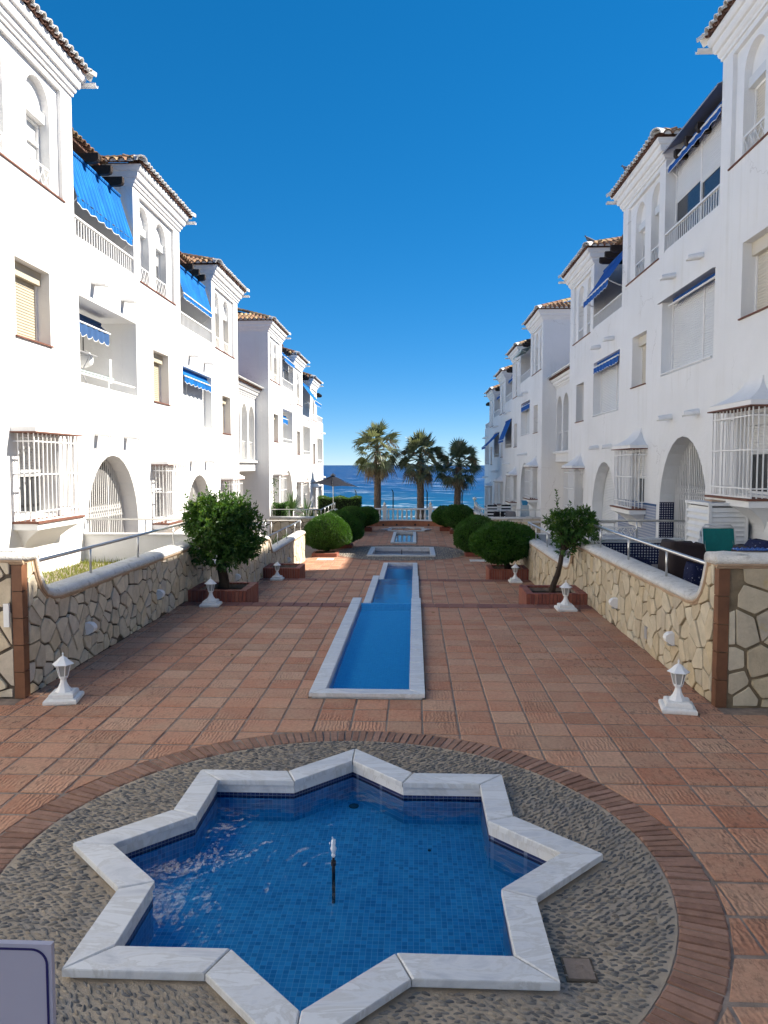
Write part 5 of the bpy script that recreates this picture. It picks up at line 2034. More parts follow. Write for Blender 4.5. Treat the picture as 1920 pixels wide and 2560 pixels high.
# ================================================================== STREET FURNITURE
def lantern(x, y, z, rot, label):
    t = thing('pedestal_lantern', (x, y, z), label, 'lantern', 'white pedestal lanterns along the walls')
    c, s = math.cos(rot), math.sin(rot)

    def T(a, b2, h):
        return (x + .91 * (a * c - b2 * s), y + .91 * (a * s + b2 * c), z + h * .95)

    def sq(w, h):
        return [(-w, -w, h), (w, -w, h), (w, w, h), (-w, w, h)]
    m = MB(T)
    m.loft([sq(.175, -.005), sq(.185, .012), sq(.185, .04), sq(.172, .056), sq(.135, .062), sq(.14, .066), sq(.135, .10), sq(.115, .112)])
    m.build('plinth', PLINTH, t)
    m = MB(T)
    oc = lambda r, h: [(r * math.cos(math.pi * k / 4 + math.pi / 8), r * math.sin(math.pi * k / 4 + math.pi / 8), h) for k in range(8)]
    m.loft([oc(.095, .112), oc(.09, .125), oc(.058, .165), oc(.04, .205), oc(.033, .24), oc(.035, .252), oc(.05, .262), oc(.05, .27)])
    m.build('column', LAMPW, t)
    hx = lambda r, h: [(r * math.cos(math.pi * k / 3), r * math.sin(math.pi * k / 3), h) for k in range(6)]
    m = MB(T)
    m.loft([hx(.048, .27), hx(.056, .28), hx(.05, .284)])
    for k in range(6):
        a = math.pi * k / 3
        m.tube([(.05 * math.cos(a), .05 * math.sin(a), .28), (.083 * math.cos(a), .083 * math.sin(a), .412)], .006, 5)
    m.loft([hx(.086, .408), hx(.09, .416), hx(.086, .42)])
    m.build('lantern_frame', LAMPW, t)
    for k in range(6):
        a0, a1 = math.pi * k / 3, math.pi * (k + 1) / 3
        p = [(.048 * math.cos(a0), .048 * math.sin(a0), .284), (.048 * math.cos(a1), .048 * math.sin(a1), .284), (.08 * math.cos(a1), .08 * math.sin(a1), .409), (.08 * math.cos(a0), .08 * math.sin(a0), .409)]
        MB(T).face(p).build('pane', FROST, t)
    MB(T).loft([hx(.122, .414), hx(.124, .42), hx(.10, .434), hx(.07, .458), hx(.045, .485), hx(.02, .5), hx(.008, .505)]).build('lantern_roof', LAMPW, t)
    m = MB(T)
    m.lathe([(.006, .5), (.012, .512), (.006, .52), (.013, .53), (.003, .548), (.001, .556)], (0, 0, 0), 8)
    m.build('finial', LAMPW, t)
    return t


lantern(-3.72, 7.72, 0, .18, 'white lantern on a plinth at the near end of the lawn wall')
lantern(-3.62, 13.15, 0, .05, 'white lantern in front of the big orange tree planter')
lantern(-3.71, 20.12, T2, 0, 'white lantern in front of the empty brick planter')
lantern(2.70, 7.68, 0, -.2, 'white lantern at the near end of the cream wall')
lantern(2.62, 13.0, 0, .0, 'white lantern in front of the thin leaning orange tree')
lantern(2.68, 19.92, T2, 0, 'white lantern in front of the planter with the round bush')


def wall_light(x, sgn, y, z, label):
    o = MB()
    prof = [(.0, -.07), (.035, -.07), (.10, -.03), (.115, .01), (.105, .045), (.07, .075), (.0, .085)]
    o.loft([[(x + sgn * (.012 + u), yy, z + h) for u, h in prof] for yy in (y - .055, y - .05, y + .05, y + .055)])
    t = thing('wall_light', (x, y, z - .07), label, 'wall light', 'white wedge lights on the stone walls')
    o.build('housing', LAMPW, t)
    MB().box(min(x + sgn * .02, x + sgn * .085), max(x + sgn * .02, x + sgn * .085), y - .045, y + .045, z - .078, z - .066).build('lens', FROST, t)


wall_light(WLX, 1, 9.32, .42, 'white wedge light near the first lantern on the grey-white wall')
wall_light(WLX, 1, 11.95, .40, 'white wedge light farther along the grey-white wall')
wall_light(WLX, 1, 17.3, -.12, 'white wedge light behind the big orange tree trunk')
wall_light(WLX, 1, 24.5, -.62, 'white wedge light beyond the empty planter on the low wall')
wall_light(WRX, -1, 9.05, .42, 'white wedge light near the first lantern on the cream wall')
wall_light(WRX, -1, 11.6, .38, 'white wedge light near the thin orange tree on the cream wall')
t = thing('outlet_plate', (WRX, 10.1, .15), 'small dark outlet plate low on the cream wall', 'outlet')
MB().box(WRX - .03, WRX - .012, 10.05, 10.15, .18, .34).build('plate', GREYSHEET, t)


def planter(x0, x1, y0, y1, zb, zt, label, wall=.12):
    t = thing('brick_planter', ((x0 + x1) / 2, (y0 + y1) / 2, zb), label, 'planter', 'red brick planters')
    MB().box(x0 + .012, x1 - .012, y0 + .012, y0 + wall, zb, zt - .012).box(x0 + .012, x1 - .012, y1 - wall, y1 - .012, zb, zt - .012).box(x0 + .012, x0 + wall, y0 + wall, y1 - wall, zb, zt - .012).box(x1 - wall, x1 - .012, y0 + wall, y1 - wall, zb, zt - .012).build('planter_body', MORTAR, t)
    MB().box(x0 + wall - .02, x1 - wall + .02, y0 + wall - .02, y1 - wall + .02, zb, zt - .09).build('soil', SOIL, t)
    h = zt - zb
    rows = max(1, round(h / .36))
    rh = h / rows
    p = .066
    mx = MB().box(-p / 2 + .004, p / 2 - .004, -.008, .02, .004, rh - .006).mesh('brick', PLBRICK)
    my = MB().box(-.008, .02, -p / 2 + .004, p / 2 - .004, .004, rh - .006).mesh('brick', PLBRICK)
    r0 = rows - 1 if zt - zb > .4 else 0
    for r in range(r0, rows):
        n = int((x1 - x0) / p)
        for k in range(n):
            inst('brick', mx, t, (x0 + (k + .5) * (x1 - x0) / n, y0 + rnd.uniform(-.001, .001), zb + r * rh))
        n = int((y1 - y0) / p)
        side = x1 if (x0 + x1) < 0 else x0
        for k in range(n):
            inst('brick', my, t, (side - (.012 if side == x1 else .0), y0 + .02 + (k + .5) * (y1 - y0 - .02) / n, zb + r * rh))
    # soldier course on top
    m1 = MB().box(-p / 2 + .003, p / 2 - .003, -.006, wall + .006, -.012, .022).mesh('cap_brick', PLBRICK)
    m2 = MB().box(-.006, wall + .006, -p / 2 + .003, p / 2 - .003, -.012, .022).mesh('cap_brick', PLBRICK)
    n = int((x1 - x0) / p)
    for k in range(n):
        for yy in (y0, y1 - wall):
            inst('cap_brick', m1, t, (x0 + (k + .5) * (x1 - x0) / n, yy, zt - .01))
    n = int((y1 - y0 - 2 * wall) / p)
    for k in range(n):
        for xx in (x0, x1 - wall):
            inst('cap_brick', m2, t, (xx, y0 + wall + .006 + (k + .5) * (y1 - y0 - 2 * wall - .012) / n, zt - .01))
    return t


planter(WLX + .02, -3.08, 13.56, 14.62, T2, .19, 'brick planter holding the big orange tree')
planter(2.03, WRX - .02, 13.5, 14.52, T2, .18, 'brick planter holding the thin leaning orange tree')
planter(WLX + .02, -3.15, 20.42, 21.45, T3, -.34, 'empty brick planter with bare soil')
planter(2.05, WRX - .02, 20.40, 21.42, T3, -.34, 'brick planter holding the round bush with a bent trunk')
PB = [(-3.58, 30.1, .5, .14), (-3.25, 33.3, .5, .14), (2.50, 30.4, .45, .16), (-2.66, 41.5, .32, .2), (-3.3, 39.4, .32, .2), (1.72, 41.9, .3, .2), (2.2, 40.2, .3, .2)]
LABP = ['low square planter under the ball bush catching the sun', 'low planter of the bush right behind the sunlit ball bush', 'low planter of the clipped bush behind the round planter bush',
        'small planter beside the far star pool on the umbrella side', 'small planter under the bush below the umbrella', 'small planter beside the far star pool on the shaded side', 'small planter next to the far star pool planter on the shaded side']
for (x, y, w, h), lab in zip(PB, LABP):
    t = thing('low_planter', (x, y, T3), lab, 'planter')
    MB().loft([[(x - w, y - w * .9, T3 - .004), (x + w, y - w * .9, T3 - .004), (x + w, y + w * .9, T3 - .004), (x - w, y + w * .9, T3 - .004)],
               [(x - w, y - w * .9, T3 + h), (x + w, y - w * .9, T3 + h), (x + w, y + w * .9, T3 + h), (x - w, y + w * .9, T3 + h)],
               [(x - w + .08, y - w * .9 + .08, T3 + h + .005), (x + w - .08, y - w * .9 + .08, T3 + h + .005), (x + w - .08, y + w * .9 - .08, T3 + h + .005), (x - w + .08, y + w * .9 - .08, T3 + h + .005)]]).build('planter_body', PLBRICK, t)
    MB().box(x - w + .1, x + w - .1, y - w * .9 + .1, y + w * .9 - .1, T3, T3 + h + .012).build('soil', SOIL, t)


# ================================================================== PLANTS
def rand_dir(r):
    z = r.uniform(-1, 1)
    a = r.uniform(0, 2 * math.pi)
    q = math.sqrt(1 - z * z)
    return Vector((q * math.cos(a), q * math.sin(a), z))


def lump(d, seed, amp):
    s = 0
    for k in range(1, 4):
        s += math.sin(d.x * (2.1 * k) + seed * k) * math.cos(d.y * 2.7 * k + seed * 1.7) * math.sin(d.z * 2.3 * k + seed * .6 + k) / k
    return 1 + amp * s


def bush_mesh(seed, nleaf, size, leaf=.05):
    """dense clipped crown of small leaves around a dark twig core; unit = half extents `size`"""
    r = random.Random(seed)
    m = MB()
    for k in range(nleaf):
        d = rand_dir(r)
        rad = lump(d, seed, .11) * (1.035 - abs(r.gauss(0, .085)))
        if d.z < -.55:
            rad *= .9
        c = Vector((d.x * size[0] * rad, d.y * size[1] * rad, d.z * size[2] * rad))
        out = Vector((d.x / size[0], d.y / size[1], d.z / size[2])).normalized()
        ld = (out + rand_dir(r) * .9 + Vector((0, 0, .25))).normalized()
        nr = (out + rand_dir(r) * .5).normalized()
        m.leaf(c, ld, nr, leaf * r.uniform(.7, 1.4), leaf * r.uniform(.35, .55))
    crown = m.mesh('crown', LEAF_BUSH, fix=False)
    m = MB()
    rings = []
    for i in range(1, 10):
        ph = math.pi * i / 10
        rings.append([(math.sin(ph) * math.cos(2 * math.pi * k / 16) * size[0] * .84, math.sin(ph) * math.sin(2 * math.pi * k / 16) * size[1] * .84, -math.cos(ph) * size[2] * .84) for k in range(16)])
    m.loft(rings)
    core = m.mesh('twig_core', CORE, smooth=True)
    return crown, core


BM = [bush_mesh(3, 15000, (.86, .86, .68), .07), bush_mesh(8, 15000, (.86, .86, .68), .07)]
BMR = bush_mesh(5, 11000, (.83, .83, .56), .10)


def ball_bush(x, y, zb, zc, label, var, sc=(1, 1, 1), bend=0.0):
    t = thing('ball_bush', (x, y, zb), label, 'bush', 'clipped ball bushes along the terraces')
    crown, core = var
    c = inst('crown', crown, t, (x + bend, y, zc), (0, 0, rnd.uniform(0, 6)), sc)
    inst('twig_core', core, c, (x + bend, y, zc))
    m = MB()
    pts = [(x, y, zb), (x + bend * .3, y, zb + (zc - zb) * .35), (x + bend * .9, y + .02, zc - .2), (x + bend, y, zc)]
    m.tube(pts, [.10, .075, .08, .05], 9)
    m.build('trunk', BARK, t, smooth=True)
    return t


ball_bush(2.62, 20.95, -.45, .34, 'round dark bush on a bent trunk in its brick planter', BMR, (1, 1, .95), -.16)
ball_bush(-3.56, 30.55, T3 + .1, -.25, 'clipped ball bush with sun on its top at the end of the low wall', BM[0], (1.08, 1.05, 1.08))
ball_bush(-3.22, 33.0, T3 + .1, -.28, 'clipped ball bush just behind the sunlit one', BM[1], (1.04, 1.04, 1.04))
ball_bush(2.50, 30.5, T3 + .1, -.36, 'clipped bush behind the round planter bush', BM[1], (1.0, 1.0, 1.08))
ball_bush(-2.75, 41.5, T3 + .1, -.36, 'far ball bush beside the balustrade on the umbrella side', BM[0], (.90, .9, .78))
ball_bush(-3.35, 39.4, T3 + .1, -.30, 'far ball bush below the grey umbrella', BM[1], (.86, .9, .85))
ball_bush(1.75, 42.0, T3 + .1, -.38, 'far ball bush partly covering the balustrade on the shaded side', BM[1], (.86, .9, .80))
ball_bush(2.35, 39.9, T3 + .1, -.28, 'far ball bush beside the striped chairs patio', BM[0], (.98, .95, .95))


def orange_tree(x, y, zb, trunk_pts, trunk_r, clumps, nper, label, shoots, seed):
    r = random.Random(seed)
    t = thing('orange_tree', (x, y, zb), label, 'tree')
    m = MB()
    m.tube(trunk_pts, trunk_r, 10)
    top = Vector(trunk_pts[-1])
    for (c, rad) in clumps:
        c = Vector(c)
        mid = top.lerp(c, .5) + Vector((r.uniform(-.05, .05), r.uniform(-.05, .05), r.uniform(-.02, .06)))
        m.tube([top - Vector((0, 0, .06)), mid, c], [trunk_r[-1] * .55, trunk_r[-1] * .35, .008], 6)
    for k in range(5):
        p = Vector(trunk_pts[0]).lerp(Vector(trunk_pts[-1]), r.uniform(.3, .9))
        m.tube([p, p + Vector((r.uniform(-.05, .05), -.03, r.uniform(.0, .04)))], [.022, .008], 5)
    m.build('trunk', BARK, t, smooth=True)
    lv, yg = MB(), MB()
    for (c, rad) in clumps:
        c = Vector(c)
        n = int(nper * rad * rad / .09)
        for k in range(n):
            # twigs of a few leaves each
            d = rand_dir(r)
            p = c + Vector((d.x, d.y, d.z * .9)) * rad * (r.random() ** .42)
            ax = (d + rand_dir(r) * .6 + Vector((0, 0, .25))).normalized()
            young_lit = r.random() < (.22 if d.x < 0 else .08) and d.z > -.1  # brighter leaves favour the upper left, painting the sun there
            for q in range(4):
                ld = (ax + rand_dir(r) * .85 + Vector((0, 0, -.12))).normalized()
                (yg if young_lit else lv).leaf(p + ax * .02 * q, ld, (d + rand_dir(r) * .6 + Vector((0, 0, .5))), r.uniform(.06, .105), r.uniform(.026, .042), .2)
    for (p0, p1, n) in shoots:
        p0, p1 = Vector(p0), Vector(p1)
        for k in range(n):
            f = (k + .5) / n
            p = p0.lerp(p1, f)
            ax = (p1 - p0).normalized()
            a = k * 2.4
            sidev = Vector((math.cos(a), math.sin(a), .35))
            for q in (1, -1):
                lv.leaf(p, (sidev * q * 1.0 + ax * .9 + Vector((0, 0, .2))), Vector((0, 0, 1)) + rand_dir(r) * .4, r.uniform(.08, .12) * (1.1 - .4 * f), .038, .2)
        lv.tube([p0, p1], [.006, .003], 4)
    lv.build('crown', LEAF_ORANGE, t, fix=False)
    yg.build('young_lit_leaves', LEAF_YOUNG_LIT, t, fix=False)
    return t


r = random.Random(4)
cl = []
for k in range(17):
    d = rand_dir(r)
    cl.append(((-3.62 + d.x * .50, 14.08 + d.y * .42, 1.26 + d.z * .44), r.uniform(.27, .38)))
cl += [((-3.62, 14.05, 1.3), .46), ((-4.0, 14.0, 1.55), .32), ((-3.35, 14.0, 1.55), .3), ((-3.25, 13.95, 1.0), .32), ((-3.95, 13.9, .95), .32), ((-3.55, 13.8, .82), .3)]
sh = [((-4.1, 14.0, 1.6), (-4.3, 13.95, 1.95), 7), ((-3.85, 14.0, 1.7), (-3.9, 14.0, 2.1), 7), ((-3.35, 14.0, 1.65), (-3.12, 14.0, 2.02), 8), ((-3.55, 13.95, 1.7), (-3.5, 13.9, 2.16), 8),
      ((-3.05, 14.0, 1.3), (-2.86, 13.95, 1.5), 6), ((-3.0, 13.95, 1.1), (-2.75, 13.9, 1.1), 6), ((-4.2, 13.95, 1.2), (-4.4, 13.9, 1.35), 5)]
orange_tree(-3.62, 14.1, .1, [(-3.64, 14.1, .05), (-3.62, 14.1, .3), (-3.66, 14.08, .55), (-3.62, 14.08, .85)], [.12, .095, .085, .07], cl, 140, 'big leafy orange tree with a thick trunk in its brick planter', sh, 4)
r = random.Random(9)
cl = []
for k in range(10):
    d = rand_dir(r)
    cl.append(((2.92 + d.x * .30, 13.95 + d.y * .28, 1.34 + d.z * .24), r.uniform(.15, .24)))
cl += [((2.92, 13.95, 1.35), .3), ((2.72, 13.92, 1.2), .2), ((3.15, 13.92, 1.25), .2), ((2.8, 13.9, 1.0), .14)]
sh = [((2.66, 13.93, 1.4), (2.60, 13.9, 2.04), 13), ((2.85, 13.93, 1.5), (2.86, 13.9, 1.82), 7), ((3.1, 13.93, 1.45), (3.3, 13.9, 1.62), 6), ((3.2, 13.93, 1.2), (3.45, 13.9, 1.1), 6), ((2.65, 13.9, 1.15), (2.5, 13.85, 1.05), 4)]
orange_tree(2.55, 13.95, .1, [(2.54, 13.95, .05), (2.58, 13.95, .28), (2.66, 13.94, .5), (2.70, 13.94, .68), (2.74, 13.95, .95)], [.075, .055, .05, .045, .04], cl, 150, 'thin leaning orange tree with a small crown in its brick planter', sh, 9)
# tuft on the front of the planter
m = MB()
for k in range(60):
    p = Vector((2.86 + rnd.gauss(0, .04), 13.43 + rnd.uniform(-.03, .03), -.08 + rnd.uniform(-.06, .09)))
    m.leaf(p, rand_dir(rnd) + Vector((0, -.4, .3)), rand_dir(rnd), rnd.uniform(.02, .05), .02)
tag(m.build('weed_tuft', LEAF_ORANGE, fix=False), 'small weed tuft growing on the brick planter of the thin orange tree', 'plant')


def spiky(x, y, z, n, L, w, droop, mat, label, name, seed, up=.2, cat='plant', dry=None, stem=.0):
    r = random.Random(seed)
    t = thing(name, (x, y, z), label, cat)
    m, m2 = MB(), MB()
    for k in range(n):
        a = r.uniform(0, 2 * math.pi)
        el = r.uniform(up, 1.5)
        d = Vector((math.cos(a) * math.cos(el), math.sin(a) * math.cos(el), math.sin(el)))
        l = L * r.uniform(.7, 1.1)
        sd_ = Vector((-math.sin(a), math.cos(a), 0))
        pts = []
        for q in range(5):
            f = q / 4
            p = Vector((x, y, z + stem)) + d * l * f + Vector((0, 0, -droop * l * f * f * math.cos(el)))
            pts.append((p, w * (1 - f) ** .6 * .5 + .002))
        mm = m2 if (dry and r.random() < dry[1]) else m
        for (p, wa), (q2, wb) in zip(pts, pts[1:]):
            mm.face([tuple(p - sd_ * wa), tuple(p + sd_ * wa), tuple(q2 + sd_ * wb), tuple(q2 - sd_ * wb)])
    m.build('leaves', mat, t, fix=False)
    if m2.f:
        m2.build('dry_leaves', dry[0], t, fix=False)
    if stem:
        MB().tube([(x, y, z), (x, y, z + stem + .05)], [.09, .07], 8).build('stem', PALMBARK, t)
    return t


spiky(-5.85, 35.6, -.45, 90, 1.05, .06, .15, LEAF_SPIKE, 'tall yucca with stiff leaves behind the far handrail', 'yucca', 1, stem=.75, up=-.2)
spiky(-5.25, 36.3, -.45, 60, .85, .055, .2, LEAF_SPIKE, 'smaller yucca between the tall yucca and the cycad', 'yucca', 2, stem=.55, up=-.2)
spiky(-4.85, 35.4, -.45, 46, .95, .10, .35, LEAF_SPIKE, 'low cycad with broad arching leaves behind the far handrail', 'cycad', 3, stem=.1, up=.25, dry=(LEAF_DRY, .2))
spiky(-4.75, 24.2, -.48, 70, .95, .03, .35, LEAF_DRY, 'clump of tall dry grass behind the low sunny wall', 'dry_grass_clump', 5, up=.7, dry=(LEAF_SPIKE, .35))
spiky(-4.7, 25.6, -.48, 34, .7, .08, .3, LEAF_SPIKE, 'agave with pale leaves behind the low sunny wall', 'agave', 6, up=.3, dry=(LEAF_DRY, .3))
spiky(-4.65, 27.3, -.48, 40, .6, .05, .45, LEAF_HEDGE, 'bright green tuft at the far end of the low sunny wall', 'grass_clump', 7, up=.4)


def leafy_mass(name, x0, x1, y0, y1, z0, z1, n, leaf, mat, label, cat, seed, ragged=.08):
    r = random.Random(seed)
    t = thing(name, ((x0 + x1) / 2, (y0 + y1) / 2, z0), label, cat)
    m = MB()
    for k in range(n):
        f = r.random()
        p = Vector((r.uniform(x0, x1), r.uniform(y0, y1), r.uniform(z0, z1)))
        q = r.choice((0, 1, 2, 2, 3))
        if q == 0:
            p.y = y0 + abs(r.gauss(0, ragged))
        elif q == 1:
            p.x = x0 + abs(r.gauss(0, ragged))
        elif q == 3:
            p.x = x1 - abs(r.gauss(0, ragged))
        else:
            p.z = z1 - abs(r.gauss(0, ragged)) + .06 * math.sin(p.x * 6 + seed)
        m.leaf(p, rand_dir(r) + Vector((0, -.2, .5)), rand_dir(r) + Vector((0, -.4, .6)), leaf * r.uniform(.6, 1.3), leaf * .5)
    m.build('foliage', mat, t, fix=False)
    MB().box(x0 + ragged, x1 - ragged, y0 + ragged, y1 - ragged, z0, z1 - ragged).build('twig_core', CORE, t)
    return t


leafy_mass('hedge', -5.7, -3.15, 44.2, 45.1, -1.0, .60, 5200, .08, LEAF_HEDGE, 'clipped hedge behind the grey umbrella', 'hedge', 3)
leafy_mass('shrub', -6.6, -5.9, 34.8, 35.3, -.45, .75, 1600, .07, LEAF_BUSH, 'dark shrub in the corner behind the far handrail', 'shrub', 5, .12)
m = MB()
r = random.Random(12)
stem_pts = [Vector((-6.56, 34.75, .3)), Vector((-6.5, 34.7, .9)), Vector((-6.55, 34.72, 1.4)), Vector((-6.45, 34.7, 1.85))]
for a, b2 in zip(stem_pts, stem_pts[1:]):
    for k in range(26):
        p = a.lerp(b2, r.random()) + Vector((r.gauss(0, .1), r.gauss(0, .05), r.gauss(0, .05)))
        m.leaf(p, rand_dir(r), rand_dir(r), .09, .055)
t = thing('climbing_vine', (-6.56, 34.75, -.45), 'thin climbing vine on the corner of the farther sunlit block', 'vine')
m.build('leaves', LEAF_BUSH, t, fix=False)
MB().tube([(-6.56, 34.75, -.45)] + stem_pts, .012, 5).build('stem', BARK, t)
# twigs entering at the right edge
m = MB()
tw = MB()
p0 = Vector((4.75, 9.6, 3.05))
pts = [Vector((5.2, 9.6, 2.85)), Vector((4.85, 9.6, 3.12)), Vector((4.66, 9.6, 3.28)), Vector((4.56, 9.6, 3.36))]
tw.tube([(5.4, 9.7, .56), (5.35, 9.65, 1.8), tuple(pts[0])] + [tuple(p) for p in pts[1:]], [.02, .016, .012, .009, .006, .004], 6)
for a, b2 in zip(pts, pts[1:]):
    for k in range(6):
        m.leaf(a.lerp(b2, r.random()), rand_dir(r) + Vector((-.4, 0, .3)), rand_dir(r) + Vector((0, -.5, .5)), .09, .05)
for k in range(30):
    m.leaf(Vector((5.1, 9.6, 2.4)) + rand_dir(r) * .18, rand_dir(r), rand_dir(r), .08, .045)
t = thing('potted_shrub', (5.4, 9.7, .56), 'leafy twig reaching in beside the nearest caged window', 'shrub')
m.build('leaves', LEAF_ORANGE, t, fix=False)
tw.build('stem', BARK, t)


# --- palms ------------------------------------------------------------------
def fan_frond(m, base, d, L, fan, r, droop, nseg=13):
    """petiole plus pleated fan with free, hanging tips"""
    d = Vector(d).normalized()
    side = d.cross(Vector((0, 0, 1)))
    if side.length < .05:
        side = Vector((1, 0, 0))
    side.normalize()
    tip = base + d * L + Vector((0, 0, -droop * L * .35))
    m.tube([base, base.lerp(tip, .5) + Vector((0, 0, .04)), tip], [.025, .018, .012], 4)
    dd = (tip - base).normalized()
    rot = Matrix.Rotation(r.uniform(-1.0, 1.0), 3, dd)
    side = rot @ side
    up = side.cross(dd).normalized()
    for k in range(nseg):
        a = (k / (nseg - 1) - .5) * 2.5
        sd_ = (dd * math.cos(a) + side * math.sin(a)).normalized()
        l = fan * (1 - .22 * abs(a) / 1.25) * r.uniform(.85, 1.1)
        mid = tip + sd_ * l * .55 + up * .03
        end = tip + sd_ * l + Vector((0, 0, -droop * l * r.uniform(.3, .75)))
        w = l * .06
        pv = up.cross(sd_).normalized()
        m.face([tuple(tip), tuple(mid + pv * w), tuple(end), tuple(mid - pv * w)])


def palm(x, y, zb, zc, R0, label, seed, lean=0.0, trunk=.23):
    r = random.Random(seed)
    t = thing('fan_palm', (x, y, zb), label, 'palm tree', 'three fan palms in front of the sea')
    m = MB()
    pts, rs = [], []
    n = 30
    for k in range(n + 1):
        f = k / n
        pts.append((x + lean * f * f, y, zb + (zc - .25 - zb) * f))
        rs.append(trunk * (1.15 - .25 * f) * (1 + (.05 if k % 2 else -.02)))
    m.tube(pts, rs, 12)
    m.build('trunk', PALMBARK, t)
    top = Vector((x + lean, y, zc - .1))
    g, dd = MB(), MB()
    for k in range(60):
        a = k * 2.39996 + r.uniform(-.3, .3)
        f = k / 59
        el = 1.42 - 2.05 * f + r.uniform(-.25, .25)
        d = Vector((math.cos(a) * math.cos(el), math.sin(a) * math.cos(el), math.sin(el)))
        fan_frond(g, top + Vector((0, 0, .1 - .25 * f)), d, R0 * r.uniform(.36, .58), R0 * r.uniform(.36, .50), r, .10 + .45 * f)
    for k in range(22):
        a = k * 2.39996
        el = r.uniform(-1.3, -.3)
        d = Vector((math.cos(a) * math.cos(el), math.sin(a) * math.cos(el), math.sin(el)))
        fan_frond(dd, top + Vector((0, 0, -.25)), d, R0 * r.uniform(.3, .5), R0 * r.uniform(.28, .4), r, .9, 10)
    # old flower stalks
    for k in range(7):
        a = r.uniform(0, 6.28)
        p1 = top + Vector((math.cos(a) * R0 * .5, math.sin(a) * R0 * .5, R0 * .30))
        p2 = top + Vector((math.cos(a) * R0 * .85, math.sin(a) * R0 * .85, R0 * .05))
        dd.tube([top, p1, p2], [.02, .015, .006], 4)
        for q in range(40):
            p = p1.lerp(p2, r.random())
            dd.leaf(p, Vector((r.uniform(-.5, .5), r.uniform(-.5, .5), -1)), rand_dir(r), r.uniform(.12, .3), .02)
    g.build('crown', PALM_GREEN, t, fix=False)
    dd.build('dead_fronds', PALM_DRY, t, fix=False)
    return t


palm(-2.46, 50.2, -3.2, 3.68, 2.12, 'tallest fan palm, the one nearest the umbrella', 3)
palm(.42, 50.5, -3.2, 3.1, 1.98, 'middle fan palm behind the balustrade', 5)
palm(2.85, 50.8, -3.2, 2.62, 1.9, 'shortest fan palm nearest the shaded apartments', 8, lean=.14)

# ================================================================== SEAWARD END
def balustrade():
    y = 46.0
    zb, zt = -.95, -.13
    t = thing('balustrade', (-.5, y, zb), 'pale stone balustrade closing the courtyard in front of the palms', 'balustrade')
    prof = [(.055, .0), (.06, .02), (.04, .05), (.05, .10), (.075, .18), (.078, .24), (.05, .36), (.035, .46), (.035, .50), (.05, .53), (.055, .56)]
    me = MB().lathe(prof, (0, 0, 0), 10).mesh('baluster', BALU, smooth=True)
    MB().box(-7, 6.5, y - .12, y + .12, zb, zb + .09).build('bottom_rail', BALU, t)
    MB().loft([[(x, y + c, zt + d) for c, d in ((-.13, -.09), (-.15, -.06), (-.15, -.02), (-.11, 0), (.11, 0), (.15, -.02), (.15, -.06), (.13, -.09))] for x in (-7, 6.5)]).build('top_rail', BALU, t)
    posts = [-1.82 + 2.80 * k for k in range(-1, 3)]
    x = -6.9
    while x < 6.4:
        if all(abs(x - p) > .2 for p in posts):
            inst('baluster', me, t, (x, y, zb + .09), scale=(1, 1, (zt - .09 - zb - .09) / .56))
        x += .28
    for p in posts:
        po = MB().box(p - .12, p + .12, y - .16, y + .16, zb, zt + .06).box(p - .15, p + .15, y - .18, y + .18, zt + .06, zt + .11).build('post', BALU, t)
        MB().lathe([(.07, .0), (.09, .03), (.05, .06), (.10, .13), (.09, .19), (.04, .25), (.02, .29), (.0, .30)], (p, y, zt + .11), 12).build('finial', BALU, po, smooth=True)


balustrade()
t = thing('curved_bench', (-.5, 45.2, T3), 'curved terracotta bench wall below the balustrade', 'bench')
arc = []
for k in range(25):
    a = R(20) + R(140) * k / 24
    arc.append((-.5 + 4.0 * math.cos(a), 41.35 + 4.0 * math.sin(a)))
m = MB()
m.loft([[(x, y, T3 - .02), (x, y, -.85), (x + (x + .5) * .1, y + (y - 41.35) * .1, -.85), (x + (x + .5) * .1, y + (y - 41.35) * .1, T3 - .02)] for x, y in arc])
m.build('bench_wall', BENCH, t)
m = MB()
m.loft([[(x - (x + .5) * .01, y - (y - 41.35) * .01, -.849), (x - (x + .5) * .01, y - (y - 41.35) * .01, -.80), (x + (x + .5) * .11, y + (y - 41.35) * .11, -.80), (x + (x + .5) * .11, y + (y - 41.35) * .11, -.849)] for x, y in arc])
m.build('bench_seat', BALU, t)
for a in (70, 82, 98, 110):
    x, y = -.5 + 3.99 * math.cos(R(a)), 41.35 + 3.99 * math.sin(R(a))
    MB().box(x - .05, x + .05, y - .02, y + .02, T3 + .02, T3 + .12).build('drain_hole', BLACKM, t)
tag(MB().box(-9, 8, 45.62, 61.9, -3.15, -2.9).box(-9, 8, 45.62, 46.2, -2.9, -.951).build('retaining_wall', STUCCO), kind='structure')
for k, (px, lab) in enumerate(((890, 'thin dark curved-top post beside the umbrella'), (983, 'thin dark curved-top post between the two taller palms'), (1068, 'thin dark curved-top post just beside the middle palm'), (1155, 'thin dark curved-top post beside the shortest palm'))):
    Y = 57.5
    x = (px - 1036) * Y / 1880
    t = thing('promenade_post', (x, Y, -2.9), lab, 'post', 'dark posts along the promenade')
    MB().tube([(x, Y, -2.9), (x, Y, .2), (x, Y, .42), (x - .06, Y, .58), (x - .12, Y, .64)], [.05, .045, .04, .035, .03], 8).build('pole', POLEG, t, smooth=True)
    MB().lathe([(.09, 0), (.09, .12), (.06, .16)], (x, Y, -2.9), 10).build('foot', POLEG, t)
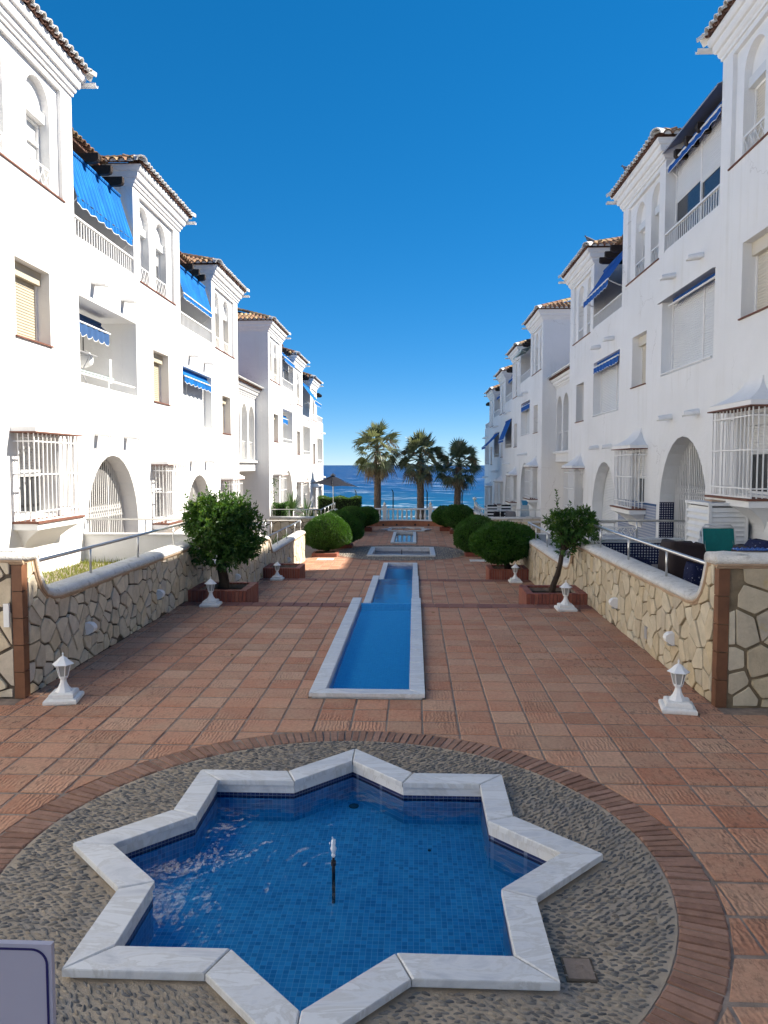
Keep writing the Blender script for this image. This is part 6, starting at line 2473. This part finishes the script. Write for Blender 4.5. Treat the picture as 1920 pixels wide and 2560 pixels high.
# grey umbrella on the far patio
t = thing('patio_umbrella', (-4.64, 43, -.95), 'grey square umbrella open on the far sunny patio', 'umbrella')
ap = Vector((-4.66, 43, 1.93))
tips = [Vector((-6.05, 42.7, 1.46)), Vector((-4.55, 41.6, 1.32)), Vector((-3.22, 43.2, 1.24)), Vector((-4.7, 44.4, 1.42))]
m = MB()
for k in range(4):
    a, b2 = tips[k], tips[(k + 1) % 4]
    for q in range(4):
        f0, f1 = q / 4, (q + 1) / 4
        s0, s1 = (lambda f: -.10 * math.sin(f * math.pi))(f0), (lambda f: -.10 * math.sin(f * math.pi))(f1)
        n = 6
        for j in range(n):
            g0, g1 = j / n, (j + 1) / n
            P = lambda f, g: ap.lerp(a, f).lerp(ap.lerp(b2, f), g) + Vector((0, 0, -.12 * math.sin(f * math.pi) * 0.6 + .05 * f * math.sin(g * math.pi)))
            m.face([tuple(P(f0, g0)), tuple(P(f1, g0)), tuple(P(f1, g1)), tuple(P(f0, g1))])
o = m.build('canopy', UMB, t, smooth=True)
weld(o)
MB().tube([(-4.64, 43, -.95), (-4.66, 43, 1.9)], .024, 8).build('pole', STEEL, t)
m = MB()
for tp in tips:
    m.tube([tuple(ap - Vector((0, 0, .04))), tuple(tp - Vector((0, 0, .02)))], .012, 5)
m.build('ribs', BLACKM, t)
MB().lathe([(.16, 0), (.15, .05), (.04, .09), (.03, .14), (0, .15)], tuple(ap - Vector((0, 0, .03))), 10).build('cap', BLACKM, t)
# motor boat with its wake, and a strip of breaking foam
t = thing('motor_boat', (58, 430, -9), 'tiny motor boat ahead of its white wake by the shaded apartments', 'boat')
MB().loft([[(56, 429, -9.2), (62, 429, -9.2), (62, 431, -9.2), (56, 431, -9.2)], [(54.5, 428.6, -8.0), (62.2, 428.6, -8.0), (62.2, 431.4, -8.0), (54.5, 431.4, -8.0)]]).build('hull', WMETAL, t)
MB().box(57.5, 60, 429.2, 430.8, -8.0, -6.9).build('cabin', BLACKM, t)
m = MB()
r = random.Random(2)
for k in range(260):
    f = r.random()
    x = 63 + f * 46
    y = 430 + r.gauss(0, 2 + 4 * f)
    s = r.uniform(.4, 1.5) * (1 - .5 * f)
    m.lathe([(s * 1.6, -.1), (s * 1.2, .25 * s), (s * .4, .45 * s)], (x, y, -9), 6)
tag(m.build('boat_wake', FOAM, smooth=True), 'white foaming wake trailing behind the tiny motor boat', 'wake', kind='stuff')

# ================================================================== AWNINGS
def awning(sd, y0, y1, top, bot, val, mat, label, bar=True, arms=True, scallop=9, pleat=.0, cassette=True, group='blue awnings on the apartments'):
    """canvas from top (u, z) to bot (u, z), with a hanging valance"""
    t = thing('awning', sd.P(top[0], (y0 + y1) / 2, bot[1]), label, 'awning', group)
    ny, nv = 44, 7
    grid = []
    for j in range(nv + 1):
        f = j / nv
        row = []
        for i in range(ny + 1):
            y = y0 + (y1 - y0) * i / ny
            u = top[0] + (bot[0] - top[0]) * f + pleat * math.sin(i * 1.9) * f
            z = top[1] + (bot[1] - top[1]) * f - .05 * math.sin(f * math.pi) * abs(bot[0] - top[0])
            row.append((u, y, z))
        grid.append(row)
    m = MB(sd.P)
    for j in range(nv):
        for i in range(ny):
            m.face([grid[j][i], grid[j][i + 1], grid[j + 1][i + 1], grid[j + 1][i]])
    o = m.build('canvas', mat, t, smooth=pleat == 0)
    weld(o)
    if val:
        m = MB(sd.P)
        tr = MB(sd.P)
        for i in range(ny):
            def bz(k):
                return bot[1] - .012 - val * (.72 + .28 * abs(math.sin(math.pi * scallop * k / ny)))
            ya, yb = y0 + (y1 - y0) * i / ny, y0 + (y1 - y0) * (i + 1) / ny
            ua, ub = bot[0] + .012 * math.sin(i * 1.1), bot[0] + .012 * math.sin((i + 1) * 1.1)
            m.face([(ua, ya, bot[1] - .012), (ub, yb, bot[1] - .012), (ub, yb, bz(i + 1)), (ua, ya, bz(i))])
            tr.face([(ua + .003, ya, bz(i) + .006), (ub + .003, yb, bz(i + 1) + .006), (ub + .003, yb, bz(i + 1) - .008), (ua + .003, ya, bz(i) - .008)])
        v = m.build('valance', mat, t)
        weld(v)
        tr.build('white_piping', WMETAL, v)
    if bar:
        MB(sd.P).tube([(bot[0], y0 - .02, bot[1]), (bot[0], y1 + .02, bot[1])], .022, 8).build('front_bar', WMETAL, t)
    if cassette:
        MB(sd.P).tube([(top[0], y0, top[1]), (top[0], y1, top[1])], .045, 8).build('roller', mat, t)
    if arms:
        for y in (y0 + .06, y1 - .06):
            MB(sd.P).tube([(min(-.25, top[0]), y, bot[1] - .3), (bot[0], y, bot[1] - .01)], .012, 6).build('arm', WMETAL, t)
    return t


DZ1, DZD, DZE, DZF = -.52, -.5, -1.0, -1.5
awning(SL, 14.9, 17.85, (-.28, 8.82), (.02, 7.80), .16, AWN_BLUE, 'bright blue pleated awning lowered over the nearest top balcony on the sunny side', scallop=7, pleat=.014, bar=False)
awning(SL, 14.98, 17.2, (-.55, 5.72), (-.32, 5.50), .28, AWN_NAVY, 'faded navy awning rolled up inside the open first-floor balcony', scallop=7, arms=False)
awning(SL, 21.6, 24.72, (-.20, 8.30), (.06, 7.42), .14, AWN_BLUE, 'bright blue awning with long fringe on the second sunny top balcony', scallop=16)
awning(SL, 21.68, 24.6, (-.16, 5.30), (.03, 5.08), .20, AWN_BLUE, 'striped blue awning over the closed shutter on the sunny first floor', scallop=7, arms=False)
awning(SL, 38.1, 41.4, (-.15, 8.25), (.12, 7.95), .22, AWN_BLUE, 'small blue awning above the glazed balcony of the farther sunny block', scallop=9)
awning(SL, 45.0, 48.1, (-.1, 7.45), (.72, 6.35), .22, AWN_BLUE, 'long slanting blue awning near the end of the farther sunny block', scallop=9)
awning(SL, 38.25, 40.9, (-.35, 5.12), (-.2, 4.95), .28, AWN_BLUE, 'small blue awning inside the first-floor opening of the farther sunny block', scallop=6, arms=False)
awning(SR, 14.9, 17.9, (-.30, 9.22), (-.02, 8.88), .14, AWN_DARK, 'deep blue awning under the grey visor on the nearest shaded top balcony', scallop=8)
awning(SR, 14.95, 17.7, (-.18, 5.86), (-.06, 5.74), .0, AWN_DARK, 'rolled deep blue awning above the closed white shutter', arms=False, scallop=1)
awning(SR, 21.6, 24.72, (-.30, 8.28), (.36, 7.30), .20, AWN_DARK, 'deep blue awning stretched out over the second shaded top balcony', scallop=8)
awning(SR, 21.65, 24.65, (-.14, 5.35), (.02, 5.20), .20, AWN_DARK, 'deep blue scalloped awning over the shaded first-floor shutter', scallop=10, arms=False)
awning(SR, 38.1, 41.4, (-.2, 8.15), (.45, 7.85), .10, AWN_GREEN, 'pale green awning on the farther shaded block', scallop=4, group=None)
awning(SR, 38.15, 41.2, (-.14, 5.30), (.0, 5.20), .28, AWN_DARK, 'small blue valance awning over the curtained window of the farther shaded block', scallop=8, arms=False)
awning(SR, 45.35, 48.1, (-.02, 4.82), (.45, 3.62), .16, AWN_DARK, 'slanting blue awning on the farther shaded block, the nearer of two', scallop=8)
awning(SR, 52.0, 55.0, (-.02, 4.28), (.88, 3.38), .16, AWN_DARK, 'slanting blue awning at the seaward end of the shaded block', scallop=8)
awning(SR, 45.0, 48.1, (-.4, 7.75), (-.15, 7.4), .2, AWN_DARK, 'short blue awning on a top balcony of the farther shaded block', scallop=8)
awning(SR, 51.6, 54.8, (-.4, 7.3), (-.15, 6.95), .2, AWN_DARK, 'short blue awning on the last top balcony of the shaded block', scallop=8)
t = thing('awning_visor', SR.P(0, 16.4, 9.2), 'grey metal visor above the deep blue awning on the shaded top balcony', 'visor')
m = MB(SR.P)
m.loft([[(-.55, y, 9.52), (.08, y, 9.24), (.10, y, 9.19), (.105, y, 9.195), (.085, y, 9.25), (-.545, y, 9.53)] for y in (14.82, 17.93)])
m.build('sheet', GREYSHEET, t)
t = thing('awning_visor', SR.P(0, 16.4, 5.9), 'small grey visor above the rolled awning on the shaded first floor', 'visor')
MB(SR.P).loft([[(-.3, y, 5.90), (.06, y, 5.875), (.065, y, 5.87), (.06, y, 5.868), (-.3, y, 5.88)] for y in (14.88, 18.2)]).build('sheet', GREYSHEET, t)

# ================================================================== BALCONY AND PATIO THINGS
# laundry bag and folding rack on the open first-floor balcony
t = thing('laundry_bag', SL.P(-.9, 17.1, 4.5), 'white laundry bag hanging on the open first-floor balcony', 'bag')
m = MB()
r = random.Random(6)
rings = []
for i in range(1, 9):
    ph = math.pi * i / 9
    rings.append([(SL.P(-.9, 17.1, 4.92)[0] + math.sin(ph) * math.cos(a) * .22 * r.uniform(.8, 1.15), 17.1 + math.sin(ph) * math.sin(a) * .2 * r.uniform(.8, 1.15), 4.92 - math.cos(ph) * .2) for a in [2 * math.pi * k / 10 for k in range(10)]])
m.loft(rings)
m.build('cloth', STRIPE_W, t, smooth=True)
MB(SL.P).tube([(-.9, 17.1, 5.1), (-.9, 17.1, 5.85)], .012, 6).build('strap', BLACKM, t)
t = thing('drying_rack', SL.P(-.7, 15.9, 4.16), 'grey folding drying rack on the open first-floor balcony', 'drying rack')
m = MB(SL.P)
for u in (-.5, -.9):
    m.tube([(u, 15.1, 4.95), (u, 16.9, 4.95)], .012, 6)
    for y in (15.5, 16.5):
        m.tube([(u, y, 4.17), (-.7 - (u + .7), y + .05, 4.95)], .012, 6)
for k in range(6):
    m.tube([(-.5, 15.2 + .3 * k, 4.95), (-.9, 15.2 + .3 * k, 4.95)], .006, 5)
m.build('frame', GREYSHEET, t)
t = thing('glass_panel', SL.P(-.4, 16, 4.16), 'greenish glass edge panel on the open first-floor balcony', 'panel')
MB(SL.P).box(-.42, -.40, 15.0, 17.6, 4.50, 4.53).build('glass_edge', AWN_GREEN, t)
MB(SL.P).box(-.44, -.38, 17.3, 17.42, 4.4, 4.95).build('bracket', WMETAL, t)

# louvred cabinet
CX0, CX1, CY0, CY1, CZ0, CZ1 = 5.0, 5.66, 12.95, 14.05, .56, 1.86
t = thing('louvred_cabinet', ((CX0 + CX1) / 2, (CY0 + CY1) / 2, CZ0), 'white louvred plastic cabinet against the shaded facade', 'cabinet')
m = MB()
for (x, y) in ((CX0, CY0), (CX1 - .05, CY0), (CX0, CY1 - .05), (CX1 - .05, CY1 - .05)):
    m.box(x, x + .05, y, y + .05, CZ0, CZ1 - .05)
m.box(CX0 + .001, CX1 - .001, CY0 + .001, CY1 - .001, CZ0, CZ0 + .06)
m.build('frame', PLASTIC_W, t)
MB().box(CX0 - .015, CX1 + .015, CY0 - .015, CY1 + .015, CZ1 - .05, CZ1).build('cabinet_top', PLASTIC_W, t)
MB().box(CX0 + .08, CX1 - .02, CY0 + .06, CY1 - .02, CZ0 + .06, CZ1 - .06).build('cabinet_inside', GREYFAB, t)
me1 = MB().prism([(-.28, 0, 0), (-.28, .02, .035), (-.28, .024, .075), (-.28, .014, .078), (-.28, .01, .04), (-.28, -.008, .004)], (.56, 0, 0)).mesh('slat', PLASTIC_W)
n = 14
for k in range(n):
    inst('slat', me1, t, ((CX0 + CX1) / 2, CY0 + .012, CZ0 + .08 + k * (CZ1 - CZ0 - .16) / n))
me2 = MB().prism([(0, -.5, 0), (.03, -.5, .05), (.034, -.5, .115), (.022, -.5, .118), (.018, -.5, .06), (-.01, -.5, .004)], (0, 1.0, 0)).mesh('slat', PLASTIC_W)
n = 10
for k in range(n):
    inst('slat', me2, t, (CX0 + .006 + (.012 if k % 3 == 1 else 0), (CY0 + CY1) / 2, CZ0 + .08 + k * (CZ1 - CZ0 - .16) / n))
m = MB()
for (a, b2) in (((5.1, 13.1), (5.5, 13.2)), ((5.2, 13.3), (5.6, 13.7)), ((5.3, 13.1), (5.62, 13.35))):
    m.box(a[0], b2[0], a[1], b2[1], CZ1 + .001 + .02 * rnd.random(), CZ1 + .03)
tag(m.build('wood_scraps', MOULD), 'flat wood scraps lying on the white louvred cabinet', 'boards')


def folded_chair(x, y, z, w, h, lean, mat, label, frame=STEEL):
    t = thing('folding_chair', (x, y, z), label, 'folding chair')
    m = MB()
    top = [(x - w / 2, y, z), (x - w / 2, y + lean, z + h), (x - w / 2 + .05, y + lean + .01, z + h + .06), (x + w / 2 - .05, y + lean + .01, z + h + .06), (x + w / 2, y + lean, z + h), (x + w / 2, y, z)]
    m.tube(top, .013, 7)
    m.tube([(x - w / 2 + .03, y - .05, z), (x - w / 2 + .03, y + lean - .04, z + h * .8)], .012, 6)
    m.tube([(x + w / 2 - .03, y - .05, z), (x + w / 2 - .03, y + lean - .04, z + h * .8)], .012, 6)
    m.tube([(x - w / 2 - .025, y - .08, z), (x - w / 2 - .03, y + lean - .05, z + h * .86)], .012, 6)
    m.build('frame', frame, t, smooth=True)
    m = MB()
    m.loft([[(x - w / 2 + .008, y + lean * f - .012 - d, z + h * f), (x + w / 2 - .008, y + lean * f - .012 - d, z + h * f), (x + w / 2 - .008, y + lean * f - .004 - d, z + h * f), (x - w / 2 + .008, y + lean * f - .004 - d, z + h * f)] for f, d in ((.12, 0), (.4, .012), (.7, .012), (1.0, 0))])
    m.build('seat_fabric', mat, t)
    return t


folded_chair(4.86, 12.05, .56, .50, .93, .16, TEAL, 'teal folded deck chair leaning on the white cabinet')
folded_chair(4.95, 12.32, .56, .56, .86, .14, BLACKFAB, 'dark folded deck chair behind the teal one')
folded_chair(3.62, 15.9, .06, .52, .62, .2, TEAL, 'teal folding chair glimpsed behind the thin orange tree')


def draped(x, y, z, w, d, h, mat, label, name, seed, peak=0.0, taper=.9, cat='covered furniture'):
    r = random.Random(seed)
    t = thing(name, (x, y, z), label, cat)
    rings = []
    for f in (0, .1, .35, .6, .85, .97, 1.0):
        k = 1 - (1 - taper) * f - (.06 if f > .96 else 0)
        ring = []
        for q in range(28):
            a = 2 * math.pi * q / 28
            cx_, sx_ = math.cos(a), math.sin(a)
            e = .28
            px = math.copysign(abs(cx_) ** e, cx_) * w / 2 * k
            py = math.copysign(abs(sx_) ** e, sx_) * d / 2 * k
            fold = 1 + .03 * (1 - f) * math.sin(q * 2.9 + seed) + r.uniform(-.008, .008)
            ring.append((x + px * fold, y + py * fold, z + h * f + (peak * (-px / w) * f) + (.015 * math.sin(q * 1.7) if f > .9 else 0)))
        rings.append(ring)
    MB().loft(rings).build('cover', mat, t, smooth=True)
    return t


draped(3.92, 11.1, .56, .62, .62, .82, BROWNCOV, 'dark brown covered armchair behind the cream wall', 'covered_armchair', 3, .06, .86)
draped(4.55, 9.6, .56, .95, .9, .90, BROWNCOV, 'dark covered table behind the cream pillar', 'covered_table', 5, 0, .94)
draped(3.78, 10.05, .56, .42, .4, .62, NAVYCL, 'navy cushion with white pattern standing behind the cream wall', 'patterned_cushion', 7, .1, .75, cat='cushion')
draped(3.70, 12.5, .56, .4, .5, .42, NAVYCL, 'navy patterned cushion low beside the covered armchair', 'patterned_cushion', 8, .1, .8, cat='cushion')
draped(4.6, 9.6, 1.46, .7, .7, .07, NAVYCL, 'navy patterned cloth on the dark covered table', 'patterned_cloth', 9, .05, .85, cat='cloth')
# towel and tube on the cream pillar cap
t = thing('beach_towel', (3.5, 7.95, 1.62), 'crumpled blue towel on the cap of the cream pillar', 'towel')
m = MB()
r = random.Random(21)
N = 16
for i in range(N):
    for j in range(6):
        P = lambda a, b2: (3.34 + a * .022, 7.88 + b2 * .03, 1.618 + .022 * abs(math.sin(a * 1.3 + b2 * 2.1)) * (1 if 0 < a < N and 0 < b2 < 6 else .2))
        m.face([P(i, j), P(i + 1, j), P(i + 1, j + 1), P(i, j + 1)])
o = m.build('towel_cloth', BLUETOWEL, t, smooth=True)
weld(o)
t = thing('folded_paper', (3.78, 7.95, 1.62), 'white paper and pale blue tube beside the crumpled towel', 'paper')
MB().prism([(3.68, 7.9, 1.622), (3.86, 7.88, 1.622), (3.88, 8.0, 1.622), (3.7, 8.02, 1.622)], (0, 0, .008)).build('sheet', STRIPE_W, t)
MB().tube([(3.84, 7.93, 1.652), (4.0, 7.95, 1.652)], .018, 8).build('tube', CLEARPL, t)

# round table of the second patio
t = thing('round_table', (4.55, 16.9, .06), 'round iron table behind the thin orange tree', 'table')
MB().lathe([(.32, .82), (.34, .83), (.34, .85), (.31, .86)], (4.55, 16.9, .06), 24).build('table_top', GREYSHEET, t)
for k in range(4):
    a = math.pi / 4 + k * math.pi / 2
    MB().tube([(4.55 + .3 * math.cos(a), 16.9 + .3 * math.sin(a), .06), (4.55 + .2 * math.cos(a), 16.9 + .2 * math.sin(a), .5), (4.55 + .28 * math.cos(a), 16.9 + .28 * math.sin(a), .89)], .011, 6).build('leg', WMETAL, t)


class Plain:
    def __init__(s, x, y, rot):
        s.x, s.y, s.c, s.s = x, y, math.cos(rot), math.sin(rot)

    def P(s, u, y, z):
        return (s.x + y * s.c - u * s.s, s.y + y * s.s + u * s.c, z)


for (x, y, L, z0, z1, lab) in ((4.4, 18.3, .95, .1, 1.02, 'white lattice screen behind the round iron table'), (5.15, 34.95, .6, -.45, .15, 'white lattice panel below the far caged window'), (-4.95, 17.2, .7, .06, .75, 'white lattice screen behind the big orange tree')):
    t = thing('lattice_screen', (x + L / 2, y, z0), lab, 'trellis')
    lattice_mesh(Plain(x, y, 0), 0, L, z0, z1, 0, 7, .03).build('lattice', WMETAL, t)

# striped chairs patio
FZ = -.45


def striped_chair(x, y, rot, label):
    t = thing('garden_chair', (x, y, FZ), label, 'chair', 'garden chairs on the far shaded patio')
    c, s = math.cos(rot), math.sin(rot)
    T = lambda a, b2, h: (x + a * c - b2 * s, y + a * s + b2 * c, FZ + h)
    for (a, b2) in ((-.25, -.22), (.25, -.22), (-.25, .25), (.25, .25)):
        MB(T).box(a - .02, a + .02, b2 - .02, b2 + .02, 0, .40 if b2 < 0 else 1.02).build('leg', PLASTIC_W, t)
    MB(T).box(-.27, .27, -.25, .23, .40, .46).build('seat', PLASTIC_W, t)
    for k in range(7):
        MB(T).box(-.225, .225, .23, .28, .48 + .08 * k, .48 + .08 * k + .079).build('back_stripe', STRIPE_W if k % 2 else BLACKFAB, t)
    for a in (-.27, .27):
        MB(T).box(a - .025, a + .025, -.24, .25, .62, .65).build('armrest', PLASTIC_W, t)
    return t


striped_chair(3.75, 36.6, math.pi, 'chair with black and white striped cushion nearest the sea on the far patio')
striped_chair(4.45, 36.9, math.pi, 'chair with black and white striped cushion nearest the far door')
t = thing('patio_table', (4.1, 37.3, FZ), 'white table between the striped chairs', 'table')
MB().box(3.5, 4.75, 36.95, 37.75, FZ + .70, FZ + .74).build('table_top', CLEARPL, t)
for (x, y) in ((3.6, 37.05), (4.65, 37.05), (3.6, 37.65), (4.65, 37.65)):
    MB().tube([(x, y, FZ), (x, y, FZ + .7)], .02, 6).build('leg', PLASTIC_W, t)
draped(3.95, 35.3, FZ, .52, .45, .78, BLACKFAB, 'black covered chair behind the far handrail', 'covered_chair', 11, .0, .9)
draped(4.5, 35.3, FZ, .5, .45, .80, GREYFAB, 'grey covered chair beside the black one', 'covered_chair', 12, .05, .9)
t = thing('storage_box', (4.95, 35.2, FZ), 'grey lidded box on the far shaded patio floor', 'box')
MB().box(4.72, 5.12, 35.0, 35.4, FZ, FZ + .36).build('box_body', GREYFAB, t)
MB().box(4.70, 5.14, 34.98, 35.42, FZ + .361, FZ + .40).build('lid', GREYSHEET, t)
t = thing('plastic_boxes', (5.3, 36.0, .15), 'cloudy plastic storage boxes stacked under the far caged window', 'box')
MB().box(5.05, 5.45, 35.8, 36.2, FZ, .32).build('lower_box', CLEARPL, t)
MB().box(5.08, 5.42, 35.83, 36.17, .325, .60).build('upper_box', CLEARPL, t)
t = thing('blue_basin', (5.3, 36.0, .61), 'blue plastic basin on the stacked storage boxes', 'basin')
MB().loft([[(5.25 + q * .13 * f, 36.0 + p * .13 * f, .605 + h) for q, p in ((-1, -1), (1, -1), (1, 1), (-1, 1))] for f, h in ((.8, 0), (1.15, .2), (1.3, .22))]).build('basin_body', BLUEPL, t)
t = thing('globe_lamp', (WRX + .12, 40.7, .16), 'white globe lamp at the end of the far shaded handrail', 'lamp')
MB().tube([(WRX + .12, 40.7, .14), (WRX + .12, 40.7, .62)], .03, 8).build('post', STEEL, t)
MB().lathe([(.02, 0), (.08, .03), (.11, .1), (.08, .17), (.02, .2)], (WRX + .12, 40.7, .6), 12).build('globe', LAMPW, t, smooth=True)

# sign panel close to the camera
t = thing('information_sign', (-1.0, 1.42, 0), 'pale information sign with rounded navy border in the near corner', 'sign')
YS = 1.40
xr, zt_ = -.7136, 1.5557
MB().box(xr - .62, xr, YS, YS + .012, zt_ - .46, zt_).build('panel', SIGNM, t)


def rrect(x0, x1, z0, z1, rr):
    p = []
    for (cx_, cz_, a0) in ((x1 - rr, z1 - rr, 0), (x0 + rr, z1 - rr, 90), (x0 + rr, z0 + rr, 180), (x1 - rr, z0 + rr, 270)):
        for k in range(9):
            a = R(a0 + 90 * k / 8)
            p.append((cx_ + rr * math.cos(a), cz_ + rr * math.sin(a)))
    return p


bo = rrect(xr - .613, xr - .0073, zt_ - .453, zt_ - .0078, .033)
bi = rrect(xr - .6085, xr - .0118, zt_ - .4485, zt_ - .0123, .0285)
poly_mesh(bo, [bi], -.0012, -.0004, lambda a, c2, e: (a, YS + e, c2)).build('border', SIGNB, t)
for x in (xr - .55, xr - .07):
    MB().tube([(x, YS + .03, -.01), (x, YS + .03, zt_ - .05)], .015, 8).build('post', STEEL, t)


# pigeons on the roofs
def pigeon(p, rot, label):
    t = thing('pigeon', p, label, 'bird', 'pigeons on the shaded roofs')
    c, s = math.cos(rot), math.sin(rot)
    T = lambda a, b2, h: (p[0] + a * c - b2 * s, p[1] + a * s + b2 * c, p[2] + h)
    rings = []
    for (a, rr, h) in ((-.20, .008, .085), (-.15, .03, .08), (-.08, .055, .085), (0, .068, .10), (.06, .06, .125), (.09, .04, .155), (.105, .030, .185), (.12, .030, .205), (.14, .018, .205), (.16, .004, .20)):
        rings.append([(a, rr * .9 * math.cos(2 * math.pi * k / 10), h + rr * math.sin(2 * math.pi * k / 10)) for k in range(10)])
    MB(T).loft(rings).build('body', PIGEON, t, smooth=True)
    for b2 in (-.02, .02):
        MB(T).tube([(0, b2, .0), (.0, b2, .06)], .005, 5).build('leg', SILL, t)


def roof_spot(y, u, dz):
    return SR.P(u, y, 9.538 + dz + (.45 - u) * .40 + .09)


pigeon(roof_spot(20.4, .22, 0.0), 2.6, 'pigeon standing on the eave of the second shaded roof')
pigeon(SR.P(.20, 24.74, 9.538 - .52 + .17), 3.3, 'pigeon perched on the hip of the third shaded roof')

# a few leaves blown onto the tiles beside the channel
r = random.Random(31)
for (x, y, lab) in ((.29, 12.6, 'dry leaf right beside the far end of the long channel'), (1.5, 10.4, 'dry leaf in the middle of the tiles on the cream wall side'), (-2.4, 9.6, 'dry leaf on the tiles between the first lawn lantern and the channel'),
                    (2.3, 12.2, 'dry leaf on the tiles just before the thin orange tree lantern')):
    m = MB()
    a = r.uniform(0, 6.28)
    m.leaf((0, 0, .012), (math.cos(a), math.sin(a), .1), (0, 0, 1), r.uniform(.07, .10), .035, .35)
    o = m.build('fallen_leaf', PALM_DRY, None, origin=(0, 0, 0), fix=False)
    o.location = (x, y, .001)
    tag(o, lab, 'leaf', 'dry leaves on the upper terrace')
